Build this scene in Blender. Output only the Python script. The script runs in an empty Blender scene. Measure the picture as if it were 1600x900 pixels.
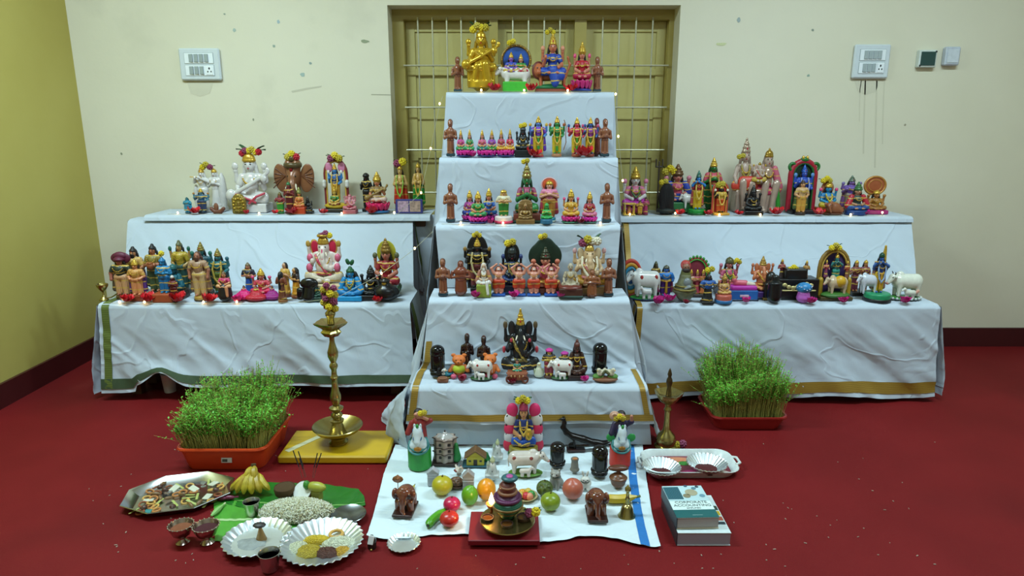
import bpy, math, random
import numpy as np
from mathutils import Vector, Matrix, noise
random.seed(7)
SC = bpy.context.scene
COL = SC.collection
PI = math.pi
# ------------------------------------------------------------------ camera
FPX, PITCH, CAMH = 1056.0, math.radians(13.37), 1.233
cam_d = bpy.data.cameras.new('camera'); cam_d.sensor_width = 36; cam_d.lens = FPX / 1600 * 36
cam_d.clip_start = 0.05
cam = bpy.data.objects.new('camera', cam_d); COL.objects.link(cam)
cam.location = (0, 0, CAMH); cam.rotation_euler = (PI / 2 - PITCH, 0, 0)
SC.camera = cam
# ------------------------------------------------------------------ world, lights, exposure
w = bpy.data.worlds.new('world'); SC.world = w; w.use_nodes = True
w.node_tree.nodes['Background'].inputs[0].default_value = (0.75, 0.9, 0.95, 1)
w.node_tree.nodes['Background'].inputs[1].default_value = 0.25
vs = SC.view_settings
vs.view_transform = 'Standard'; vs.look = 'None'; vs.gamma = 1.0; vs.exposure = 0.0; vs.use_curve_mapping = False
LAMPS = [(-1.45, 2.05, 68), (1.6, 2.05, 52), (0.1, 0.2, 21)]     # tube lights on the ceiling
CEIL = 2.75
for (lx, ly, pw) in LAMPS:
    L = bpy.data.lights.new('tube_light_glow', 'AREA'); L.shape = 'RECTANGLE'; L.size = 1.2; L.size_y = 0.12
    L.energy = pw; L.color = (0.74, 1.0, 1.1)
    o = bpy.data.objects.new('tube_light_glow', L); COL.objects.link(o); o.location = (lx, ly, CEIL - 0.1)
    o.rotation_euler = (0, 0, 0)

# ------------------------------------------------------------------ pixel helpers (1600 x 900)
cT, sT = math.cos(PITCH), math.sin(PITCH)
def ray(px, py):
    a = (px - 800) / FPX; b = (450 - py) / FPX
    return a, cT + b * sT, -sT + b * cT
def at_d(px, py, d):
    a, dy, dz = ray(px, py); t = d / dy
    return (a * t, d, CAMH + dz * t)
def at_h(px, py, h):
    a, dy, dz = ray(px, py); t = (h - CAMH) / dz
    return (a * t, dy * t, h)
def ppm(d, z):                               # pixels per metre at a point
    return FPX / (d * cT + (CAMH - z) * sT)

# ------------------------------------------------------------------ materials
def lin(h):
    h = h.lstrip('#'); o = []
    for i in (0, 2, 4):
        c = int(h[i:i+2], 16) / 255
        o.append(c / 12.92 if c <= 0.04045 else ((c + 0.055) / 1.055) ** 2.4)
    return o
MATS = {}
def m(hx, r=0.38, metal=0.0, pat=None, amt=0.18, sc=60, bump=0.0, spec=0.5, emit=0, trim=None):
    key = (hx, r, metal, pat, amt, sc, bump, spec, emit, trim)
    if key in MATS: return MATS[key]
    M = bpy.data.materials.new('paint_' + hx.strip('#')); M.use_nodes = True
    nt = M.node_tree; N = nt.nodes; bs = N['Principled BSDF']
    c = lin(hx)
    bs.inputs['Roughness'].default_value = r; bs.inputs['Metallic'].default_value = metal
    bs.inputs['Specular IOR Level'].default_value = spec
    tc = N.new('ShaderNodeTexCoord')
    if pat == 'pleat' or pat == 'band':
        tx = N.new('ShaderNodeTexWave'); tx.bands_direction = 'X' if pat == 'pleat' else 'Z'
        tx.inputs['Scale'].default_value = sc; tx.inputs['Distortion'].default_value = 2.5
        fac = tx.outputs['Fac']
    elif pat == 'brick':
        tx = N.new('ShaderNodeTexVoronoi'); tx.inputs['Scale'].default_value = sc; fac = tx.outputs['Distance']
    else:
        tx = N.new('ShaderNodeTexNoise'); tx.inputs['Scale'].default_value = sc; tx.inputs['Detail'].default_value = 3
        fac = tx.outputs['Fac']
    nt.links.new(tc.outputs['Object'], tx.inputs['Vector'])
    mx = N.new('ShaderNodeMix'); mx.data_type = 'RGBA'
    lo = [x * (1 - amt) for x in c]; hi = [min(1, x * (1 + amt * .7) + .004) for x in c]
    mx.inputs[6].default_value = (*lo, 1); mx.inputs[7].default_value = (*hi, 1)
    nt.links.new(fac, mx.inputs[0]); colo = mx.outputs[2]
    if trim:                                   # painted horizontal border lines
        tw = N.new('ShaderNodeTexWave'); tw.bands_direction = 'Z'; tw.inputs['Scale'].default_value = 9; tw.inputs['Distortion'].default_value = 1.5; tw.inputs['Detail Scale'].default_value = 4
        nt.links.new(tc.outputs['Object'], tw.inputs['Vector']); rp = N.new('ShaderNodeValToRGB'); rp.color_ramp.elements[0].position = .93; rp.color_ramp.elements[1].position = .97
        nt.links.new(tw.outputs['Fac'], rp.inputs[0]); m2 = N.new('ShaderNodeMix'); m2.data_type = 'RGBA'; m2.inputs[7].default_value = (*lin(trim), 1)
        nt.links.new(rp.outputs[0], m2.inputs[0]); nt.links.new(colo, m2.inputs[6]); colo = m2.outputs[2]
    nt.links.new(colo, bs.inputs['Base Color'])
    if bump:
        bp = N.new('ShaderNodeBump'); bp.inputs['Strength'].default_value = bump; bp.inputs['Distance'].default_value = 0.004
        nt.links.new(fac, bp.inputs['Height']); nt.links.new(bp.outputs[0], bs.inputs['Normal'])
    if emit:
        bs.inputs['Emission Color'].default_value = (*c, 1); bs.inputs['Emission Strength'].default_value = emit
    MATS[key] = M
    return M
GOLD = m('#c9a23c', 0.3, 0.55); BRASS = m('#a8985c', 0.26, 0.95, sc=25); BLK = m('#17110f', 0.3)
GOLDP = m('#d8b24a', 0.3, 0.3); SILV = m('#c9c4b8', 0.25, 0.45); EYE = m('#120c0a', 0.25); LIP = m('#b01c22', 0.35)
STEEL = m('#c9cccb', 0.22, 1.0, sc=15, amt=.1); FOIL = m('#dfe6e8', 0.34, 0.9, sc=40, amt=.1, bump=.06)

# ------------------------------------------------------------------ object helpers
def tag(o, label, cat, group=None, kind=None):
    if label: o['label'] = label
    if cat: o['category'] = cat
    if group: o['group'] = group
    if kind: o['kind'] = kind
    return o
def empty(name, loc=(0, 0, 0), rz=0):
    o = bpy.data.objects.new(name, None); COL.objects.link(o); o.location = loc; o.rotation_euler = (0, 0, rz)
    o.empty_display_size = 0.05
    return o
def mk_mesh(name, V, F, mat, smooth=True):
    me = bpy.data.meshes.new(name)
    if isinstance(F, np.ndarray):
        n, k = F.shape
        me.vertices.add(len(V)); me.vertices.foreach_set('co', np.ascontiguousarray(V, dtype=np.float32).ravel())
        me.loops.add(n * k); me.loops.foreach_set('vertex_index', np.ascontiguousarray(F, dtype=np.int32).ravel())
        me.polygons.add(n); me.polygons.foreach_set('loop_start', np.arange(0, n * k, k, dtype=np.int32))
        me.update(calc_edges=True)
    else:
        me.from_pydata([tuple(map(float, v)) for v in V], [], F)
    if mat: me.materials.append(mat)
    if smooth is True:
        me.polygons.foreach_set('use_smooth', np.ones(len(me.polygons), dtype=bool))
    elif smooth:
        me.polygons.foreach_set('use_smooth', np.ones(len(me.polygons), dtype=bool)); me.set_sharp_from_angle(angle=smooth)
    me.update()
    return me
def ob(name, me, parent=None, loc=None):
    o = bpy.data.objects.new(name, me); COL.objects.link(o)
    if parent: o.parent = parent
    if loc is not None: o.location = loc
    return o
class MB:                                    # collects simple shapes into one mesh
    def __init__(s): s.v = []; s.f = []
    def add(s, V, F):
        n = len(s.v); s.v += [tuple(p) for p in V]; s.f += [tuple(i + n for i in q) for q in F]; return s
    def box(s, c, h, rz=0, bev=0, R=None):
        cx, cy, cz = c; hx, hy, hz = h
        if bev:
            b = min(bev, hx * .9, hy * .9, hz * .9); V = []; F = []
            for sx in (-1, 1):
                for sy in (-1, 1):
                    for sz in (-1, 1):
                        V += [(sx*hx, sy*(hy-b), sz*(hz-b)), (sx*(hx-b), sy*hy, sz*(hz-b)), (sx*(hx-b), sy*(hy-b), sz*hz)]
            def I(a, b_, c_, k): return ((a > 0)*4 + (b_ > 0)*2 + (c_ > 0))*3 + k
            for sg in (-1, 1):
                q = [I(sg,-1,-1,0), I(sg,1,-1,0), I(sg,1,1,0), I(sg,-1,1,0)]; F.append(q if sg > 0 else q[::-1])
                q = [I(-1,sg,-1,1), I(1,sg,-1,1), I(1,sg,1,1), I(-1,sg,1,1)]; F.append(q[::-1] if sg > 0 else q)
                q = [I(-1,-1,sg,2), I(1,-1,sg,2), I(1,1,sg,2), I(-1,1,sg,2)]; F.append(q if sg > 0 else q[::-1])
            def pair(A, B_): return None
            for a in (-1, 1):
                for b2 in (-1, 1):
                    q = [I(a,b2,-1,0), I(a,b2,-1,1), I(a,b2,1,1), I(a,b2,1,0)]; F.append(q if a*b2 < 0 else q[::-1])
                    q = [I(a,-1,b2,0), I(a,1,b2,0), I(a,1,b2,2), I(a,-1,b2,2)]; F.append(q if a*b2 < 0 else q[::-1]) 
                    q = [I(-1,a,b2,1), I(1,a,b2,1), I(1,a,b2,2), I(-1,a,b2,2)]; F.append(q if a*b2 > 0 else q[::-1])
                    for c3 in (-1, 1):
                        q = [I(a,b2,c3,0), I(a,b2,c3,1), I(a,b2,c3,2)]; F.append(q if a*b2*c3 > 0 else q[::-1])
        else:
            V = [(x*hx, y*hy, z*hz) for x in (-1, 1) for y in (-1, 1) for z in (-1, 1)]
            F = [(0,1,3,2), (4,6,7,5), (0,4,5,1), (2,3,7,6), (0,2,6,4), (1,5,7,3)]
        if R is not None: V = [tuple(R @ Vector(p)) for p in V]
        if rz:
            ca, sa = math.cos(rz), math.sin(rz); V = [(x*ca - y*sa, x*sa + y*ca, z) for x, y, z in V]
        return s.add([(x+cx, y+cy, z+cz) for x, y, z in V], F)
    def lathe(s, prof, n=24, c=(0, 0, 0), wob=None):
        V = []; F = []; k = len(prof)
        for i in range(n):
            a = 2*PI*i/n
            for (r, z) in prof:
                rr = r * (wob(a, r, z) if wob else 1)
                V.append((c[0] + rr*math.cos(a), c[1] + rr*math.sin(a), c[2] + z))
        for i in range(n):
            j = (i+1) % n
            for q in range(k-1): F.append((i*k+q, j*k+q, j*k+q+1, i*k+q+1))
        if prof[0][0] > 1e-5: F.append([i*k for i in range(n)][::-1])
        if prof[-1][0] > 1e-5: F.append([i*k+k-1 for i in range(n)])
        return s.add(V, F)
    def tube(s, pts, r, n=6, taper=None):
        pts = [Vector(p) for p in pts]; V = []; F = []
        for i, p in enumerate(pts):
            t = (pts[min(i+1, len(pts)-1)] - pts[max(i-1, 0)]).normalized()
            a = t.orthogonal().normalized() if i == 0 else (a - t * a.dot(t)).normalized()
            b = t.cross(a)
            rr = r if taper is None else r * taper(i / max(1, len(pts)-1))
            for k in range(n):
                g = 2*PI*k/n; V.append(p + (a*math.cos(g) + b*math.sin(g)) * rr)
        for i in range(len(pts)-1):
            for k in range(n):
                l = (k+1) % n; F.append((i*n+k, i*n+l, (i+1)*n+l, (i+1)*n+k))
        F.append(list(range(n))[::-1]); F.append([(len(pts)-1)*n+k for k in range(n)])
        return s.add(V, F)
    def ball(s, c, r, nu=8, nv=6, R=None):
        if not hasattr(r, '__len__'): r = (r, r, r)
        V = [(0, 0, -1)]; F = []
        for j in range(1, nv):
            ph = -PI/2 + PI*j/nv
            for i in range(nu):
                a = 2*PI*i/nu; V.append((math.cos(ph)*math.cos(a), math.cos(ph)*math.sin(a), math.sin(ph)))
        V.append((0, 0, 1)); T = len(V)-1
        for i in range(nu):
            k = (i+1) % nu
            F.append((0, 1+k, 1+i))
            for j in range(nv-2):
                a = 1+j*nu; F.append((a+i, a+k, a+nu+k, a+nu+i))
            a = 1+(nv-2)*nu; F.append((a+i, a+k, T))
        V = [Vector((p[0]*r[0], p[1]*r[1], p[2]*r[2])) for p in V]
        if R is not None: V = [R @ p for p in V]
        return s.add([p + Vector(c) for p in V], F)
    def prism(s, pts, z0, z1):               # outline in xy
        n = len(pts)
        V = [(x, y, z0) for x, y in pts] + [(x, y, z1) for x, y in pts]
        F = [list(range(n))[::-1], list(range(n, 2*n))] + [(i, (i+1) % n, n+(i+1) % n, n+i) for i in range(n)]
        return s.add(V, F)
    def mesh(s, name, mat, smooth=0.6): return mk_mesh(name, s.v, s.f, mat, smooth)
    def ob(s, name, mat, parent=None, loc=None, smooth=0.6): return ob(name, s.mesh(name, mat, smooth), parent, loc)
def rot(rx=0, ry=0, rz=0):
    return (Matrix.Rotation(math.radians(rz), 3, 'Z') @ Matrix.Rotation(math.radians(ry), 3, 'Y') @ Matrix.Rotation(math.radians(rx), 3, 'X'))
def copy_tree(o, parent=None):
    c = o.copy(); COL.objects.link(c); c.parent = parent
    for ch in o.children: copy_tree(ch, c)
    return c

# ------------------------------------------------------------------ sculpting: smooth unions of simple forms, meshed part by part
def npR(R): return None if R is None else np.array(R, dtype=np.float32)
def C(p, q, r1, r2=None): return ('c', np.array(p, float), np.array(q, float), r1, r1 if r2 is None else r2)
def E(c, r, R=None):
    if not hasattr(r, '__len__'): r = (r, r, r)
    return ('e', np.array(c, float), np.array(r, float), npR(R))
def B(c, h, rd=0.01, R=None): return ('b', np.array(c, float), np.array(h, float), rd, npR(R))
def T(c, Rr, r, R=None): return ('t', np.array(c, float), Rr, r, npR(R))
def Y(c, r, hz, rd=0.012, R=None): return ('y', np.array(c, float), r, hz, rd, npR(R))
def CH(pts, r1, r2=None):
    r2 = r1 if r2 is None else r2; n = len(pts)-1
    return [C(pts[i], pts[i+1], r1+(r2-r1)*i/n, r1+(r2-r1)*(i+1)/n) for i in range(n)]
def P(name, mat, prims, k=0.03, vox=1.0): return dict(n=name, m=mat, p=prims, k=k, vox=vox)
def K(name, mat, balls): return dict(n=name, m=mat, balls=balls)
def xf(parts, s=1.0, off=(0, 0, 0), rz=0, rename=None):
    R = np.array(Matrix.Rotation(math.radians(rz), 3, 'Z')); off = np.array(off, float); out = []
    def pt(p): return R @ (p*s) + off
    def rr(Q): return R if Q is None else R @ Q
    for d in parts:
        e = dict(d)
        if rename: e['n'] = rename.get(d['n'], d['n'])
        if 'balls' in d: e['balls'] = [(pt(np.array(c)), np.array(r)*s) for c, r in d['balls']]
        else:
            L = []
            for p in d['p']:
                if p[0] == 'c': L.append(('c', pt(p[1]), pt(p[2]), p[3]*s, p[4]*s))
                elif p[0] == 'e': L.append(('e', pt(p[1]), p[2]*s, rr(p[3])))
                elif p[0] == 'y': L.append(('y', pt(p[1]), p[2]*s, p[3]*s, p[4]*s, rr(p[5])))
                elif p[0] == 'b': L.append(('b', pt(p[1]), p[2]*s, p[3]*s, rr(p[4])))
                else: L.append(('t', pt(p[1]), p[2]*s, p[3]*s, rr(p[4])))
            e['p'] = L; e['k'] = d['k']*s
        out.append(e)
    return out
def pbox(p, mr):
    if p[0] == 'c':
        r = max(p[3], p[4], mr); return np.minimum(p[1], p[2])-r, np.maximum(p[1], p[2])+r
    if p[0] == 'e': h = p[2] if p[3] is None else np.abs(p[3]) @ p[2]
    elif p[0] == 'y':
        h = np.array([p[2], p[2], p[3]]); h = h if p[5] is None else np.abs(p[5]) @ h
    elif p[0] == 'b': h = (p[2] if p[4] is None else np.abs(p[4]) @ p[2]) + p[3]*0
    else:
        h = np.array([p[2]+p[3], p[2]+p[3], p[3]+mr]); h = h if p[4] is None else np.abs(p[4]) @ h
    h = np.maximum(h, mr); return p[1]-h, p[1]+h
def pev(p, X, Y, Z, mr):
    f = np.float32
    if p[0] == 'c':
        a, b = p[1].astype(f), p[2].astype(f); d = b-a; L = float(d @ d)+1e-9
        x, y, z = X-a[0], Y-a[1], Z-a[2]
        h = np.clip((x*d[0]+y*d[1]+z*d[2])/L, 0, 1)
        return np.sqrt((x-h*d[0])**2+(y-h*d[1])**2+(z-h*d[2])**2) - (max(p[3], mr)+(max(p[4], mr)-max(p[3], mr))*h)
    c = p[1].astype(f); x, y, z = X-c[0], Y-c[1], Z-c[2]; R = p[-1]
    if R is not None:
        R = R.astype(f); x, y, z = (R[0,0]*x+R[1,0]*y+R[2,0]*z, R[0,1]*x+R[1,1]*y+R[2,1]*z, R[0,2]*x+R[1,2]*y+R[2,2]*z)
    if p[0] == 'e':
        r = np.maximum(p[2], mr).astype(f)
        k0 = np.sqrt((x/r[0])**2+(y/r[1])**2+(z/r[2])**2); k1 = np.sqrt((x/r[0]**2)**2+(y/r[1]**2)**2+(z/r[2]**2)**2)+1e-6
        return k0*(k0-1)/k1
    if p[0] == 'b':
        h = np.maximum(p[2], mr)-p[3]; qx, qy, qz = abs(x)-h[0], abs(y)-h[1], abs(z)-h[2]
        return np.sqrt(np.maximum(qx, 0)**2+np.maximum(qy, 0)**2+np.maximum(qz, 0)**2)+np.minimum(np.maximum(qx, np.maximum(qy, qz)), 0)-p[3]
    if p[0] == 'y':
        qx, qy = np.sqrt(x*x+y*y)-max(p[2], mr)+p[4], abs(z)-max(p[3], mr)+p[4]
        return np.sqrt(np.maximum(qx, 0)**2+np.maximum(qy, 0)**2)+np.minimum(np.maximum(qx, qy), 0)-p[4]
    return np.sqrt((np.sqrt(x*x+y*y)-p[2])**2+z*z)-max(p[3], mr)
EDG = [((a, b, c), d) for d in range(3) for a in (0, 1) for b in (0, 1) for c in (0, 1) if (a, b, c)[d] == 0]
def sculpt(prims, k, vox):
    mr = 0.6*vox
    bb = [pbox(p, mr) for p in prims]
    lo = np.min([b[0] for b in bb], 0)-2.2*vox-k*.3; hi = np.max([b[1] for b in bb], 0)+2.2*vox+k*.3
    n = np.ceil((hi-lo)/vox).astype(int)+1
    if n.prod() > 9e5:
        vox *= (n.prod()/9e5)**(1/3); n = np.ceil((hi-lo)/vox).astype(int)+1
    ax = [(lo[i]+vox*np.arange(n[i])).astype(np.float32) for i in range(3)]
    F = np.full(tuple(n), 9.0, np.float32)
    for p, b in zip(prims, bb):
        # evaluate only near the form
        mg = 2.5*vox+k*1.2
        i0 = [max(0, int((b[0][i]-mg-lo[i])/vox)) for i in range(3)]; i1 = [min(n[i], int((b[1][i]+mg-lo[i])/vox)+2) for i in range(3)]
        sl = tuple(slice(i0[i], i1[i]) for i in range(3))
        d = pev(p, ax[0][sl[0]][:, None, None], ax[1][sl[1]][None, :, None], ax[2][sl[2]][None, None, :], mr)
        f = F[sl]
        if k > 0:
            h = np.clip(0.5+0.5*(d-f)/k, 0, 1); F[sl] = d+(f-d)*h-k*h*(1-h)
        else: F[sl] = np.minimum(f, d)
    s = F < 0
    S = s.astype(np.int8); cnt = 0
    for a in (0, 1):
        for b in (0, 1):
            for c in (0, 1): cnt = cnt+S[a:n[0]-1+a, b:n[1]-1+b, c:n[2]-1+c]
    act = (cnt > 0) & (cnt < 8); ijk = np.argwhere(act)
    idx = np.full(act.shape, -1, np.int32); idx[act] = np.arange(len(ijk))
    acc = np.zeros((len(ijk), 3)); num = np.zeros(len(ijk))
    for (c0, d) in EDG:
        q = ijk+np.array(c0); q1 = q.copy(); q1[:, d] += 1
        f0 = F[q[:, 0], q[:, 1], q[:, 2]]; f1 = F[q1[:, 0], q1[:, 1], q1[:, 2]]
        mk = (f0 < 0) != (f1 < 0); t = np.where(mk, f0/np.where(f0 == f1, 1, f0-f1), 0)
        pt = np.tile(np.array(c0, float), (len(ijk), 1)); pt[:, d] += t
        acc += pt*mk[:, None]; num += mk
    V = lo+(ijk+acc/np.maximum(num, 1)[:, None])*vox
    Fs = []
    for d in range(3):
        u, v = (d+1) % 3, (d+2) % 3
        sl0 = [slice(None)]*3; sl1 = [slice(None)]*3; sl0[d] = slice(0, -1); sl1[d] = slice(1, None)
        s0 = s[tuple(sl0)]; s1 = s[tuple(sl1)]
        e = np.argwhere(s0 != s1)
        e = e[(e[:, u] > 0) & (e[:, v] > 0) & (e[:, u] < n[u]-1) & (e[:, v] < n[v]-1)]
        if not len(e): continue
        ins = s0[e[:, 0], e[:, 1], e[:, 2]]
        def cid(du, dv):
            q = e.copy(); q[:, u] += du; q[:, v] += dv; return idx[q[:, 0], q[:, 1], q[:, 2]]
        Q = np.stack([cid(-1, -1), cid(0, -1), cid(0, 0), cid(-1, 0)], 1)
        Q[~ins] = Q[~ins][:, ::-1]; Fs.append(Q)
    return V, np.concatenate(Fs)
def islands(V, F):
    n = len(V); lab = np.arange(n)
    while True:                                # spread the smallest vertex number over each connected piece
        mn = lab[F].min(1); new = lab.copy()
        for k in range(F.shape[1]): np.minimum.at(new, F[:, k], mn)
        new = new[new]
        if (new == lab).all(): break
        lab = new
    u = np.unique(lab[F[:, 0]])
    if len(u) == 1 or len(u) > 12: return [(V, F, 1)]
    out = []
    for c in u:
        fs = F[lab[F[:, 0]] == c]
        if len(fs) < 12: continue
        vi, inv = np.unique(fs, return_inverse=True); out.append((V[vi], inv.reshape(fs.shape), 2))
    return out
SING = dict(ears='ear', ear_rims='ear_rim', tusks='tusk', horns='horn', hooves='hoof', spots='spot', held_lotus='held_lotus', rear_arms='rear_arm', wings='wing', feet='foot', legs='leg', wheels='wheel', posts='post', cushions='cushion', pink_lobes='pink_lobe', white_posts='white_post', green_bosses='green_boss', ear_ribs='ear_rib', rider_wings='rider_wing')
VOX = 0.0024                                  # metres
def balls_mesh(L, nu=7, nv=5):
    b = MB()
    for c, r in L: b.ball(c, r, nu, nv)
    return b.v, b.f
def build(parts, name, height, width=None, depth=None, vox=1.0):
    """sculpt every part in unit space, then scale so the whole is `height` tall (and `width` wide)"""
    est = []
    for d in parts:
        if 'balls' in d: est += [np.array(c)+np.array([0, 0, 1])*np.max(r) for c, r in d['balls']]+[np.array(c)-np.array([0, 0, 1])*np.max(r) for c, r in d['balls']]
        else:
            for p in d['p']: est += list(pbox(p, 0))
    est = np.array(est); span = est[:, 2].max()-est[:, 2].min()
    s = height/span; geo = []
    for d in parts:
        if 'balls' in d: V, F = balls_mesh(d['balls']); V = np.array(V, float)
        else: V, F = sculpt(d['p'], d['k'], VOX*vox*d['vox']/s)
        geo.append((d, V, F))
    A = np.concatenate([g[1] for g in geo]); lo, hi = A.min(0), A.max(0)
    sz = height/(hi[2]-lo[2]); sx = sz
    if width: sx = min(max(width/(hi[0]-lo[0]), .6*sz), 1.7*sz)
    sy = (sx+sz)/2
    if depth: sy = depth/(hi[1]-lo[1])
    sy = min(sy, 0.125/(hi[1]-lo[1])) if depth is None else sy
    cx = (lo[0]+hi[0])/2; cy = (lo[1]+hi[1])/2
    root = empty(name)
    for d, V, F in geo:
        V = (V-np.array([cx, cy, lo[2]]))*np.array([sx, sy, sz])
        if not isinstance(F, np.ndarray) and len(V) == 0: continue
        if isinstance(F, np.ndarray):
            for V2, F2, nc in islands(V, F): ob(d['n'] if nc == 1 else SING.get(d['n'], d['n']), mk_mesh(d['n'], V2, F2, d['m']), root)
        else:
            o = ob(d['n'], mk_mesh(d['n'], V, F, d['m']), root)
            if len(d['balls']) > 1: o['kind'] = 'stuff'
    root['_dep'] = float((hi[1]-lo[1])*sy)
    return root
# ------------------------------------------------------------------ the room
def struct(o): o['kind'] = 'structure'; return o
def sheet(fn, nu, nv, name, mat, parent=None, us=None, vsx=None):
    us = us if us is not None else [i/(nu-1) for i in range(nu)]; vv = vsx if vsx is not None else [j/(nv-1) for j in range(nv)]
    V = [fn(u, v) for v in vv for u in us]; nu = len(us); nv = len(vv)
    F = [(j*nu+i, j*nu+i+1, (j+1)*nu+i+1, (j+1)*nu+i) for j in range(nv-1) for i in range(nu-1)]
    return ob(name, mk_mesh(name, V, F, mat), parent)
def surf_mat(name, c1, c2, scale, rough, spots=None, bump=0.1, bscale=80, spec=0.3, detail=4, mid=(.35, .7), vec='Object'):
    M = bpy.data.materials.new(name); M.use_nodes = True; nt = M.node_tree; N = nt.nodes; bs = N['Principled BSDF']
    bs.inputs['Roughness'].default_value = rough; bs.inputs['Specular IOR Level'].default_value = spec
    tc = N.new('ShaderNodeTexCoord'); n1 = N.new('ShaderNodeTexNoise'); n1.inputs['Scale'].default_value = scale; n1.inputs['Detail'].default_value = detail
    nt.links.new(tc.outputs[vec], n1.inputs['Vector'])
    r = N.new('ShaderNodeValToRGB'); r.color_ramp.elements[0].position = mid[0]; r.color_ramp.elements[1].position = mid[1]
    r.color_ramp.elements[0].color = (*lin(c1), 1); r.color_ramp.elements[1].color = (*lin(c2), 1)
    nt.links.new(n1.outputs['Fac'], r.inputs[0]); col = r.outputs[0]
    for sp in (spots or []):
        n2 = N.new('ShaderNodeTexNoise'); n2.inputs['Scale'].default_value = sp[1]; n2.inputs['Detail'].default_value = sp[4] if len(sp) > 4 else 2
        nt.links.new(tc.outputs[vec], n2.inputs['Vector'])
        r2 = N.new('ShaderNodeValToRGB'); r2.color_ramp.elements[0].position = sp[2]; r2.color_ramp.elements[1].position = sp[3]
        nt.links.new(n2.outputs['Fac'], r2.inputs[0])
        mx = N.new('ShaderNodeMix'); mx.data_type = 'RGBA'; mx.inputs[7].default_value = (*lin(sp[0]), 1)
        nt.links.new(r2.outputs[0], mx.inputs[0]); nt.links.new(col, mx.inputs[6]); col = mx.outputs[2]
    nt.links.new(col, bs.inputs['Base Color'])
    if bump:
        n3 = N.new('ShaderNodeTexNoise'); n3.inputs['Scale'].default_value = bscale; n3.inputs['Detail'].default_value = 4
        nt.links.new(tc.outputs[vec], n3.inputs['Vector'])
        bp = N.new('ShaderNodeBump'); bp.inputs['Strength'].default_value = bump; bp.inputs['Distance'].default_value = 0.01
        nt.links.new(n3.outputs['Fac'], bp.inputs['Height']); nt.links.new(bp.outputs[0], bs.inputs['Normal'])
    return M
WALLM = surf_mat('cream_wall', '#d3cdb5', '#dad4be', 1.3, 0.6, [('#bdb8a3', 2.3, .62, .9, 6)], 0.06, 40)
SIDEM = surf_mat('ochre_wall', '#b0a252', '#baad5e', 1.5, 0.6, None, 0.06, 40)
CEILM = surf_mat('ceiling_white', '#d8dad2', '#e0e2da', 2, 0.8, None, 0.03, 40)
FLOORM = surf_mat('maroon_carpet', '#6a0f11', '#741416', 3.0, 0.7, [('#8a3a38', 1.7, .66, .9, 8), ('#520c0e', .9, .55, .8, 3)], 0.12, 260, 0.18)
SKIRTM = m('#421214', .4, sc=8)
XL, XR, YB, YF = -2.31, 3.2, 3.74, -1.6
def wall_box(name, lo, hi, mat):
    c = [(a+b)/2 for a, b in zip(lo, hi)]; h = [(b-a)/2 for a, b in zip(lo, hi)]
    return struct(MB().box((0, 0, 0), h).ob(name, mat, None, c))
wall_box('floor', (XL-.2, YF-.2, -.1), (XR+.2, YB+.4, 0), FLOORM)
wall_box('ceiling', (XL-.2, YF-.2, CEIL), (XR+.2, YB+.4, CEIL+.1), CEILM)
wall_box('wall_left', (XL-.15, YF-.1, 0), (XL, YB, CEIL), SIDEM)
wall_box('wall_right', (XR, YF-.1, 0), (XR+.15, YB, CEIL), WALLM)
wall_box('wall_front', (XL-.1, YF-.15, 0), (XR+.1, YF, CEIL), WALLM)
# back wall with the window opening
wx0 = at_d(607, 60, YB)[0]; wx1 = at_d(1061, 60, YB)[0]; wz1 = at_d(830, 8, YB)[2]; wz0 = 0.66
bw = MB(); WT = 0.26
for (a, b, c, d) in ((XL-.15, wx0, 0, CEIL), (wx1, XR+.15, 0, CEIL), (wx0, wx1, 0, wz0), (wx0, wx1, wz1, CEIL)):
    bw.box(((a+b)/2, YB+WT/2, (c+d)/2), ((b-a)/2, WT/2, (d-c)/2))
struct(bw.ob('wall_back', WALLM))
sk = MB(); sk.box(((XL+XR)/2, YB-.008, .055), ((XR-XL)/2, .008, .055)); struct(sk.ob('baseboard_back', SKIRTM))
sk = MB(); sk.box((XL+.008, (YF+YB-.02)/2, .055), (.008, (YB-.02-YF)/2, .055)); struct(sk.ob('baseboard_left', SKIRTM))
sk = MB(); sk.box((XR-.008, (YF+YB-.02)/2, .055), (.008, (YB-.02-YF)/2, .055)); struct(sk.ob('baseboard_right', SKIRTM))
# window: frame, mullions, shutter leaves with a raised border, grille rods
OLV = surf_mat('olive_paint', '#a3924a', '#ad9d55', 6, 0.35, None, 0.04, 30, 0.5); OLV2 = surf_mat('shutter_paint', '#bdb06a', '#c6ba76', 5, 0.4, None, 0.04, 30, 0.5)
ROD = m('#b9b59a', 0.35, 0.4)
win = struct(empty('window_1', ((wx0+wx1)/2, YB+.13, wz0)))
def wpart(mb, name, mat, parent=win):
    l = Vector(win.location); mb.v = [tuple(Vector(p)-l) for p in mb.v]
    o = ob(name, mb.mesh(name, mat, .6), parent); return o
fy = YB+.14
fx0 = at_d(633, 100, fy)[0]; fx1 = at_d(1042, 100, fy)[0]; fzt = at_d(830, 31, fy)[2]
f = MB()
f.box(((wx0+fx0)/2, fy+.03, (wz0+wz1)/2), ((fx0-wx0)/2, .04, (wz1-wz0)/2)); wpart(f, 'window_frame', OLV)
f = MB(); f.box(((wx1+fx1)/2, fy+.03, (wz0+wz1)/2), ((wx1-fx1)/2, .04, (wz1-wz0)/2)); wpart(f, 'window_frame', OLV)
f = MB(); f.box(((fx0+fx1)/2, fy+.03, (fzt+wz1)/2), ((fx1-fx0)/2, .04, (wz1-fzt)/2)); wpart(f, 'window_frame', OLV)
mul = [at_d(p, 100, fy)[0] for p in (766, 777, 898, 914)]
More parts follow.
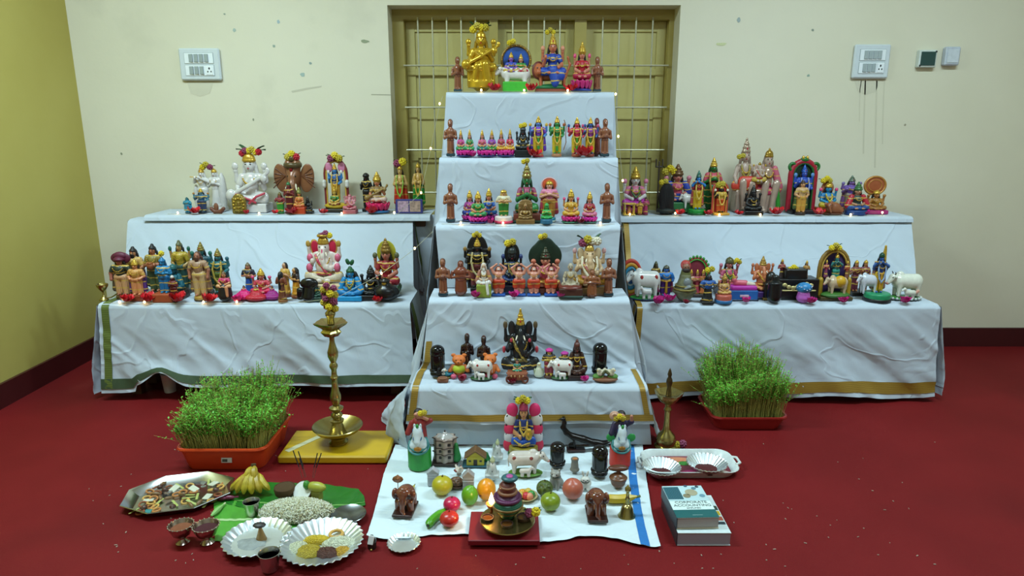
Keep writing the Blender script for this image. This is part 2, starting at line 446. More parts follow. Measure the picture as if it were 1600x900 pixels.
for a, b in ((mul[0], mul[1]), (mul[2], mul[3])):
    f = MB(); f.box(((a+b)/2, fy+.03, (wz0+fzt)/2), ((b-a)/2+.004, .035, (fzt-wz0)/2)); wpart(f, 'mullion', OLV)
zr = [at_d(830, p, fy)[2] for p in (103, 168, 234, 300, 366)]
for (a, b, nb) in ((fx0, mul[0], 5), (mul[1], mul[2], 4), (mul[3], fx1, 4)):
    sh = MB(); sh.box(((a+b)/2, fy+.08, (wz0+fzt)/2), ((b-a)/2, .012, (fzt-wz0)/2)); leaf = wpart(sh, 'shutter', OLV2)
    for (p, q, r, s_) in ((a, b, fzt-.055, fzt), (a, a+.05, wz0, fzt), (b-.05, b, wz0, fzt), (a, b, zr[0]-.05, zr[0]-.01), (a, b, zr[2]-.05, zr[2]-.01)):
        g = MB(); g.box(((p+q)/2, fy+(.063 if q-p > .1 else .0615), (r+s_)/2), ((q-p)/2, .0065, (s_-r)/2), bev=.003)
        o = wpart(g, 'shutter_rail', OLV2)
    for i in range(nb):
        x = a+(b-a)*(i+1)/(nb+1); g = MB(); g.tube([(x, fy-.015, wz0), (x, fy-.015, fzt+.01)], .0045, 8); wpart(g, 'grille_bar', ROD)
for z in zr:
    g = MB(); g.tube([(fx0-.005, fy-.024, z), (fx1+.005, fy-.024, z)], .0045, 8); wpart(g, 'grille_rod', ROD)
g = MB(); g.box(((wx0+wx1)/2, fy+.12, (wz0+wz1)/2), ((wx1-wx0)/2, .008, (wz1-wz0)/2)); wpart(g, 'outer_board', OLV)
# ceiling tube lights
for i, (lx, ly, pw) in enumerate(LAMPS):
    t = empty('tube_light', (lx, ly, CEIL))
    MB().box((0, 0, -.02), (.62, .035, .02), bev=.006).ob('housing', m('#d8d8d4', .5), t)
    MB().tube([(-.59, 0, -.058), (.59, 0, -.058)], .013, 10).ob('tube', m('#e9f5f0', .3, emit=3.0), t)
    tag(t, ['white ceiling tube light over the left bench', 'white ceiling tube light over the right bench', 'white ceiling tube light above the viewer'][i], 'lamp', 'ceiling tube lights')
# ------------------------------------------------------------------ wall fittings
PLAS = m('#c8cfd2', .3, amt=.05); PLAS2 = m('#e3e8ea', .3, amt=.05); SWG = m('#9aa4a4', .35, amt=.05); DRK = m('#22262a', .4)
def switchboard(x0, y0, x1, y1, label):
    a = at_d(x0, y1, YB); b = at_d(x1, y0, YB); W = b[0]-a[0]; H = b[2]-a[2]
    t = empty('switchboard', (a[0]+W/2, YB, a[2]+H/2))
    MB().box((0, -.012, 0), (W/2, .012, H/2), bev=.007).ob('cover_plate', PLAS, t)
    for r, zc in enumerate((H*.19, -H*.19)):
        fr = MB().box((0, -.0245, zc), (W*.36, .0015, H*.17)).ob('module_frame', SWG, t)
        MB().box((0, -.0262, zc), (W*.35, .0012, H*.158)).ob('module_plate', PLAS2, fr)
        for i in range(4 if r == 0 else 3):
            xx = -W*.19+i*W*.125 if r == 0 else -W*.2+i*W*.125
            MB().box((xx, -.03, zc), (W*.052, .003, H*.125), R=rot(rz=-12), bev=.001).ob('rocker_switch', SWG, fr)
        if r == 1:
            so = MB().box((W*.24, -.0285, zc), (W*.085, .0015, H*.14), bev=.001).ob('socket', PLAS2, fr)
            for dx, dz, rr in ((0, .06, .0045), (-.045, -.04, .0035), (.045, -.04, .0035)):
                MB().ball((W*.24+dx*W*.9, -.0302, zc+dz*H), (rr, .0012, rr*1.3)).ob('socket_hole', DRK, fr)
    return tag(t, label, 'switchboard', 'white wall switchboards')
switchboard(286, 76, 344, 126, 'white switch plate with seven switches on left wall, clean edges')
switchboard(1328, 70, 1390, 123, 'white switch plate on right wall with drip stains below it')
a = at_d(1429, 106, YB); b = at_d(1460, 79, YB)
t = empty('thermostat_box', ((a[0]+b[0])/2, YB, (a[2]+b[2])/2)); W = b[0]-a[0]; H = b[2]-a[2]
MB().box((0, -.016, 0), (W/2, .016, H/2), bev=.004).ob('casing', m('#ccd3cc', .4), t)
MB().box((0, -.0335, 0), (W*.41, .002, H*.4), bev=.001).ob('screen', m('#0f3a38', .12, amt=.05), t)
for sx, sz in ((1, 1), (-1, -1)): MB().ball((sx*W*.42, -.033, sz*H*.4), .005).ob('corner_clip', DRK, t)
tag(t, 'small square wall box with dark green panel at far right', 'control panel')
a = at_d(1469, 103, YB); b = at_d(1496, 74, YB)
t = empty('wall_box', ((a[0]+b[0])/2, YB, (a[2]+b[2])/2)); W = b[0]-a[0]; H = b[2]-a[2]
MB().box((0, -.018, 0), (W/2, .018, H/2), bev=.006).ob('casing', m('#b9bfc8', .4), t)
MB().box((0, -.0375, 0), (W*.38, .002, H*.36), bev=.001).ob('lid', m('#c6ccd2', .4), t)
tag(t, 'pale grey box on wall beyond the dark green panel', 'box')
# chips and filler spots in the plaster
for (x, y, rx, rz, c) in ((366,47,3,3,'#a8b6ac'), (435,34,2.4,3,'#9fb0b4'), (428,72,2.6,2.4,'#98a596'), (485,99,2.4,2,'#8f9f96'), (473,117,4,3.4,'#9fb0a8'), (570,65,7,3,'#8f9678'), (351,22,2,1.6,'#97a08e'), (1154,31,3.2,3.6,'#9da9a6'), (1270,47,2,2,'#8c9484'), (1263,118,2.2,2,'#8ea594'), (1127,69,9,2.6,'#c9cb9c'), (396,187,1.6,2,'#8f927c'), (190,240,1.6,2,'#8a8c76'), (1414,195,1.6,2,'#97917a')):
    p = at_d(x, y, YB); k = 1/ppm(YB, p[2]); mb = MB(); n = 11
    pts = [(math.cos(2*PI*i/n)*rx*k*random.uniform(.7, 1.15), math.sin(2*PI*i/n)*rz*k*random.uniform(.7, 1.15)) for i in range(n)]
    mb.add([(q[0], -.0012, q[1]) for q in pts]+[(q[0], 0, q[1]) for q in pts], [list(range(n))]+[(i, n+i, n+(i+1) % n, (i+1) % n) for i in range(n)])
    mb.v = [(v[0]+p[0], v[1]+YB-.0003, v[2]+p[2]) for v in mb.v]
    o = mb.ob('plaster_patch', m(c, .8, sc=200), None); o.parent = bpy.data.objects['wall_back']
def stain(pts, c):                              # a thin dried run of dirt on the plaster
    mb = MB(); n = len(pts); q = [at_d(x, y, YB) for x, y in pts]
    mb.add([(a, YB-.0009, z) for a, _, z in q], [list(range(n))]); o = mb.ob('dirt_stain', m(c, .8, sc=30, amt=.06)); o.parent = bpy.data.objects['wall_back']
for x0, x1, y1 in ((1351, 1353, 240), (1369, 1371, 262), (1381, 1382.5, 225), (1345, 1346.2, 190)): stain([(x0-3, y1), (x0-2, y1-50), (x0, 126), (x1, 126), (x1-2, y1-50), (x1-3, y1)], '#c9c3ab')
stain([(1335, 126), (1340, 143), (1352, 148), (1368, 144), (1374, 126)], '#cac4ad'); stain([(292, 128), (298, 146), (312, 151), (328, 146), (334, 128)], '#cac4ad')
stain([(455, 142), (480, 137), (503, 134), (502, 136), (480, 140), (457, 145)], '#c0baa4'); stain([(580, 147), (611, 147.5), (611, 149), (580, 148.4)], '#a8a490')
# ------------------------------------------------------------------ tiers
def tier(px, py, d): return (at_d(px, py, d)[2], d)
T1, T2, T3, T4, T5 = tier(828, 605, 2.44), tier(828, 468, 2.66), tier(828, 352, 2.86), tier(828, 247, 3.06), tier(828, 144, 3.26)
LL, LU = tier(400, 475, 2.95), tier(430, 336, 3.45)
RL, RU = tier(1240, 477, 2.93), tier(1200, 338, 3.45)
FL = (0.006, 0)
def fbm(x, y, z=0, o=3): return noise.fractal(Vector((x, y, z)), 0.9, 2.0, o, noise_basis='PERLIN_ORIGINAL')
def cloth_mat(name, hx, amt=.06, bump=.22, sc=4.5):
    M = bpy.data.materials.new(name); M.use_nodes = True; nt = M.node_tree; N = nt.nodes; bs = N['Principled BSDF']
    bs.inputs['Roughness'].default_value = .85; bs.inputs['Specular IOR Level'].default_value = .15
    tc = N.new('ShaderNodeTexCoord'); mp = N.new('ShaderNodeMapping'); mp.inputs['Scale'].default_value = (1, 1, 1)
    nt.links.new(tc.outputs['Object'], mp.inputs[0])
    n1 = N.new('ShaderNodeTexNoise'); n1.inputs['Scale'].default_value = sc; n1.inputs['Detail'].default_value = 5; n1.inputs['Distortion'].default_value = 1.2
    n2 = N.new('ShaderNodeTexNoise'); n2.inputs['Scale'].default_value = 3; n2.inputs['Detail'].default_value = 2
    nt.links.new(mp.outputs[0], n1.inputs[0]); nt.links.new(mp.outputs[0], n2.inputs[0])
    mx = N.new('ShaderNodeMix'); mx.data_type = 'RGBA'; c = lin(hx)
    mx.inputs[6].default_value = (*[x*(1-amt) for x in c], 1); mx.inputs[7].default_value = (*c, 1)
    nt.links.new(n2.outputs[0], mx.inputs[0]); nt.links.new(mx.outputs[2], bs.inputs['Base Color'])
    bp = N.new('ShaderNodeBump'); bp.inputs['Strength'].default_value = bump; bp.inputs['Distance'].default_value = .02
    nt.links.new(n1.outputs[0], bp.inputs['Height'])
    n4 = N.new('ShaderNodeTexNoise'); n4.inputs['Scale'].default_value = 2.6; n4.inputs['Detail'].default_value = 2.5; n4.inputs['Distortion'].default_value = .8
    r4 = N.new('ShaderNodeValToRGB'); e = r4.color_ramp.elements; e[0].position = .47; e[1].position = .5; e[0].color = (0, 0, 0, 1); e[1].color = (1, 1, 1, 1); x = e.new(.515); x.color = (0, 0, 0, 1)
    nt.links.new(mp.outputs[0], n4.inputs[0]); nt.links.new(n4.outputs[0], r4.inputs[0])
    b2 = N.new('ShaderNodeBump'); b2.inputs['Strength'].default_value = .35; b2.inputs['Distance'].default_value = .006
    nt.links.new(r4.outputs[0], b2.inputs['Height']); nt.links.new(bp.outputs[0], b2.inputs['Normal']); nt.links.new(b2.outputs[0], bs.inputs['Normal'])
    return M
CLOTH = cloth_mat('white_cotton', '#bcc6d0'); CLOTH2 = cloth_mat('white_cotton_mat', '#d0dde0', bump=.2)
GB = m('#9a7a2c', .5, .25, 'band', .2, 40); GRN = m('#5b6a2c', .6, 0, 'band', .2, 30); DGRN = m('#3c4f34', .7); YLB = m('#b29a2e', .6, 0, 'band', .2, 30)
WOOD = m('#5a3b24', .6, sc=14)
def resample(pts, n):
    L = [0]
    for a, b in zip(pts, pts[1:]): L.append(L[-1]+math.dist(a, b))
    out = []
    for i in range(n):
        s = L[-1]*i/(n-1); k = 0
        while k < len(L)-2 and L[k+1] < s: k += 1
        t = (s-L[k])/max(1e-9, L[k+1]-L[k]); out.append(tuple(a+(b-a)*t for a, b in zip(pts[k], pts[k+1])))
    return out
def chaikin(pts, it=2, f=.25):
    for _ in range(it):
        q = [pts[0]]
        for a, b in zip(pts, pts[1:]):
            q.append(tuple(x+(y-x)*f for x, y in zip(a, b))); q.append(tuple(x+(y-x)*(1-f) for x, y in zip(a, b)))
        pts = q+[pts[-1]]
    return pts
# profile entries: (y, z, xl, xr, slack)   slack = how freely the cloth may wrinkle there
def drape(name, prof, label, nv, nu=90, side=None, seed=0, amp=.012, mat=None, swag=0, diag=0):
    """a cloth over steps; the profile runs from the back down to the hem; returns root and the surface function"""
    root = empty(name, (0, prof[-1][0], 0)); off = Vector(root.location)
    pr = []
    for i, p in enumerate(prof):               # round the corners
        if 0 < i < len(prof)-1:
            for nb in (prof[i-1], prof[i+1]):
                L = math.dist(p[:2], nb[:2]); f = min(.4, .012/L); q = [a+(b-a)*f for a, b in zip(p, nb)]; q[4] = p[4]; pr.append(tuple(q))
        else: pr.append(p)
    R = resample(pr, nv)
    def S(u, v, o=0.0):
        x = v*(nv-1); i = min(int(x), nv-2); t = x-i; a, b = R[i], R[i+1]; q = [c+(d-c)*t for c, d in zip(a, b)]
        X = q[2]+(q[3]-q[2])*u
        dy, dz = b[0]-a[0], b[1]-a[1]; l = math.hypot(dy, dz)+1e-9; ny, nz = dz/l, -dy/l
        if nz < -.01 or (abs(nz) < .01 and ny > 0): ny, nz = -ny, -nz
        t2 = X*2.2+q[1]*3.1*math.sin(seed); fold = (1-abs(fbm(t2*1.7+seed, q[1]*1.3, seed)*2))**2
        wv = q[4]*amp*(fbm(X*2.2+seed+q[1]*1.5, q[1]*2.2+X*1.2, seed)*1.7+.9*fold+.35*fbm(X*6+q[1]*9, q[1]*5-X*3, seed+5)-.3)
        if swag and q[1] > prof[3][1]+.02: wv += q[4]*swag*(math.sin(q[1]*34+7*(u-.45)**2*9+1.5*fbm(X*2, q[1]*2, 4))*(1-.5*abs(u-.5)))
        if diag: wv += q[4]*diag*max(-.6, math.sin(X*9+q[1]*14+3*fbm(X*1.6+seed, q[1]*2, 9)))
        return Vector((X, q[0]+ny*(wv+o), q[1]+nz*(wv+o)))-off
    o = sheet(lambda u, v: S(u, v), nu, nv, 'cloth_sheet', mat or CLOTH, root)
    tag(root, label, 'cloth')
    return root, S, off
def xx(px, py, d): return at_d(px, py, d)[0]
# --- core of the stepped stand (boards and posts beneath the cloth)
stand = empty('stepped_stand', (.08, 2.9, 0))
XC = .085
for (h, d), hw in zip((T1, T2, T3, T4, T5), (.40, .395, .39, .385, .38)):
    dd = .19 if d < 3.2 else .3
    MB().box((XC-.08, d+.015+dd/2-2.9, h-.022), (hw, dd/2, .012)).ob('step_board', WOOD, stand)
    for s in (-1, 1):
        MB().box((XC-.08+s*(hw-.03), d+.07-2.9, (h-.034)/2), (.018, .018, (h-.034)/2)).ob('post', WOOD, stand)
tag(stand, 'five tier wooden stand hidden under the white central cloths', 'stand')
def X2(a, b, py, d): return xx(a, py, d), xx(b, py, d)
t5, t4, t3, t2, t1 = X2(697, 960, 144, T5[1]), X2(686, 966, 247, T4[1]), X2(680, 970, 352, T3[1]), X2(670, 984, 468, T2[1]), X2(641, 1012, 605, T1[1])
def P5(y, z, w, s): return (y, z, w[0], w[1], s)
up, S_up, of_up = drape('step_cloth', [P5(T5[1]+.3, T5[0], t5, .05), P5(T5[1], T5[0], t5, .05), P5(T4[1]+.185, T4[0]+.012, t4, .9), P5(T4[1]+.17, T4[0], t4, .05), P5(T4[1], T4[0], t4, .05),
    P5(T3[1]+.185, T3[0]+.012, t3, 1), P5(T3[1]+.17, T3[0], t3, .05), P5(T3[1], T3[0], t3, .05), P5(T2[1]+.19, T2[0]+.004, (t2[0]+.03, t2[1]-.03), 1)],
    'long white cloth draped down the three upper steps of the central stand', 150, 80, seed=3)
lo_, S_lo, of_lo = drape('step_cloth', [P5(T2[1]+.195, T2[0], t2, .05), P5(T2[1], T2[0], t2, .05), P5(T1[1]+.195, T1[0]+.015, (t2[0]-.03, t2[1]+.03), 1), P5(T1[1]+.17, T1[0], t1, .05), P5(T1[1], T1[0], t1, .05),
    P5(T1[1]-.014, .115, (t1[0]-.02, t1[1]+.03), .6)], 'gold bordered white cloth over the two lowest steps of the central stand', 120, 90, seed=8, diag=.003)
# a second cloth hanging behind the gold hem down to the floor
bt, S_bt, of_bt = drape('under_cloth', [P5(T1[1]+.05, T1[0]-.008, t1, .0), P5(T1[1]+.022, T1[0]-.012, t1, .1), P5(T1[1]+.018, .012, (t1[0]-.03, t1[1]+.03), .5)], 'plain white cloth showing below the gold hem behind the floor dolls', 30, 60, seed=13, amp=.007)
def strip(S, root, name, mat, u0, u1, v0, v1, n=60, across=3, o=.003):
    return sheet(lambda u, v: S(u, v, o), 0, 0, name, mat, root, us=[u0+(u1-u0)*i/(across-1 if u1-u0 < .3 else n-1) for i in range(across if u1-u0 < .3 else n)],
                 vsx=[v0+(v1-v0)*i/(n-1 if u1-u0 < .3 else across-1) for i in range(n if u1-u0 < .3 else across)])
strip(S_lo, lo_, 'gold_hem', GB, .0, 1, .945, .982)
strip(S_lo, lo_, 'gold_border', GB, .008, .036, .28, .975, 90)
strip(S_lo, lo_, 'gold_border', GB, .965, .988, .74, .975, 60)
# side drapes
def side(root, off, name, pts, label=None, seed=0, flare=.05, mat=None, border=None, amp=.012):
    """curtain hanging from an edge polyline pts [(x,y,z,zbottom,sx)] ; sx = outward direction"""
    P_ = resample(pts, 60); Lq = len(P_)
    def S(u, v, o=0):
        x = u*(Lq-1); i = min(int(x), Lq-2); t = x-i; a = [c+(d-c)*t for c, d in zip(P_[i], P_[i+1])]
        z = a[2]+(a[3]-a[2])*v; drop = (a[2]-z)
        out = a[4]*(flare*min(1, drop/.3)+.012*v*math.sin(u*19+seed)+amp*v*fbm(u*5+seed, v*3, seed)+o)
        return Vector((a[0]+out, a[1]-.02*v*math.sin(u*11+seed), z))-off
    s = sheet(lambda u, v: S(u, v), 60, 26, name, mat or CLOTH, root)
    if border: sheet(lambda u, v: S(u, v, .003), 0, 0, border[0], border[1], root, us=[border[2]+(border[3]-border[2])*i/9 for i in range(10)], vsx=[i/25 for i in range(26)]) if border[3]-border[2] < .5 else \
        sheet(lambda u, v: S(u, v, .003), 0, 0, border[0], border[1], root, us=[i/59 for i in range(60)], vsx=[border[4], (border[4]+border[5])/2, border[5]])
    return s, S
for k, sx in ((0, -1), (1, 1)):
    lowpts = []; 
    side(lo_, of_lo, 'side_drape', [(t1[k], T1[1]-.01, T1[0]-.01, .03, sx), (t1[k], T1[1]+.12, T1[0]-.004, .03, sx), (t1[k]-sx*.01, T1[1]+.215, T1[0]+.01, .03, sx), (t2[k], T2[1], T2[0]-.006, .03, sx), (t2[k], T2[1]+.2, T2[0]-.004, .04, sx)], seed=4+k, flare=.085, border=('gold_border', GB, 0, 1, .955, .99))
    side(up, of_up, 'side_drape', [(t3[k]+sx*.004, T3[1]-.004, T3[0]-.008, T2[0]-.12, sx), (t3[k], T3[1]+.2, T3[0]-.002, T2[0]-.15, sx), (t4[k], T4[1]+.002, T4[0]-.004, T3[0]-.2, sx), (t4[k], T4[1]+.2, T4[0], T3[0]-.2, sx), (t5[k], T5[1]+.002, T5[0]-.004, T4[0]-.3, sx), (t5[k], T5[1]+.3, T5[0]-.002, T4[0]-.3, sx)], seed=14+k, flare=.03, border=('gold_border', GB, .0, .025))
# --- side benches
def bench(name, x0, x1, h, d, dep, label):
    t = empty(name, ((x0+x1)/2, d+dep/2, 0)); hw = (x1-x0)/2-.04
    MB().box((0, 0, h-.035), (hw, dep/2-.02, .02), bev=.004).ob('tabletop', WOOD, t)
    for a in (-1, 1):
        for b in (-1, 1): MB().box((a*(hw-.05), b*(dep/2-.06), (h-.055)/2), (.022, .022, (h-.055)/2)).ob('leg', WOOD, t)
    tag(t, label, 'table')
lx, lx2 = X2(152, 640, 475, LL[1]), X2(200, 645, 343, LU[1])
rx, rx2 = X2(996, 1470, 477, RL[1]), X2(974, 1424, 345, RU[1])
bench('bench', lx[0], lx[1], LL[0], LL[1]+.02, .26, 'low wooden bench under the left lower cloth')
bench('bench', lx2[0], lx2[1]+.1, LU[0]-.01, LU[1]+.02, .22, 'taller wooden bench under the left upper cloth')
bench('bench', rx[0], rx[1], RL[0], RL[1]+.02, .28, 'low wooden bench under the right lower cloth')
bench('bench', rx2[0], rx2[1], RU[0]-.01, RU[1]+.02, .22, 'taller wooden bench under the right upper cloth')
def bench_cloth(L, U, lw, uw, hemz, label, label2, seed, bm, right):
    prof = [P5(U[1]+.10, U[0]-.022, uw, 0), P5(U[1], U[0]-.024, uw, .1), P5(L[1]+.285, L[0]+.012, ((uw[0]+lw[0])/2, (uw[1]+lw[1])/2), 1.0), P5(L[1]+.265, L[0], lw, .06), P5(L[1], L[0], lw, .05), P5(L[1]-.02, .18, (lw[0]-.012, lw[1]+.012), 1), P5(L[1]-.035, hemz(0.5), (lw[0]-.02, lw[1]+.02), 1.2)]
    root, S0, off = drape('bench_cloth', prof, label, 120, 140, seed=seed, amp=.013, swag=.009 if right else .004, diag=.005 if not right else .003)
    # lift the hem where the photograph shows it lifted
    me = [c for c in root.children][0].data
    def lift(p):
        if p.z < .2: 
            x = p.x+off.x; u = (x-lw[0])/(lw[1]-lw[0]); t = max(0, (.2-p.z)/.2); p.z += (hemz(u)-hemz(.5))*t*1.2
        return p
    for v in me.vertices: v.co = lift(v.co.copy())
    def S(u, v, o=0): return lift(S0(u, v, o))
    strip(S, root, 'hem_border', bm[0], 0.0, 1, .965, .99)
    if not right: strip(S, root, 'edge_border', bm[1], .012, .036, .615, .99, 50)
    else: strip(S, root, 'edge_border', bm[1], .0, .018, .04, .99, 90)
    # end flaps
    for k, sx in ((0, -1), (1, 1)):
        hz = hemz(k)
        side(root, off, 'end_flap', [(lw[k]+sx*.003, L[1]-.003, L[0]-.008, hz, sx), (lw[k], L[1]+.15, L[0]-.002, hz+.01, sx), (lw[k], L[1]+.29, L[0], hz+.02, sx)], seed=seed+k, flare=.05, border=('flap_border', bm[1], .02, .22))
        side(root, off, 'end_flap', [(uw[k]+sx*.002, U[1]-.002, U[0]-.03, L[0]-.06, sx), (uw[k], U[1]+.1, U[0]-.026, L[0]-.06, sx)], seed=seed+4+k, flare=.03, border=('flap_border', bm[1], .1, .5, 0, 0)) if True else None
    # runner over the upper top with a short overhang
    rw = (uw[0]+.09, uw[1]+(.09 if not right else -.0)) if not right else (uw[0]-.02, uw[1]-.0)
    r2, S2, o2 = drape('shelf_runner', [P5(YB-.03, U[0], rw, .03), P5(U[1]-.012, U[0], rw, .04), P5(U[1]-.02, U[0]-.028, rw, .25)], label2, 40, 90, seed=seed+2, amp=.006)
    if not right: strip(S2, r2, 'hem_border', DGRN, 0, 1, .975, .995, 60)
    return root
bench_cloth(LL, LU, lx, lx2, lambda u: .03+.10*math.exp(-((u-.19)/.06)**2)+(.035 if u > .1 else 0)+.02*u, 'white cloth with green edge bands draped over the left benches', 'white runner along top of the left upper bench', 21, (DGRN, GRN), False)
bench_cloth(RL, RU, rx, rx2, lambda u: .02+.02*math.sin(u*7)**2, 'white cloth with gold edge bands draped over the right benches', 'white runner along top of the right upper bench', 33, (GB, GB), True)
# plain cloth closing the gap between the left bench and the central stand
bk = empty('backing_cloth', (-.45, LU[1]+.05, 0))
def BKS(u, v):
    x = xx(640, 400, LU[1]+.05)+u*(xx(684, 400, LU[1]+.05)-xx(640, 400, LU[1]+.05)); z = LU[0]-.004+(.12-LU[0])*v
    return Vector((x+.45, .008*math.sin(u*9)*v+.004*fbm(u*4, v*6, 2), z))
sheet(BKS, 20, 30, 'cloth_sheet', CLOTH, bk); tag(bk, 'plain white cloth hanging in the gap left of central stand', 'cloth')
# ------------------------------------------------------------------ figurine sculptures (unit space, facing -Y)
SK = '#b9785a'; PINKSK = '#d98a86'; BLUESK = '#2f7fb5'; GRNSK = '#2d7d3e'; WHT = '#dcd8d2'
def mm(c, **k): return c if not isinstance(c, str) else m(c, **k)
def cloth(c): return c if not isinstance(c, str) else m(c, .4, 0, 'pleat', .32, 55, .25, trim='#c8a448')
def lotus(zb, w, c1, c2, n=12):
    pr = [E((0, 0, zb*.62), (w*.82, w*.7, zb*.36))]; pt = []
    for i in range(n):
        a = 2*PI*i/n; pt.append(E((math.cos(a)*w*.86, math.sin(a)*w*.74, zb*.6), (w*.2, w*.09, zb*.4), rot(rx=-24, rz=math.degrees(a)-90)))
    return [P('base', mm(c2), [E((0, 0, zb*.16), (w*.98, w*.84, zb*.17))], 0), P('lotus_petals', mm(c1), pr+pt, .008)]
def block(zb, w, c1, c2=None, d=None, round_=False):
    d = d or w*.8
    if round_:
        o = [P('base', mm(c1), [C((0, 0, zb*.5), (0, 0, zb*.52), zb*.5), E((0, 0, zb*.5), (w, d, zb*.5))], .02)]
        rb = (w+d)/2
        o = [P('base', mm(c1), [Y((0, 0, zb*.5), rb, zb*.5, zb*.22)], 0)]
        if c2: o.append(P('base_rim', mm(c2), [Y((0, 0, zb*.2), rb*1.08, zb*.2, zb*.12)], 0))
        return o
    o = [P('base', mm(c1), [B((0, 0, zb*.5), (w, d, zb*.5), .02)], 0)]
    if c2: o.append(P('base_rim', mm(c2), [B((0, 0, zb*.14), (w*1.05, d*1.06, zb*.14), .01)], 0))
    return o
def face(f, z, r, y=0.0, x=0.0, tilak='#c01818', beard=None):
    o = [K('eyes', EYE, [(f(x+sx*r*.36, y-r*.80, z+r*.08), (r*.17, r*.07, r*.085)) for sx in (-1, 1)]+[(f(x+sx*r*.36, y-r*.78, z+r*.3), (r*.2, r*.06, r*.035)) for sx in (-1, 1)]),
         K('lips', LIP, [(f(x, y-r*.82, z-r*.46), (r*.2, r*.07, r*.07))])]
    if tilak: o.append(K('tilak', mm(tilak), [(f(x, y-r*.86, z+r*.42), (r*.06, r*.05, r*.16))]))
    if beard: o.append(P('beard', mm(beard), [E(f(x, y-r*.55, z-r*.75), (r*.55, r*.45, r*.65)), E(f(x, y-r*.75, z-r*.25), (r*.42, r*.2, r*.14))], .02))
    return o
def head(f, z, r, y=0, x=0):
    return [E(f(x, y, z), (r*.8, r*.86, r)), E(f(x, y-r*.88, z-r*.12), (r*.13, r*.16, r*.22)), E(f(x-r*.8, y, z-.1*r), (r*.12, r*.2, r*.28)), E(f(x+r*.8, y, z-.1*r), (r*.12, r*.2, r*.28))]
def crown_parts(f, z, r, kind, cc, x=0, y=0):
    cc = mm(cc, r=.28, metal=.45) if isinstance(cc, str) else cc
    if kind == 'tall':
        return [P('crown', cc, [C(f(x, y, z+r*.72), f(x, y+r*.1, z+r*1.75), r*.86, r*.42), T(f(x, y, z+r*.6), r*.76, r*.17), T(f(x, y, z+r*1.15), r*.7, r*.12), T(f(x, y, z+r*1.65), r*.5, r*.1), E(f(x, y+r*.1, z+r*2.2), (r*.26, r*.26, r*.36))], .008),
                K('crown_jewel', m('#b81432', .2), [(f(x, y-r*.86, z+r*1.0), (r*.14, r*.1, r*.18))])]
    if kind == 'cap':
        return [P('crown', cc, [E(f(x, y, z+r*.75), (r*.86, r*.86, r*.7)), T(f(x, y, z+r*.55), r*.78, r*.15), E(f(x, y, z+r*1.5), r*.22)], .01)]
    if kind == 'bun':
        return [P('hair_bun', cc, [E(f(x, y+r*.1, z+r*.55), (r*.86, r*.9, r*.6)), E(f(x, y+r*.1, z+r*1.25), (r*.42, r*.42, r*.42))], .02)]
    if kind == 'turban':
        return [P('turban', cc, [T(f(x, y+r*.1, z+r*.55), r*.85, r*.48), E(f(x, y+r*.1, z+r*.9), (r*.95, r*.95, r*.55))], .02)]
    return []
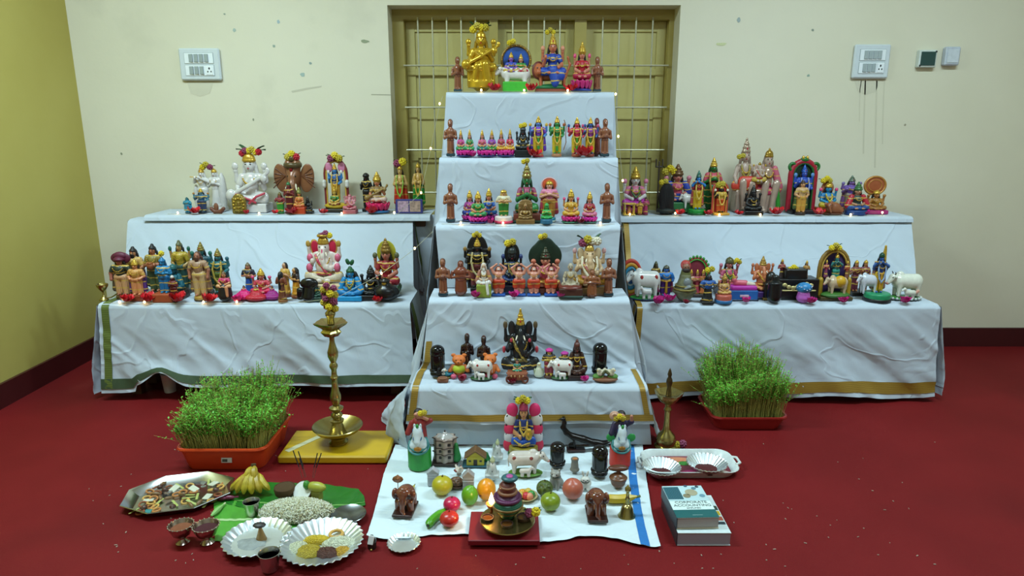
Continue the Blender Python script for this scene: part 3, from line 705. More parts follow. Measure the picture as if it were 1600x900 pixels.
def seated(skin=SK, top=None, low='#b01838', base='lotus', bc='#d0208a', bc2='#1d4f9c', arms=4, crown='tall', cc=GOLD, hair='#17100e', halo=None, halo2=None, gar=None,
           item='#d64a7a', hands='lap', zb=.2, hw=.3, beard=None, tilak='#c01818', shawl=None, belly=0, bw=.3, prop=None):
    U = 1-zb
    def f(x, y, z): return (x*U, y*U, zb+z*U)
    skin = mm(skin, r=.35); o = []
    if base == 'lotus': o += lotus(zb, bw*1.02, bc, bc2)
    elif base == 'block': o += block(zb, bw, bc, bc2)
    elif base == 'round': o += block(zb, bw*1.05, bc, bc2, round_=True)
    lowp = [C(f(0, .04, .08), f(0, .03, .16), .155*U, .135*U)]
    for s in (-1, 1): lowp += [C(f(s*.08, .02, .09), f(s*hw*.86, -.10, .085), .1*U, .085*U), C(f(s*hw*.86, -.10, .08), f(-s*.03, -.2, .06), .075*U, .055*U)]
    o.append(P('garment', cloth(low), lowp, .02*U+.008))
    bd = [C(f(0, .03, .14), f(0, .03, .35), .1*U, .105*U), C(f(-.13, .03, .39), f(.13, .03, .39), .055*U), C(f(0, .02, .42), f(0, .01, .5), .045*U)]+head(f, .575, .098*U/U*1.0, 0)
    if belly: bd.append(E(f(0, -.04, .24), (belly*U, belly*.9*U, belly*.9*U)))
    bd = [C(f(0, .03, .14), f(0, .03, .35), .115*U, .125*U), C(f(-.14, .03, .39), f(.14, .03, .39), .062*U), C(f(0, .02, .42), f(0, .01, .5), .05*U)]
    if belly: bd.append(E(f(0, -.04, .24), (belly*U, belly*.9*U, belly*.9*U)))
    r = .118
    bd += [E(f(0, 0, .585), (r*.82*U, r*.88*U, r*U)), E(f(0, -r*.88, .57), (.014*U, .018*U, .026*U)), E(f(-r*.8, 0, .58), (.014*U, .024*U, .034*U)), E(f(r*.8, 0, .58), (.014*U, .024*U, .034*U))]
    hp = {'lap': ((-.09, -.17, .17), (.09, -.17, .17)), 'pray': ((-.02, -.17, .33), (.02, -.17, .33)), 'bless': ((-.2, -.17, .38), (.15, -.18, .17)), 'knees': ((-.24, -.16, .15), (.24, -.16, .15)), 'veena': ((-.2, -.16, .2), (.2, -.14, .32))}[hands]
    ap = []
    for s, h in zip((-1, 1), hp):
        el = (s*.245, -.02, .23)
        ap += [C(f(s*.175, .03, .385), f(*el), .058*U, .048*U), C(f(*el), f(*h), .046*U, .036*U), E(f(*h), (.04*U, .04*U, .044*U))]
    for s in (-1, 1): ap.append(E(f(s*.1, -.235, .055), (.065*U, .035*U, .032*U)))
    o.append(P('body', skin, bd+ap, .018*U))
    if top: o.append(P('blouse', cloth(top), [C(f(0, .025, .16), f(0, .025, .34), .123*U, .135*U), C(f(-.15, .03, .38), f(.15, .03, .38), .07*U)]+[C(f(s*.175, .03, .385), f(s*.21, .0, .3), .066*U) for s in (-1, 1)]+([E(f(s*.055, -.075, .32), .05*U) for s in (-1, 1)]), .02))
    if arms == 4:
        ba = []; it = []
        for s in (-1, 1):
            ba += [C(f(s*.15, .06, .38), f(s*.27, .06, .34), .05*U, .045*U), C(f(s*.27, .06, .34), f(s*.27, .02, .48), .044*U, .036*U), E(f(s*.27, .01, .5), .042*U)]
            it += [(f(s*.27, -.005, .56), (.06*U, .05*U, .06*U))]
        o.append(P('rear_arms', skin, ba, .015))
        if item: o.append(P('held_lotus', mm(item), [E(c, r_) for c, r_ in it], 0))
    if hair: o.append(P('hair', mm(hair, r=.5), [E(f(0, .035, .6), (.12*U, .1*U, .118*U))]+[C(f(s*.1, .045, .55), f(s*.14, .05, .38), .042*U, .03*U) for s in (-1, 1)], .02))
    if shawl: o.append(P('shawl', cloth(shawl), [C(f(s*.18, .0, .42), f(s*.3, -.05, .13), .075*U, .1*U) for s in (-1, 1)]+[C(f(-.17, .07, .4), f(.17, .07, .4), .075*U)], .02))
    fu = lambda x, y, z: f(x, y, z)
    fc = face(fu, .585, r, 0, 0, tilak, beard)
    for d in fc:
        if 'balls' in d: d['balls'] = [(c, np.array(q)*U) for c, q in d['balls']]
    o += fc
    o.append(K('necklace', GOLD, [(f(math.sin(a)*.11, -.1-.045*math.cos(a*.7), .41-.11*math.cos(a)), (.016*U,)*3) for a in [(-1.25+2.5*i/10) for i in range(11)]]))
    if gar: o.append(P('garland', mm(gar), CH([f(-.1, -.06, .42), f(-.09, -.14, .3), f(0, -.17, .2), f(.09, -.14, .3), f(.1, -.06, .42)], .024*U), .01))
    cr = crown_parts(lambda x, y, z: f(x, y, z), .585, r, crown, cc)
    for d in cr:
        if 'balls' in d: d['balls'] = [(c, np.array(q)*U) for c, q in d['balls']]
    o += cr
    if halo: o.append(P('halo', mm(halo), [E(f(0, .1, .6), (.24*U, .016, .24*U))], 0))
    if halo2: o.append(P('halo_rim', mm(halo2), [T(f(0, .1, .6), .235*U, .022*U, rot(rx=90))], 0))
    if prop == 'veena':
        o.append(P('veena', mm(item or '#8a5a2a'), CH([f(-.34, -.2, .12), f(.0, -.24, .27), f(.36, -.2, .46)], .036*U, .026*U)+[E(f(-.32, -.21, .13), .095*U), E(f(.3, -.2, .38), .06*U), E(f(.38, -.2, .5), (.04*U, .03*U, .05*U))], .02))
    if prop == 'flute': o.append(P('flute', mm('#caa03a'), [C(f(-.3, -.16, .5), f(.05, -.16, .5), .014)], 0))
    return o
def standing(skin=SK, top=None, low='#b08a20', base='round', bc='#7a4a2a', bc2=None, arms=2, crown='tall', cc=GOLD, hair='#17100e', halo=None, halo2=None, gar=None, item='#c8a040', hands='bless',
             zb=.08, skirt=False, sash=None, beard=None, tilak='#c01818', cape=None, prop=None, bw=.15, wide=1.0, longhair=False):
    U = 1-zb; skin = mm(skin, r=.35); W = wide
    def f(x, y, z): return (x*U*W, y*U, zb+z*U)
    o = []
    if base == 'lotus': o += lotus(zb, bw, bc, bc2 or bc)
    elif base: o += block(zb, bw, bc, bc2, round_=(base == 'round'))
    if skirt: lp = [C(f(0, .01, .06), f(0, .01, .44), .125*U, .085*U), E(f(0, .01, .05), (.15*U, .125*U, .06*U))]
    else: lp = [C(f(s*.065, .01, .05), f(s*.055, .01, .4), .068*U, .09*U) for s in (-1, 1)]+[E(f(0, .01, .42), (.14*U, .11*U, .08*U))]
    o.append(P('garment', cloth(low), lp, .03))
    r = .08
    bd = [C(f(0, .01, .44), f(0, .01, .6), .09*U, .105*U), C(f(-.11, .01, .64), f(.11, .01, .64), .052*U), C(f(0, .005, .66), f(0, 0, .72), .04*U),
          E(f(0, 0, .775), (r*.84*U, r*.9*U, r*U)), E(f(0, -r*.88, .765), (.011*U, .014*U, .02*U))]
    hp = {'bless': ((-.16, -.13, .6), (.15, -.12, .46)), 'pray': ((-.015, -.13, .58), (.015, -.13, .58)), 'down': ((-.17, -.03, .36), (.17, -.03, .36)), 'fold': ((.06, -.12, .52), (-.06, -.12, .54)), 'hip': ((-.11, -.08, .44), (.11, -.08, .44)), 'flute': ((-.12, -.13, .7), (-.03, -.14, .71)), 'up': ((-.05, -.02, .93), (.05, -.02, .93))}[hands]
    for s, h in zip((-1, 1), hp):
        el = (s*.185, .01, .5) if hands not in ('up', 'flute') else ((s*.19, .0, .8) if hands == 'up' else (s*.19, -.04, .6))
        bd += [C(f(s*.125, .01, .635), f(*el), .048*U, .04*U), C(f(*el), f(*h), .038*U, .03*U), E(f(*h), (.033*U, .033*U, .036*U))]
    for s in (-1, 1): bd.append(E(f(s*.06, -.05, .02), (.035*U, .06*U, .025*U)))
    o.append(P('body', skin, bd, .016))
    if top: o.append(P('blouse', cloth(top), [C(f(0, .01, .46), f(0, .01, .59), .098*U, .115*U), C(f(-.11, .01, .635), f(.11, .01, .635), .06*U)]+[C(f(s*.125, .01, .635), f(s*.16, .01, .55), .056*U) for s in (-1, 1)], .02))
    if arms == 4:
        ba = []; it = []
        for s in (-1, 1):
            ba += [C(f(s*.11, .04, .63), f(s*.2, .04, .6), .046*U, .04*U), C(f(s*.2, .04, .6), f(s*.205, .01, .71), .038*U, .03*U)]
            it.append(E(f(s*.205, 0, .75), (.045*U, .03*U, .05*U)))
        o.append(P('rear_arms', skin, ba, .012)); o.append(P('held_emblem', mm(item), it, 0))
    if hair: o.append(P('hair', mm(hair, r=.5), [E(f(0, .025, .787), (.08*U, .07*U, .08*U))]+[C(f(s*.068, .03, .75), f(s*.09, .035, .65), .03*U, .02*U) for s in (-1, 1)]+([C(f(0, .06, .76), f(0, .09, .36), .06*U, .045*U)] if longhair else []), .015))
    def sc(L):
        for d in L:
            if 'balls' in d: d['balls'] = [(c, np.array(q)*U) for c, q in d['balls']]
        return L
    o += sc(face(f, .775, r, 0, 0, tilak, beard))
    o.append(K('necklace', GOLD, [(f(math.sin(a)*.09, -.095-.03*math.cos(a), .66-.1*math.cos(a)), (.013*U,)*3) for a in [(-1.25+2.5*i/8) for i in range(9)]]))
    if gar: o.append(P('garland', mm(gar), CH([f(-.08, -.06, .68), f(-.1, -.12, .52), f(-.06, -.135, .33), f(0, -.14, .25), f(.06, -.135, .33), f(.1, -.12, .52), f(.08, -.06, .68)], .022*U), .01))
    if sash: o.append(P('sash', cloth(sash), [C(f(0, -.11, .42), f(0, -.09, .1), .028*U, .04*U), T(f(0, .01, .44), .125*U, .02*U)], .015))
    if cape: o.append(P('cape', cloth(cape), [C(f(s*.12, .05, .62), f(s*.16, .06, .12), .05*U, .06*U) for s in (-1, 1)]+[B(f(0, .07, .36), (.14*U, .03*U, .28*U), .02)], .03))
    o += sc(crown_parts(f, .775, r, crown, cc))
    if halo: o.append(P('halo', mm(halo), [E(f(0, .07, .8), (.17*U, .016, .17*U))], 0))
    if halo2: o.append(P('halo_rim', mm(halo2), [T(f(0, .07, .8), .165*U, .018*U, rot(rx=90))], 0))
    if prop == 'flute': o.append(P('flute', mm('#caa03a'), [C(f(-.24, -.15, .72), f(.06, -.13, .7), .012)], 0))
    if prop == 'bow': o.append(P('bow', mm('#8a5a28'), CH([f(.2, -.06, .1), f(.27, -.06, .3), f(.25, -.06, .5), f(.27, -.06, .7), f(.2, -.06, .88)], .013), 0))
    if prop == 'staff': o.append(P('staff', mm('#8a5a28'), [C(f(-.2, -.1, .0), f(-.2, -.1, .86), .014)], 0))
    if prop == 'pot': o.append(P('pot', mm('#8a4a28'), [E(f(0, -.15, .5), (.07, .06, .065)), T(f(0, -.15, .56), .04, .015)], .01))
    return o
def doll(c='#86523a', bc='#1f3a42', apron='#6b3a26', bowl=True, bulge=1.0):
    """turned wooden doll: bald round head, folded arms, long wrap, small dark plinth"""
    W = m(c, .16, 0, None, .22, 30, 0, .6); b = bulge
    return [P('plinth', m(bc, .25), [B((0, 0, .045), (.15, .13, .045), .02)], 0),
            P('body', W, [C((0, 0, .12), (0, 0, .42), .135*b, .12*b), C((0, 0, .42), (0, 0, .66), .105*b, .135*b), C((-.12*b, 0, .67), (.12*b, 0, .67), .06), C((0, 0, .7), (0, -.01, .8), .055), E((0, -.01, .885), (.088, .095, .115)), E((0, -.105, .87), (.014, .02, .025)),
                          C((-.175*b, 0, .66), (-.2*b, -.03, .5), .05, .045), C((-.2*b, -.03, .5), (-.03, -.15, .54), .042, .036), C((.175*b, 0, .66), (.2*b, -.03, .5), .05, .045), C((.2*b, -.03, .5), (.03, -.15, .56), .042, .036), E((-.07, -.07, .1), (.05, .08, .03)), E((.07, -.07, .1), (.05, .08, .03))], .03),
            P('wrap_folds', m(apron, .2), [C((x, -.115*b, .13), (x*.6, -.1*b, .42), .018) for x in (-.06, 0, .06)]+[T((0, 0, .44), .118*b, .016)], .01)] + \
           ([P('bowl', m(apron, .2), [E((0, -.16, .53), (.07, .05, .05))], 0)] if bowl else []) + \
           [K('eyes', EYE, [((s*.035, -.098, .9), (.014, .008, .009)) for s in (-1, 1)]), P('hair', m('#4a2616', .3), [E((0, .02, .92), (.09, .09, .09))], 0)]
def pair(fa, fb, dx=.2, s=1.0, extra=None, dz=(0, 0)):
    return xf(fa, s, (-dx, 0, dz[0])) + xf(fb, s, (dx, .02, dz[1])) + (extra or [])
def ganesha(skin='#d98a94', low='#c8a040', ear='#c2204a', ear2=None, base='block', bc='#d8c8b0', bc2='#b02040', crown='tall', cc=GOLD, gar=None, zb=.16, trunk=None, item=GOLD, sash='#c2304a', hw=.34):
    U = 1-zb; S_ = mm(skin, r=.32)
    def f(x, y, z): return (x*U, y*U, zb+z*U)
    o = lotus(zb, .36, bc, bc2) if base == 'lotus' else (block(zb, .33, bc, bc2, round_=(base == 'round')) if base else [])
    o.append(P('garment', cloth(low), [C(f(0, .04, .08), f(0, .03, .14), .16*U)]+[q for s in (-1, 1) for q in (C(f(s*.1, .0, .1), f(s*hw, -.1, .11), .095*U, .085*U), C(f(s*hw, -.1, .09), f(s*.04, -.2, .06), .07*U, .05*U))], .025))
    bd = [E(f(0, -.03, .27), (.19*U, .17*U, .17*U)), C(f(-.15, .03, .43), f(.15, .03, .43), .075*U), E(f(0, 0, .56), (.125*U, .115*U, .125*U)), E(f(0, -.07, .52), (.07*U, .07*U, .08*U))]
    bd += CH([f(0, -.12, .52), f(.0, -.17, .43), f(.015, -.19, .34), f(.05, -.2, .27), f(.1, -.2, .25), f(.12, -.2, .29)], .055*U, .026*U)
    for s, h in ((-1, (-.22, -.17, .36)), (1, (.17, -.19, .24))):
        bd += [C(f(s*.19, .02, .43), f(s*.28, -.03, .29), .055*U, .045*U), C(f(s*.28, -.03, .29), f(*h), .042*U, .034*U), E(f(*h), (.04*U, .035*U, .045*U))]
    for s in (-1, 1): bd += [C(f(s*.18, .05, .43), f(s*.32, .05, .42), .045*U), C(f(s*.32, .05, .42), f(s*.33, .01, .56), .04*U, .032*U), E(f(s*.09, -.24, .05), (.065*U, .04*U, .035*U))]
    o.append(P('body', S_, bd, .025))
    o.append(P('ears', mm(ear), [E(f(s*.185, .02, .56), (.085*U, .03*U, .115*U), rot(ry=s*14)) for s in (-1, 1)], 0))
    if ear2: o.append(P('ear_rims', mm(ear2), [E(f(s*.195, .035, .56), (.105*U, .028*U, .135*U), rot(ry=s*14)) for s in (-1, 1)], 0))
    if trunk: o.append(P('trunk_paint', mm(trunk), CH([f(0, -.145, .53), f(.0, -.2, .43), f(.015, -.215, .34)], .03*U, .02*U), 0))
    o.append(P('tusks', m('#e6dcc4'), [C(f(s*.07, -.12, .48), f(s*.1, -.2, .45), .02*U, .012*U) for s in (-1, 1)], 0))
    o.append(K('eyes', EYE, [(f(s*.062, -.115, .58), (.016*U, .01*U, .012*U)) for s in (-1, 1)]))
    o.append(P('held_emblem', mm(item), [E(f(s*.33, 0, .62), (.05*U, .035*U, .055*U)) for s in (-1, 1)], 0))
    o.append(P('sash', cloth(sash), CH([f(-.17, -.06, .44), f(-.1, -.17, .36), f(.05, -.205, .2), f(.16, -.15, .12)], .024*U)+[T(f(0, -.02, .16), .165*U, .026*U)], .01))
    o.append(K('necklace', GOLD, [(f(math.sin(a)*.15, -.1-.1*math.cos(a), .44-.16*math.cos(a)), (.016*U,)*3) for a in [(-1.3+2.6*i/14) for i in range(15)]]))
    if gar: o.append(P('garland', mm(gar), CH([f(-.16, -.05, .5), f(-.17, -.14, .35), f(0, -.23, .15), f(.17, -.14, .35), f(.16, -.05, .5)], .03*U), .01))
    r = .115
    cr = crown_parts(f, .575, r*.92, crown, cc)
    for d in cr:
        if 'balls' in d: d['balls'] = [(c, np.array(q)*U) for c, q in d['balls']]
    return o+cr
def cow(body='#d8d4cc', spots='#a8362e', base='#2f8a35', rim='#173d5a', calf=True, flip=1, horn='#3a2a22', calfc=None, headdown=0.0, rot_=0):
    W = mm(body, r=.2); s = flip
    o = [P('base', mm(base), [E((0, 0, .045), (.56, .3, .065))], 0)]
    if rim: o.append(P('base_rim', mm(rim), [E((0, 0, .02), (.58, .32, .04))], 0))
    hz = .74-headdown
    bd = [C((-s*.28, 0, .56), (s*.26, 0, .58), .25, .24), E((-s*.38, 0, .58), (.18, .19, .22)), E((s*.24, 0, .8), (.13, .1, .1)), C((s*.33, 0, .62), (s*.52, -.05, hz-.03), .16, .11), C((s*.52, -.06, hz-.03), (s*.68, -.1, hz-.18), .105, .07)]
    for x in (-.36, .28):
        for y in (-.1, .1): bd += [C((s*x, y*1.3, .44), (s*x*1.02, y*1.3, .08), .09, .055)]
    bd += [E((s*.48, -.17, hz), (.035, .09, .04)), E((s*.48, .07, hz), (.035, .09, .04))]
    o.append(P('body', W, bd, .05))
    o.append(P('tail', W, CH([(-s*.5, 0, .68), (-s*.56, 0, .55), (-s*.54, 0, .28)], .022), 0))
    o.append(P('horns', mm(horn), CH([(s*.48, -.1, hz+.05), (s*.47, -.14, hz+.1), (s*.5, -.15, hz+.15)], .028, .014)+CH([(s*.48, .0, hz+.05), (s*.47, .05, hz+.1), (s*.5, .06, hz+.15)], .028, .014), 0))
    if spots: o.append(P('spots', mm(spots), [E((-s*.36, -.2, .66), (.07, .035, .075)), E((s*.18, -.215, .66), (.065, .035, .07))], 0))
    o.append(K('eyes', EYE, [((s*.57, -.16, hz-.02), (.024, .014, .024))])); o.append(P('hooves', m('#2a201c'), [E((s*x*1.02, y*1.3, .1), (.062, .062, .035)) for x in (-.36, .28) for y in (-.1, .1)], 0))
    o.append(K('muzzle', m('#c98a80'), [((s*.72, -.11, hz-.21), (.06, .06, .05))]))
    if calf:
        c = mm(calfc or body, r=.22)
        o.append(P('calf', c, [C((-s*.12, -.3, .26), (s*.1, -.3, .27), .085), C((s*.1, -.3, .28), (s*.2, -.31, .38), .055, .045), C((s*.2, -.31, .38), (s*.28, -.32, .33), .045, .032)]+[C((s*x, -.3, .22), (s*x, -.3, .08), .032) for x in (-.14, -.08, .07, .12)], .03))
    return o
def arch(w=.34, h=1.0, c='#b01838', r=.05, c2=None, back=None, y=.1, base='#2a2030', top=True):
    """upright arch frame with a plate behind"""
    pts = [(-w, y, .06), (-w, y, h-w)]+[(-w*math.cos(a), y, h-w+w*math.sin(a)) for a in [PI*i/10 for i in range(1, 10)]]+[(w, y, h-w), (w, y, .06)]
    o = [P('arch', mm(c), CH(pts, r), 0)]
    if c2: o.append(P('arch_trim', mm(c2), CH([(p[0]*.86, p[1]-.02, p[2]*.965) for p in pts], r*.5), 0))
    if back: o.append(P('back_plate', mm(back), [B((0, y+.02, (h-w)/2+.03), (w, .025, (h-w)/2), .01), E((0, y+.02, h-w), (w, .028, w))], .0))
    if base: o += block(.07, w*1.12, base, None, .18)
    return o
def stone(c='#0e0f10', n=1.0):
    B_ = m(c, .08, sc=10)
    return [P('stone', B_, [C((0, 0, .16), (0, 0, .8), .185, .19), E((0, 0, .1), (.2, .2, .1)), C((-.1, -.12, .3), (-.11, -.14, .7), .05), C((.1, -.12, .3), (.11, -.14, .7), .05)], .06), P('collar', B_, [T((0, 0, .72), .17, .03), T((0, 0, .2), .185, .035)], .01)]
def blackidol(gold=True, seat=True, c='#12100f'):
    o = seated(c, None, c, 'block', c, None, 4, 'tall', m('#1d1814', .3), c, item=c, zb=.14) if seat else standing(c, None, c, 'block', c, None, 2, 'tall', m('#1d1814', .3), c)
    out = []
    for d in o:
        d = dict(d)
        if not gold and d['n'] in ('necklace', 'lips', 'tilak', 'crown_jewel'): continue
        if d['n'] in ('lips', 'tilak', 'crown_jewel'): continue
        out.append(d)
    return out

# ------------------------------------------------------------------ placing a figurine
LAST = []
CLAMP = {2.44: .178, 2.66: .178, 2.86: .178, 3.06: .178, 3.26: .3, 2.95: .25, 2.93: .25, 3.45: .27}
def put(parts, label, px, top, t, off=None, w=None, by=None, name='deity_figurine', cat='figurine', group=None, rz=0, vox=1.0, depth=None, z=None, ball=False):
    """px: centre column, top: row of the highest point, w: width in pixels, t: (height, front depth) of the tier"""
    if by is not None: loc = Vector(at_h(px, by, t[0])); loc.y += .03; d = min(loc.y, t[1]+.1) if t[1] > 2 else loc.y
    else: d = t[1]+(off if off is not None else .07)
    h0 = t[0]+.002 if z is None else z
    ztop = at_d(px, top, d)[2]; H = max(.02, ztop-h0)
    if ball: H = (by-top)/ppm(d, h0)*ball; depth = w/ppm(d, h0)
    k = ppm(d, h0+H*.4); X = (px-800)/FPX*(FPX/k)
    root = build(parts, name, H, w/k if w else None, depth, vox)
    if t[1] > 2:                               # stay on the tread
        dep = {2.44: .178, 2.66: .178, 2.86: .178, 3.06: .178, 3.26: .3, 2.95: .25, 2.93: .25, 3.45: .27}.get(round(t[1], 2), .3)
        d = min(max(d, t[1]+root['_dep']*.5+.002), t[1]+dep-root['_dep']*.5)
    elif by is not None: d += root['_dep']*.5-.03
    X = (px-800)/ppm(d, h0+H*.4)
    root.location = (X, d, h0); del root['_dep']; root.rotation_euler.z = math.radians(rz)
    tag(root, label, cat, group); LAST[:] = [root, H, px]
    return root
def clone(src, label, px, t, off, rz=0, by=None, sc=1.0, z=None):
    r = copy_tree(src); d = t[1]+off if by is None else at_h(px, by, t[0])[1]+.03
    if t[1] > 2: d = min(d, t[1]+CLAMP[round(t[1], 2)]-.05)
    h0 = t[0]+.002 if z is None else z
    k = ppm(d, h0+.05); r.location = ((px-800)/k, d, h0); r.rotation_euler.z = math.radians(rz); r.scale = (sc, sc, sc); r['label'] = label
    return r
# ------------------------------------------------------------------ flowers
def petal_mesh(name, mat, L=1.0, W=.42, cup=.35, ruff=.12):
    V = []; F = []; nu, nv = 5, 5
    for j in range(nv):
        t = j/(nv-1); w = W*math.sin(PI*min(1, .12+t*.78))**.7
        for i in range(nu):
            s = -1+2*i/(nu-1); V.append((s*w, t*L, cup*t*t*L+.12*s*s*L*t+ruff*t*math.sin(s*7+j)))
    for j in range(nv-1):
        for i in range(nu-1): F.append((j*nu+i, j*nu+i+1, (j+1)*nu+i+1, (j+1)*nu+i))
    return mk_mesh(name, V, F, mat)
REDP = petal_mesh('petal', m('#d01420', .5, sc=20), 1, .5, .4, .2); MAGP = petal_mesh('petal', m('#c2147a', .5, sc=20), 1, .5, .5, .05)
DRP = petal_mesh('petal', m('#8a0f2e', .5, sc=20), 1, .5, .5, .05); LEAFM = petal_mesh('leaf', m('#1f4a22', .45, sc=20), 1, .3, -.15, .03)
PKP = petal_mesh('petal', m('#e0207a', .5, sc=20), 1, .5, .6, .06)
STM = MB().tube([(0, 0, 0), (0, .1, .5), (0, .22, 1.0)], .07, 6).ball((0, .24, 1.04), .12).mesh('stamen', m('#d8a020', .6))
def bloom(n=10):
    b = MB(); random.seed(3)
    for k in range(26):
        z = 1-2*(k+.5)/26; a = k*2.4; q = math.sqrt(1-z*z); d = Vector((q*math.cos(a), q*math.sin(a), z))
        b.ball(d*.72, (.34, .34, .34), 5, 4)
    return b
YEL = bloom().mesh('flower_head', m('#d8c01c', .6, sc=30)); YEL2 = bloom().mesh('flower_head', m('#b8a52a', .6, sc=30)); PNKB = bloom().mesh('flower_head', m('#8a3a5a', .6, sc=30)); REDB = bloom().mesh('flower_head', m('#b81a2c', .6, sc=30)); WHTB = bloom().mesh('flower_head', m('#d8d0b8', .6, sc=30))
def flower(loc, r, pm, name, label, group, n=5, stamen=True, layers=1):
    t = empty(name, loc, random.uniform(0, 6))
    for l in range(layers):
        for i in range(n):
            o = ob('petal', pm, t); o.rotation_euler = (math.radians(random.uniform(8, 30)+28*l), 0, 2*PI*(i+.5*l)/n+random.uniform(-.15, .15)); k = r*.85*(1-.25*l)*random.uniform(.85, 1.15); o.scale = (k, k, k)
            o.location = (0, 0, r*.12)
    if stamen: o = ob('stamen', STM, t); o.scale = (r*.4,)*3; o.location = (0, 0, r*.15); o.rotation_euler = (.5, 0, random.uniform(0, 6))
    return tag(t, label, 'flower', group)
def tflower(px, tr, off, r_px, pm, name, label, group, n=5, stamen=True, layers=1, by=None):
    if by: X, d, _ = at_h(px, by, tr[0])
    else: d = tr[1]+off
    k = ppm(d, tr[0]); return flower(((px-800)/k, d, tr[0]+.004), r_px/k, pm, name, label, group, n, stamen, layers)
def head_flowers(fig, px, py, wpx, d, label, cols=(YEL, YEL2, YEL), leaf=2, hpx=None, name='flower_bunch', group='flower bunches on figurine heads'):
    """a bunch of flowers resting on a figurine's head, centre at the given pixel"""
    near = bool(LAST) and abs(px-LAST[2]) < 16 and name == 'flower_bunch'
    if near: d = LAST[0].location.y            # sit on the figure it belongs to
    p = at_d(px, py, d); k = ppm(d, p[2]); W = wpx/k; n = len(cols); r = W/(n+1)*.9; z = p[2]
    if near: z = min(z, LAST[0].location.z+LAST[1]+r*.55)
    t = empty(name, (p[0], p[1], z));  random.seed(int(px*7+py))
    for i, c in enumerate(cols):
        o = ob('flower_head', c, t); o.scale = (r, r, r); x = (-.5+(i+.5)/n)*W*.75; o.location = (x, -.004*(i % 2), -abs(x)*.35+r*.4*(i % 2))
        o.rotation_euler = (random.uniform(0, 3), random.uniform(0, 3), 0)
    for i in range(leaf):
        o = ob('leaf', LEAFM, t); s = (-1, 1)[i % 2]; q = W*.42; o.scale = (q, q, q); o.location = (s*W*.15, .008, -r*.3); o.rotation_euler = (random.uniform(.2, .9), 0, -s*PI/2+random.uniform(-.4, .4))
    return tag(t, label, 'flowers', group)
# ------------------------------------------------------------------ the dolls, tier by tier
RG, YG = 'red hibiscus blooms laid on the shelves', 'magenta blossoms laid on the shelves'
# ---- top step
D0 = put(doll(), 'brown wooden doll at left end of the top step', 715, 88, T5, .09, 21, name='wooden_doll', group='brown wooden dolls at the step ends')
clone(D0, 'brown wooden doll at right end of the top step', 933, T5, .09)
GLD = m('#cda62c', .22, .55, sc=20); 
g = xf(seated(GLD, GLD, GLD, None, arms=4, crown='cap', cc=GLD, hair=m('#a8841c', .3, .5), item=GLD, hands='veena', prop='veena', zb=0), .8, (0, 0, .24))
g += [P('flowing_robe', GLD, [Y((0, .0, .05), .24, .05), C((0, .02, .1), (0, .0, .32), .17, .19), C((.08, -.18, .34), (.12, -.14, .06), .07, .06), C((-.06, -.16, .32), (-.12, -.1, .06), .06, .06), C((.2, -.06, .3), (.18, -.05, .06), .05, .06), C((-.2, -.04, .28), (-.19, -.03, .06), .05, .05)], .025)]
put(g, 'all golden goddess playing a long veena on the top step', 752, 46, T5, .1, 60, vox=.9)
head_flowers(None, 749, 42, 34, T5[1]+.09, 'yellow flower ring on the golden veena goddess', (YEL, YEL2, YEL, YEL2), 4)
g = xf([q for q in cow('#e0dcd4', '#c9b28a', '#3fae2e', None, False, -1, '#c9a23c') if q['n'] != 'base'], 1, (0, 0, .12))+[P('base', m('#3fae2e', .4), [B((0, .0, .2), (.44, .24, .2), .05)], 0)]
g += xf(seated('#8a5ab0', '#3a4ab0', '#c9a23c', None, arms=2, zb=0, crown='tall'), .85, (-.13, -.06, .72))+xf(seated('#c98a6a', '#2f8a3a', '#b01838', None, arms=2, zb=0), .78, (.22, -.06, .72))
g += [P('halo', m('#1f4fa0', .35), [E((.05, .2, 1.2), (.52, .02, .52))], 0), P('halo_rim', m('#8a6a30', .35, .3), [T((.05, .19, 1.2), .52, .05, rot(rx=90))], 0), K('halo_beads', GOLD, [((.05+.52*math.cos(a), .14, 1.2+.52*math.sin(a)), (.03,)*3) for a in [2*PI*i/20 for i in range(20)]])]
put(g, 'couple riding a white cow before a round blue halo, top step', 801, 68, T5, .1, 60, name='cow_rider_figurine', vox=.9)
head_flowers(None, 799, 66, 15, T5[1]+.09, 'yellow blossoms on top of the round blue halo', (YEL, YEL), 0)
g = seated('#c07050', '#2244a0', '#2348a8', None, arms=4, zb=0, item='#d08a6a', hands='bless', hw=.33)
g = xf(g, .95, (0, -.06, .33))
g.append(P('sari_fall', cloth('#2348a8'), [C((.0, -.2, .42), (.06, -.24, .2), .13, .1), E((.16, -.2, .34), (.16, .08, .13))], .04))
g += [P('lion', m('#b5623a', .35), [C((-.3, .02, .36), (.28, .02, .36), .13, .12), E((-.36, -.08, .44), (.13, .13, .14)), E((-.37, -.2, .4), (.07, .07, .06))]+[C((x, y, .32), (x, y-.02, .12), .05, .042) for x in (-.3, .3) for y in (-.08, .1)]+CH([(.38, 0, .4), (.46, 0, .56), (.4, 0, .7)], .03), .03),
      P('mane', m('#6a2a1c', .5), [T((-.36, -.05, .44), .13, .05, rot(rx=90))], 0), K('lion_eyes', EYE, [((-.4, -.2, .48), (.02, .015, .02)), ((-.31, -.2, .48), (.02, .015, .02))]), P('ground', m('#1f6a3a', .5), [E((0, 0, .1), (.44, .25, .08))], 0), P('base', m('#8a3f26', .4), [B((0, 0, .035), (.45, .25, .035), .01)], 0)]
put(g, 'goddess in a royal blue sari seated on a brown lion', 862, 51, T5, .1, 62, vox=.9)
head_flowers(None, 860, 46, 18, T5[1]+.09, 'yellow flowers on the crown of the lion-riding blue goddess', (YEL, YEL2, YEL), 2)
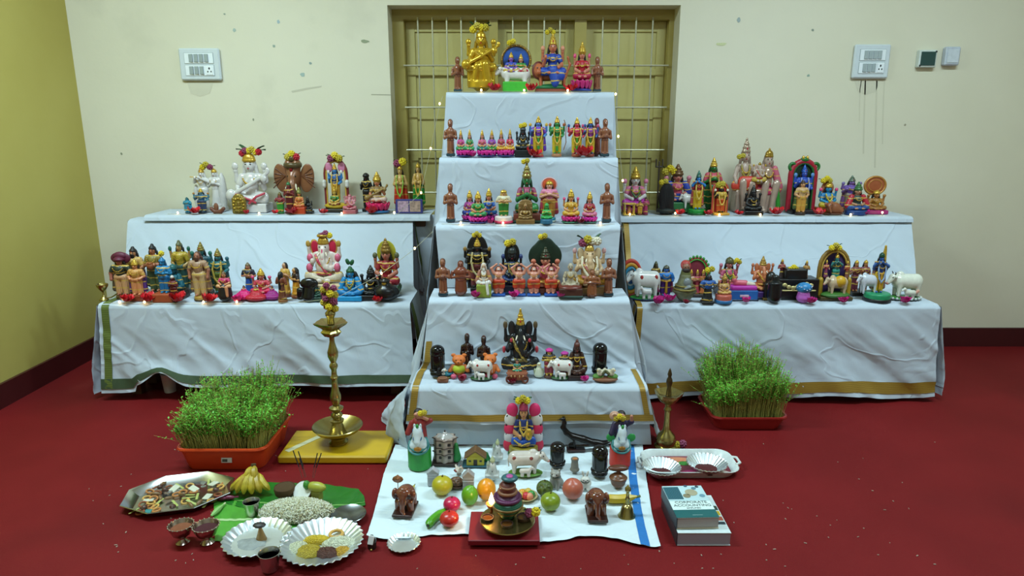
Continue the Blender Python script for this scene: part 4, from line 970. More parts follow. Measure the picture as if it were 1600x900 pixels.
put(seated('#c98068', '#b0182c', '#a81a3a', 'lotus', '#c02a70', '#2a3f8a', zb=.24), 'red clad goddess on pink lotus beside right doll of top step', 909, 65, T5, .09, 34)
for i, x in enumerate((772, 829, 892)): tflower(x, T5, .02, 14, REDP, 'red_flower', 'red hibiscus on the top step, %s' % ('left of the cow riders', 'right of the cow riders', 'beside the red clad goddess')[i], RG)
# ---- step 2
clone(D0, 'brown wooden doll at left end of the second step', 704, T4, .08, sc=1.02)
clone(D0, 'brown wooden doll at right end of the second step', 945, T4, .06, sc=1.03)
put(doll('#6e2a22', '#3a1a16', '#5a1f1a', False, 1.2), 'dark reddish doll standing behind the right end doll, second step', 932, 184, T4, .15, 24, name='wooden_doll')
def duo(c1, c2, l1, l2): return pair(seated('#c58868', c1, l1, None, arms=2, zb=0), seated('#c99070', c2, l2, None, arms=2, zb=0), .22, .72, lotus(.22, .48, '#c81f86', '#2a2f6a'), (.2, .2))
put(duo('#c0408a', '#2f8a4a', '#2f8a4a', '#3aa05a'), 'twin seated goddesses in pink and green on one lotus, leftmost pair', 727, 202, T4, .07, 29, name='goddess_pair_figurine')
put(duo('#c2507a', '#8a3aa0', '#1f7a6a', '#3a8a3a'), 'twin seated goddesses in teal skirts on one lotus, middle pair', 761, 202, T4, .07, 32, name='goddess_pair_figurine')
put(duo('#b03a5a', '#c02a4a', '#d0a020', '#d8a82a'), 'twin seated goddesses in golden yellow on one lotus, right pair', 790, 201, T4, .07, 27, name='goddess_pair_figurine')
put(seated('#1a1e20', None, '#1c2022', 'block', '#14181a', None, 4, 'cap', m('#202426', .3), '#101214', item='#1c2022', zb=.2, tilak=None), 'small dark stone idol seated on the second step', 817, 197, T4, .08, 26)
head_flowers(None, 817, 196, 14, T4[1]+.06, 'yellow blossoms on the small dark stone idol', (YEL, YEL), 1)
put(standing('#4a7ac0', '#7a3ab0', '#c8a81e', 'round', '#a05a3a', '#b01838', 4, cape='#6a3ab0', gar='#c9a23c', sash='#2f8a3a', item='#c8a040', wide=1.1), 'blue skinned god with purple cape standing on step two', 841, 181, T4, .08, 30)
put(standing('#2f8a44', '#2a8a4a', '#c9b01e', 'round', '#a8704a', None, 4, gar='#c9a23c', sash='#3a8a2f', item='#b05a2a', prop='bow'), 'green skinned god with yellow dhoti and bow on step two', 871, 181, T4, .08, 28)
put(standing('#c23a4a', '#c02a50', '#c9a81e', 'round', '#9a4a30', None, 4, gar='#c9a23c', sash='#3a8a2f', item='#2f4a8a', wide=1.2), 'red skinned god with yellow dhoti on step two', 901, 183, T4, .07, 30)
put(standing('#2f5a9a', '#8a3a8a', '#c9a81e', 'round', '#8a3a2a', None, 4, gar='#c9a23c', sash='#2f6a2f', item='#c04a7a', wide=1.2), 'dark blue god in purple with red base, rightmost on step two', 922, 183, T4, .07, 28)
for i, x in enumerate((834, 912)): tflower(x, T4, .015, 16+3*i, REDP, 'red_flower', 'red hibiscus on step two, %s' % ('below the purple caped god', 'drooping below the red skinned god')[i], RG)
tflower(739, T4, .02, 9, MAGP, 'pink_blossom', 'magenta petals between the goddess pairs on step two', YG, 6, False)
# ---- step 3
clone(D0, 'brown wooden doll at left end of the third step', 704, T3, .08, sc=1.02)
clone(D0, 'brown wooden doll at right end of the third step', 948, T3, .08, sc=1.03)
put(seated('#c07858', '#a03a8a', '#2a3f9a', 'lotus', '#b81f86', '#241f5a', 2), 'goddess in pink with blue skirt, back left of seated trio', 734, 297, T3, .12, 26)
put(seated('#c08060', '#2f8a3f', '#2f8a4a', 'lotus', '#d01f90', '#2a2f6a', 2), 'goddess in green sari on pink lotus, front of seated trio', 747, 298, T3, .05, 30)
put(seated('#c07858', '#2a5aa8', '#2a6ab0', 'lotus', '#a81f86', '#241f5a', 2), 'goddess in sky blue sari, right of the seated trio', 764, 294, T3, .11, 28)
put(standing('#d0a070', '#d8cfb0', '#2f7a2f', 'round', '#d8c8c0', '#c83a5a', 2, 'cap', GOLD, '#c9a23c', hands='fold', zb=.2, bw=.22), 'cream figure in green dhoti on white and pink round base', 787, 296, T3, .06, 30)
put(seated('#1f6a34', '#9a3a5a', '#2f7a3a', 'block', '#7a3a2a', '#1f4a3a', 2, 'tall', m('#8a7a3a', .3, .4), '#123a20', hands='pray', zb=.14, hw=.26, gar='#1f5a30'), 'large green monkey faced deity with folded hands on step three', 823, 254, T3, .12, 44, vox=.9)
head_flowers(None, 821, 247, 14, T3[1]+.1, 'yellow flowers on the large green praying deity', (YEL, YEL2), 1)
AG = m('#8a6a3c', .35, .3, sc=40, amt=.3)
g = seated(AG, AG, AG, None, arms=4, zb=0, crown='tall', cc=AG, hair=AG, item=AG, tilak=None)
g = xf(g, .78, (0, 0, .2))+[P('back_plate', AG, [B((0, .12, .48), (.26, .04, .36), .03), E((0, .12, .84), (.24, .04, .16))], .03), P('throne', AG, [B((0, 0, .1), (.34, .2, .1), .015)], 0)]
put(g, 'small antique gold enthroned deity below the large green deity', 821, 312, T3, .035, 29)
put(standing('#d8a08a', '#d07a9a', '#a8702a', 'round', '#2f8a9a', '#c8d0c0', 2, 'cap', GOLD, '#3a1a14', halo='#c9522e', halo2='#d8a0a0', hands='pray', cape='#b03a50', zb=.1), 'saint in pink with red round halo on step three', 858, 277, T3, .1, 32)
put(seated('#3aa04a', '#3fae50', '#2f9a4a', 'round', '#2f6a8a', None, 2, 'cap', m('#3a9a4a'), '#1f6a30', hands='pray'), 'tiny bright green praying figure beside the pink saint', 854, 317, T3, .03, 19, vox=.85)
put(seated('#c98a5a', '#c9962a', '#d09a2a', 'lotus', '#d01f7a', '#2f6a4a', 4), 'goddess in golden yellow on pink lotus, right side of step three', 892, 295, T3, .06, 30)
put(seated('#c08068', '#a02a3a', '#c86a8a', 'lotus', '#c81f90', '#2f5a4a', 2), 'goddess in wine red on pink lotus nearest right doll, step three', 921, 299, T3, .06, 26)
tflower(766, T3, .02, 9, MAGP, 'pink_blossom', 'magenta blossom at foot of the seated trio, step three', YG, 6, False)
tflower(908, T3, .02, 9, DRP, 'pink_blossom', 'dark pink blossom between two lotus goddesses, step three', YG, 6, False)
# ---- step 4
D1 = put(doll(), 'brown wooden doll at left end of the fourth step', 692, 404, T2, .05, 25, name='wooden_doll', group='brown wooden dolls at the step ends')
clone(D1, 'brown wooden doll at right end of the fourth step', 951, T2, .05)
put(doll('#7a3f2c', '#5a2a1e', '#6a3022', False, 1.35), 'stout reddish brown veiled doll next to left end of step four', 720, 407, T2, .06, 34, name='wooden_doll')
put(doll('#8a5232', '#6a3a22', '#7a4426', False, 1.2), 'short brown grinning doll near right end of step four', 925, 421, T2, .03, 28, name='wooden_doll')
g = standing('#15110f', '#1a1412', '#6a2a2a', 'block', '#14100e', None, 4, 'tall', GOLD, '#0c0a09', hands='bless', gar='#b8a878', item='#8a6a30', cape='#14100f', wide=1.35)
g.append(P('mantle', m('#100d0c', .4), [E((0, .08, .74), (.22, .03, .28)), B((0, .08, .4), (.22, .03, .36), .02)], .03))
put(g, 'tall black god with gold ornaments and dark mantle, step four', 746, 368, T2, .14, 44)
head_flowers(None, 745, 366, 17, T2[1]+.12, 'yellow flowers on the tall black gold trimmed god', (YEL, YEL2, YEL), 2)
g = xf(seated('#c8a88a', '#d8d0c4', '#d8d4cc', None, arms=2, zb=0, crown=None, hair='#d0ccc4', hands='lap', beard='#dcd8d0', shawl='#a8705a'), .74, (0, 0, .3))+[P('seat_block', m('#8a9a3a', .4), [B((0, 0, .16), (.24, .2, .16), .03)], 0), P('hanging_leg', m('#d8d4cc', .4), [C((.1, -.16, .36), (.14, -.2, .1), .055, .045)], 0)]
put(g, 'bearded old saint in white seated on a lime green block', 756, 411, T2, .045, 28)
g = seated('#17181c', '#1a2a4a', '#1c3060', 'block', '#16233a', '#2a3a7a', 4, 'cap', m('#1c2420', .4), '#0f0f10', halo='#10140f', gar='#7a6a30', item='#2a3a6a', zb=.16)
put(g, 'dark black goddess with round black halo, centre of step four', 800, 380, T2, .14, 38)
head_flowers(None, 797, 379, 20, T2[1]+.12, 'yellow flower and leaves on the dark black goddess', (YEL, YEL2), 3)
up_ = standing('#cf8a72', None, '#c8401f', 'block', '#1f4f9a', None, 2, None, GOLD, '#a05a4a', hands='up', zb=.07, bw=.17, skirt=False, tilak='#e8e0d0')
up_.append(P('shorts', cloth('#c8401f'), [E((0, .01, .44), (.155, .125, .09)), C((-.062, .01, .4), (-.07, .01, .27), .1, .088), C((.062, .01, .4), (.07, .01, .27), .1, .088)], .02))
for d_ in up_:
    if d_['n'] == 'garment': d_['m'] = m('#cf8a72', .35)
up_.append(K('white_marks', m('#e8e0d8', .5), [((s*.06, -.1, .6-.05*i), (.03, .012, .012)) for s in (-1, 1) for i in range(2)]+[((0, -.065, .79), (.04, .012, .02))]))
A0 = put(up_, 'man in orange shorts with arms raised, leftmost of four', 779, 411, T2, .06, 27, name='devotee_figurine', group='men in orange shorts with raised arms')
for x, l in ((811, 'second from left of four'), (834, 'third from left of four'), (861, 'rightmost of four')): clone(A0, 'man in orange shorts with arms raised, '+l, x, T2, .06)
g = seated('#c07a60', '#c0506a', '#a0522e', 'block', '#7a3a26', None, 4, 'tall', m('#3a3a24', .3, .3), '#14110e', zb=.12, item='#c06a50', hands='bless')
g.append(P('mandorla', m('#17301f', .5), [E((0, .12, .7), (.34, .03, .3)), E((0, .12, .88), (.16, .03, .2))], .06))
put(g, 'pink goddess against a large dark green halo, step four', 852, 371, T2, .14, 52)
head_flowers(None, 848, 369, 16, T2[1]+.12, 'yellow blossom and leaf above the dark green halo', (YEL, YEL2), 2)
CR = m('#a89a80', .35, sc=30)
g = seated('#b0a288', CR, CR, 'block', '#4a2a20', '#2f4a44', 2, None, GOLD, None, hands='knees', zb=.22, tilak=None, beard=None, bw=.34)
g.append(P('cushion', m('#6a2f24', .35), [E((0, -.02, .22), (.36, .28, .09))], 0))
put(g, 'bald grey cream monk meditating on dark red cushion, step four', 891, 411, T2, .05, 38)
g = ganesha('#c8a880', '#b8862a', '#d0b890', None, 'block', '#8a6a3a', '#6a4a2a', 'cap', m('#c8a24a', .25, .5), gar='#d8ccb0', zb=.12, sash='#c87a7a', item='#c89a9a')
put(g, 'gold and cream elephant headed deity with garlands on step four', 920, 378, T2, .14, 58)
head_flowers(None, 922, 374, 40, T2[1]+.11, 'cream and gold flower garland over the gold elephant deity', (PNKB, YEL2, WHTB, WHTB), 3)
for i, x in enumerate((743, 803, 876)): tflower(x, T2, .015, 11, MAGP, 'pink_blossom', 'magenta blossom at the front of step four, %s' % ('leftmost', 'middle', 'rightmost')[i], YG, 7, False, 2)
# ---- step 5 (lowest)
S0 = put(stone(), 'glossy black stone at left end of the lowest step', 684, 539, T1, .06, 26, by=588, name='black_stone', cat='stone idol')
clone(S0, 'glossy black stone at right end of the lowest step', 937, T1, .1, by=584)
W0 = put(doll('#2a1410', '#1a0d0a', '#38190f', False, .95), 'dark wooden doll, left of the two behind orange bears', 730, 521, T1, .16, 22, name='wooden_doll', group='dark wooden doll couple')
clone(W0, 'dark wooden doll, right of the two behind orange bears', 756, T1, .16)
def bear(shirt):
    O = m('#d0702c', .55, sc=120)
    o = [P('body', O, [E((0, 0, .32), (.2, .17, .26)), E((0, -.02, .72), (.2, .18, .19)), E((0, -.17, .67), (.08, .08, .065)), E((-.16, 0, .9), (.075, .05, .075)), E((.16, 0, .9), (.075, .05, .075)), C((-.17, 0, .46), (-.26, -.12, .3), .065), C((.17, 0, .46), (.26, -.12, .3), .065)], .03),
         P('feet', m('#c8506a', .5), [E((-.15, -.2, .1), (.09, .1, .1)), E((.15, -.2, .1), (.09, .1, .1))], 0), K('eyes', EYE, [((s*.07, -.18, .76), (.022,)*3) for s in (-1, 1)]+[((0, -.245, .69), (.03, .02, .02))])]
    if shirt: o.append(P('shirt', m(shirt, .6), [E((0, -.02, .35), (.215, .19, .19))], 0))
    return o
put(bear('#b8c82a'), 'orange teddy bear in lime green shirt on lowest step', 717, 553, T1, .1, 34, by=587, name='teddy_bear', cat='toy bear')
put(bear(None), 'orange teddy bear half hidden behind the left white cow', 766, 552, T1, .1, 32, by=582, name='teddy_bear', cat='toy bear')
g = ganesha('#16191d', '#14171b', '#1c2024', None, None, crown='tall', cc=GOLD, item='#5a4a30', sash='#8a7a40', zb=.0)
g += [P('seat_mass', m('#14171b', .3), [E((0, .02, .1), (.34, .24, .12)), E((0, .06, .3), (.24, .18, .2))], .06), K('red_palms', m('#b83a4a', .4), [((s*.36, -.1, .3), (.04, .03, .05)) for s in (-1, 1)]+[((s*.2, -.17, .44), (.035, .02, .03)) for s in (-1, 1)])]
put(g, 'large black elephant headed deity with gold crown on lowest step', 813, 482, T1, .13, 60, vox=.9, depth=.1)
C1 = cow('#d8d2ca', '#a8362e', '#2f5a2a', '#16301f', True, -1)
K1 = put(C1, 'red spotted white cow with calf, left one on lowest step', 749, 561, T1, .05, 42, by=598, name='cow_figurine', group='spotted white cows on the lowest step')
clone(K1, 'red spotted white cow with calf, right one on lowest step', 875, T1, .05, by=597)
def bird(c='#d8d8d0', wing='#2f8a9a'):
    return [P('body', m(c, .3), [E((0, 0, .35), (.18, .32, .2)), E((0, -.26, .62), (.12, .13, .13)), C((0, -.15, .45), (0, -.25, .6), .11), C((0, .2, .38), (0, .5, .48), .1, .05)], .04), P('wings', m(wing, .35), [E((s*.17, .06, .38), (.05, .26, .14), rot(rx=12)) for s in (-1, 1)], 0), K('beak', m('#c8902a'), [((0, -.4, .6), (.03, .06, .03))]), K('eyes', EYE, [((s*.09, -.33, .66), (.02,)*3) for s in (-1, 1)]), P('perch', m('#8a7a3a'), [E((0, 0, .08), (.26, .3, .09))], 0)]
put(bird(), 'white dove with teal wings near left black stone', 687, 573, T1, .03, 20, by=592, name='dove_figurine', rz=50)
put(bird('#3f9aa8', '#2a7a9a'), 'blue dove facing the white dove on lowest step', 701, 577, T1, .03, 16, by=590, name='dove_figurine', rz=-60)
g = [P('nest', m('#7a4a30', .7, 0, None, .3, 80, .5), [E((0, 0, .4), (.5, .4, .36)), B((0, 0, .2), (.46, .36, .2), .1)], .1), P('straw', m('#8a5a38', .7), [T((0, 0, .62), .36, .09)], 0)]
put(g, 'small brown woven nest block below the doves', 692, 589, T1, .0, 26, by=602, name='nest', cat='nest')
g = xf(seated('#c88a70', '#2f8a7a', '#3a9a80', None, arms=2, zb=0, crown='bun', cc=m('#241612'), hair='#241612'), .62, (0, .05, .38))+[P('cart', m('#8a4a2c', .5, 0, None, .3, 40), [B((0, 0, .24), (.42, .26, .13), .03), C((-.42, -.1, .35), (.42, -.1, .35), .05)], .02), P('wheels', m('#6a3420', .5), [T((s*.34, -.26, .16), .12, .04, rot(rx=90)) for s in (-1, 1)], 0), K('cart_trim', m('#c8a070'), [((x, -.28, .28), (.03, .02, .05)) for x in (-.25, -.1, .1, .25)])]
put(g, 'small woman in teal seated on a brown cart, lowest step centre', 808, 561, T1, .03, 36, by=601, name='cart_figurine')
put([P('body', m('#cfd2b8', .3), [C((0, 0, .2), (0, 0, .5), .2, .15), C((0, 0, .5), (0, 0, .78), .11, .09), E((0, 0, .86), (.1, .1, .11))], .05), P('wings', m('#a8b090', .3), [E((s*.17, 0, .4), (.05, .1, .22)) for s in (-1, 1)], 0), K('beak', m('#c8902a'), [((0, -.12, .86), (.025, .05, .025))]), K('eyes', EYE, [((s*.05, -.09, .9), (.015,)*3) for s in (-1, 1)])], 'small cream penguin shaped figurine right of the cart', 842, 566, T1, .05, 17, by=592, name='bird_figurine')
def turban_head(c): return standing('#c8a84a', '#2a2a2a', '#8a2a3a', 'round', '#5a3a2a', None, 2, 'turban', m(c, .5), '#1a1412', hands='fold', beard=None)
put(turban_head('#c82a8a'), 'doll in magenta turban behind the right white cow', 858, 544, T1, .12, 24, by=582, name='folk_doll')
put(turban_head('#b02a8a'), 'second magenta turbaned doll beside the brown seated saint', 882, 549, T1, .14, 24, by=578, name='folk_doll')
put(seated('#4a2a1c', '#3a1f16', '#42241a', 'block', '#2a1812', None, 2, 'bun', m('#5a2a20', .4), '#2a1610', hands='lap', zb=.1, shawl='#3a2018', tilak=None), 'dark brown meditating saint with topknot on lowest step', 901, 530, T1, .13, 28, by=582)
g = [P('base', m('#7a4a2c', .5), [E((0, 0, .1), (.55, .3, .13))], 0), P('grass', m('#5a8a3a', .6), [E((-.3, .05, .22), (.25, .2, .14)), E((.32, .05, .22), (.24, .2, .14))], .05)]
for s in (-1, 1): g += xf([d for d in bird('#cfc4a8', '#5a5a3a') if d['n'] != 'perch'], .75, (s*.2, -.02, .18), s*35)
put(g, 'pair of cream birds perched on a brown mound, lowest step right', 946, 573, T1, .03, 40, by=601, name='bird_pair_figurine')
for x, y, c, l in ((722, 598, DRP, 'deep red blossom below the left cow on lowest step'), (801, 601, DRP, 'deep red blossom before the brown cart on lowest step'), (913, 598, MAGP, 'magenta blossom right of the right cow on lowest step')): tflower(x, T1, 0, 10, c, 'pink_blossom', l, YG, 7, False, 2, by=y)
# ---- left upper shelf
WS = m('#d4d0cc', .2, .1, sc=20)
g = pair(standing('#d4d0cc', None, WS, None, zb=0, crown='tall', cc=GOLD, hair='#cac6c2', hands='flute', prop='flute'), standing('#d4d0cc', WS, WS, None, zb=0, crown='cap', cc=GOLD, hair='#cac6c2', skirt=True, hands='pray'), .15, .9, [P('base', m('#c8c4c0', .3), [B((0, 0, .05), (.36, .18, .05), .02)], 0), P('rock', m('#c6c2be', .3), [E((.3, .06, .4), (.1, .1, .4)), E((-.34, .06, .3), (.07, .08, .26))], .05)], (.08, .08))
put(g, 'white glazed couple playing flute, left upper shelf', 327, 258, LU, .14, 52, name='couple_figurine')
head_flowers(None, 322, 259, 22, LU[1]+.12, 'yellow flowers with brown spray on the white couple', (YEL, YEL2, PNKB), 2)
g = seated('#d2cecb', WS, WS, 'block', '#c8c4c0', None, 4, 'cap', GOLD, '#cac6c2', item=WS, hands='veena', prop='veena', zb=.12, bw=.28)
g += [P('red_sash', m('#b83a4a', .4), CH([(-.26, -.19, .26), (-.1, -.255, .22), (.06, -.265, .17), (.12, -.25, .14)], .016)+CH([(.26, -.19, .26), (.14, -.25, .22), (.02, -.27, .13)], .016), .0)]
put(g, 'large white goddess playing veena with red sashes, left upper shelf', 392, 236, LU, .12, 70, vox=.9)
head_flowers(None, 391, 235, 42, LU[1]+.1, 'ring of yellow, green and red flowers on the white veena goddess', (REDB, PNKB, YEL, YEL2, YEL, REDB), 4)
TC = m('#8a5a3a', .28, .1, sc=20); TC2 = m('#6a3f26', .3)
g = [P('head', TC, [E((0, 0, .62), (.2, .18, .22)), E((-.1, 0, .8), (.13, .14, .12)), E((.1, 0, .8), (.13, .14, .12)), C((0, -.12, .56), (0, -.2, .38), .12, .1)]+CH([(0, -.2, .42), (0, -.26, .28), (.03, -.26, .16), (.12, -.25, .1)], .1, .055), .05),
     P('ears', TC, [E((s*.36, .04, .56), (.2, .04, .27), rot(ry=s*18)) for s in (-1, 1)], 0),
     P('ear_ribs', TC2, [C((s*.24, -.0, .6), (s*(.5+.02*i), -.0, .74-.09*i), .018, .012) for s in (-1, 1) for i in range(5)], 0),
     P('headdress', m('#5a4a2a', .35, .2), [T((0, 0, .8), .2, .05), E((0, 0, .92), (.14, .14, .09))], .02), K('forehead_jewel', m('#8a1a1a', .3), [((0, -.18, .74), (.05, .03, .06))]), K('eyes', EYE, [((s*.1, -.17, .6), (.03, .02, .02)) for s in (-1, 1)]),
     P('tusks', m('#d8ccb0'), [C((s*.11, -.2, .44), (s*.16, -.3, .36), .03, .015) for s in (-1, 1)], 0), P('stand', TC2, [B((0, 0, .07), (.2, .16, .07), .03), C((0, .04, .1), (0, .04, .45), .14, .16)], .03)]
put(g, 'terracotta elephant head with broad ribbed ears, left upper shelf', 459, 240, LU, .17, 66, name='elephant_bust', vox=.9)
head_flowers(None, 456, 243, 26, LU[1]+.13, 'yellow and red flowers on the terracotta elephant head', (YEL2, YEL, REDB), 2)
g = xf(standing('#2f7ab8', '#2a5a9a', '#c9962a', None, arms=4, gar='#c9a23c', zb=0, crown='tall', item='#d8d0c8'), .74, (0, 0, .2))+arch(.26, .98, '#7a2a2a', .035, '#c9a23c', None, .08, '#2a2618')
g += [P('pink_lobes', m('#c87a9a', .4), [E((s*.15, .06, .84), (.09, .03, .1)) for s in (-1, 1)], 0), P('white_posts', m('#d0ccc4', .4), [C((s*.27, .02, .5), (s*.27, .02, .56), .05) for s in (-1, 1)], 0), P('yellow_plinth', m('#c2a01e', .4), [E((0, -.02, .12), (.28, .2, .06))], 0)]
g += xf(seated('#c8a84a', '#2f7a3a', '#8a4a2a', None, arms=2, zb=0), .4, (0, -.14, .14))
put(g, 'blue god in a maroon arch with yellow plinth, left upper shelf', 524, 247, LU, .12, 42)
head_flowers(None, 523, 245, 26, LU[1]+.11, 'yellow flower with dark leaves on the maroon arch', (PNKB, YEL, YEL2), 3)
put(standing('#14100f', '#17120f', '#15110f', 'block', '#100d0c', None, 2, 'turban', m('#100d0c', .4), '#0c0a09', hands='bless', tilak=None), 'slim black standing idol behind the small veena goddess', 573, 270, LU, .14, 20)
put(seated('#c07a5a', '#8a6a3a', '#d0b0a0', 'lotus', '#d0205a', '#2f6a9a', 2, 'tall', GOLD, item='#8a6a30', hands='veena', prop='veena', zb=.26), 'small goddess with golden veena on pink lotus, left upper shelf', 590, 268, LU, .06, 38)
put(ganesha('#c8848a', '#b86a70', '#c07078', None, 'block', '#a85a60', None, 'cap', m('#b06a70', .3, .2), item='#b86a70'), 'small dusty pink elephant headed deity, left upper shelf', 547, 303, LU, .05, 22)
def draped(c, g2): return standing('#c8a060', None, c, 'block', '#7a4a2a', None, 2, 'cap', GOLD, '#241612', hands='fold', skirt=True, gar=g2, zb=.05, cape=c)
put(draped('#d23a1c', '#8ab03a'), 'doll draped in bright orange cloth near the window', 626, 257, LU, .16, 24, name='draped_doll')
head_flowers(None, 625, 254, 22, LU[1]+.14, 'yellow flower and dark leaves on the orange draped doll', (PNKB, YEL), 4)
put(draped('#1f8a2c', '#c9a23c'), 'doll draped in bright green cloth near the window', 654, 254, LU, .17, 20, name='draped_doll')
# framed picture lying in front
p0 = at_d(640, 342, LU[1]+.05); k = ppm(LU[1]+.05, LU[0]); t = empty('picture_frame', ((640-800)/k, LU[1]+.05, LU[0]+.003)); W = 42/k; H = 22/k
MB().box((0, 0, H/2), (W/2, .008, H/2), bev=.003).ob('frame', m('#3a3a7a', .4), t)
PX = m('#b090a0', .5, 0, 'brick', .5, 90); MB().box((-W*.22, -.0088, H/2), (W*.2, .001, H*.38)).ob('picture', PX, t); MB().box((W*.22, -.0088, H/2), (W*.2, .001, H*.38)).ob('picture', m('#a88a7a', .5, 0, 'brick', .5, 80), t)
tag(t, 'small blue framed double picture before the draped dolls', 'picture')
put(standing('#2f8aa0', '#2a8aa8', '#2a7a9a', 'round', '#1f4a5a', None, 2, 'bun', m('#1f5a5a', .4), '#1f4a4a', hands='pray', cape='#2a90b0'), 'tiny turquoise doll at left end of the left upper shelf', 293, 308, LU, .05, 14)
put(standing('#4a7a8a', '#2a5a7a', '#2a3a5a', 'round', '#1a2a3a', None, 4, 'tall', GOLD, '#1a1a1a', item='#b07a3a', wide=1.2), 'small teal and navy god below the white couple', 315, 294, LU, .06, 26)
FIL = m('#8a742a', .35, .4, 'brick', .5, 160, .6)
g = [P('relief_plate', FIL, [B((0, 0, .4), (.3, .07, .4), .05), E((0, 0, .82), (.24, .07, .18))], .04), K('relief_beads', GOLD, [((.22*math.cos(a), -.09, .45+.32*math.sin(a)), (.05, .03, .05)) for a in [2*PI*i/12 for i in range(12)]])]+xf(seated(FIL, FIL, FIL, None, arms=2, zb=0, cc=FIL, hair=FIL, tilak=None), .6, (0, -.06, .12))
put(g, 'gold filigree relief idol in front of the white veena goddess', 373, 303, LU, .03, 22)
g = [P('hull', m('#6a3a26', .5), CH([(-.5, 0, .5), (-.25, 0, .3), (.25, 0, .3), (.5, 0, .5)], .14, .14), .05), P('load', m('#7a4a30', .6), [E((-.1, 0, .6), (.2, .12, .3))], 0)]
put(g, 'small brown clay boat lamp below the white couple', 340, 317, LU, .03, 24, name='clay_lamp', cat='lamp')
put(standing('#a05a4a', '#8a2a3a', '#2f8a2f', 'round', '#1f6a2a', None, 2, 'tall', m('#6a5a2a', .3, .3), '#2a1612'), 'little doll in maroon over green beneath left elephant ear', 438, 300, LU, .05, 18)
put(standing('#7a2f2a', '#6a1f24', '#5a1a20', 'block', '#4a1a1a', None, 2, 'cap', m('#2f6a3a', .4), '#1a1010', hands='pray'), 'little dark maroon doll with green cap before the elephant trunk', 452, 284, LU, .04, 18)
put(seated('#c8844a', '#c8703a', '#c86a3a', 'block', '#b8401f', None, 2, 'tall', m('#8a8a4a', .3, .3), '#3a2a1a', zb=.24), 'little orange seated doll under right elephant ear', 468, 292, LU, .04, 20)
put(blackidol(False), 'little black seated idol right of the orange doll', 481, 307, LU, .05, 16)
for i, (x, l) in enumerate(((305, 'beside the tiny turquoise doll'), (385, 'beside the gold filigree relief'), (457, 'hanging below the terracotta elephant'), (505, 'left of the maroon arch'), (581, 'under the small veena goddess'), (430, 'left of the maroon and green doll'))): tflower(x, LU, .01, (13, 7, 14, 10, 14, 7)[i], REDP, 'red_flower', 'red hibiscus on the left upper shelf, '+l, RG)
# ---- left lower shelf
lamp = MB().lathe([(.0, 0), (.42, .0), (.44, .06), (.3, .14), (.1, .3), (.08, .5), (.14, .56), (.3, .66), (.5, .86), (.54, .98), (.5, 1.0), (.44, .9), (.2, .74), (0, .7)], 24)
p = LL[1]+.06; k = ppm(p, LL[0]); t = empty('oil_lamp', ((163-800)/k, p, LL[0]+.002)); s_ = 26/k; lamp.v = [(a*s_*.62, b*s_*.62, c*s_) for a, b, c in lamp.v]; lamp.ob('cup_stand', BRASS, t)
MB().tube([(s_*.1, 0, s_*.12), (s_*.5, .0, s_*.2), (s_*.85, 0, s_*.42)], .003, 6).ob('handle', BRASS, t); tag(t, 'small brass oil cup lamp at far left bench corner', 'lamp')
put(standing('#9a5a48', '#2f3a2f', '#c8966a', 'round', '#5a4020', None, 2, 'turban', m('#5a1430', .5), '#1a1010', hands='down', wide=1.2, cape='#5a4a3a')+[P('hat_brim', m('#5a1430', .55), [E((0, .07, .85), (.2, .045, .13)), E((0, .05, .9), (.13, .07, .09))], 0)], 'man in broad maroon turban and tan trousers, leftmost doll', 190, 394, LL, .10, 38, name='folk_doll')
put(standing('#a8704a', '#c8a05a', '#5a3a8a', 'round', '#4a2a1a', None, 2, 'bun', m('#1a1210', .5), '#1a1210', hands='bless', beard='#1a1210', cape='#5a3a7a'), 'bearded sage with topknot behind the peach dressed doll', 212, 385, LL, .16, 32, name='sage_figurine')
put(standing('#c8845a', '#c8904a', '#d08a5a', 'block', '#7a3a1f', None, 2, 'tall', GOLD, '#2a1a12', hands='hip', zb=.14, cape='#5a2f7a'), 'doll in peach with purple cape in front of bearded sage', 214, 404, LL, .06, 30, name='folk_doll')
put(standing('#a86a4a', '#8a7a3a', '#4a5a3a', 'block', '#2a2a1f', None, 2, 'bun', m('#14181a', .5), '#14181a', hands='fold', beard=None, prop='pot', cape='#3a4a3a', wide=1.15), 'bare chested man in olive dhoti holding a pot', 241, 381, LL, .15, 34, name='folk_doll')
g = standing('#1f7aa8', '#1f7ab0', '#1a6aa0', 'block', '#a04a2a', None, 2, 'bun', m('#1a6a9a', .4), '#164a6a', hands='fold', zb=.18, bw=.22)
put(g, 'bright blue standing doll on terracotta block, left lower shelf', 257, 402, LL, .05, 32)
put(seated('#1a5a6a', '#1f6a7a', '#1a5a6a', 'block', '#3a2a1f', None, 2, 'cap', m('#1f5a5a', .4), '#123a44', shawl='#1a6070', hands='fold' if False else 'pray'), 'crouching dark teal doll beside the bright blue doll', 273, 412, LL, .11, 34)
put(standing('#5a1f1f', '#6a2222', '#5a1a1c', 'block', '#3a1414', None, 2, 'cap', m('#d0c8c0', .4), '#2a1010', hands='pray'), 'tiny maroon doll before the blue doll', 271, 430, LL, .035, 16)
put(standing('#a8844a', '#a8902a', '#2a4a44', 'block', '#1a2a2a', None, 4, 'bun', m('#5a5a3a', .4), '#1a1a14', cape='#1f4a3f', hands='hip', item='#1f5a4a', wide=1.2), 'tall man in yellow vest and dark green cape, left lower shelf', 284, 375, LL, .19, 34, name='folk_doll')
head_flowers(None, 252, 396, 10, LL[1]+.12, 'single yellow blossom between pot holder and caped man', (YEL,), 0)
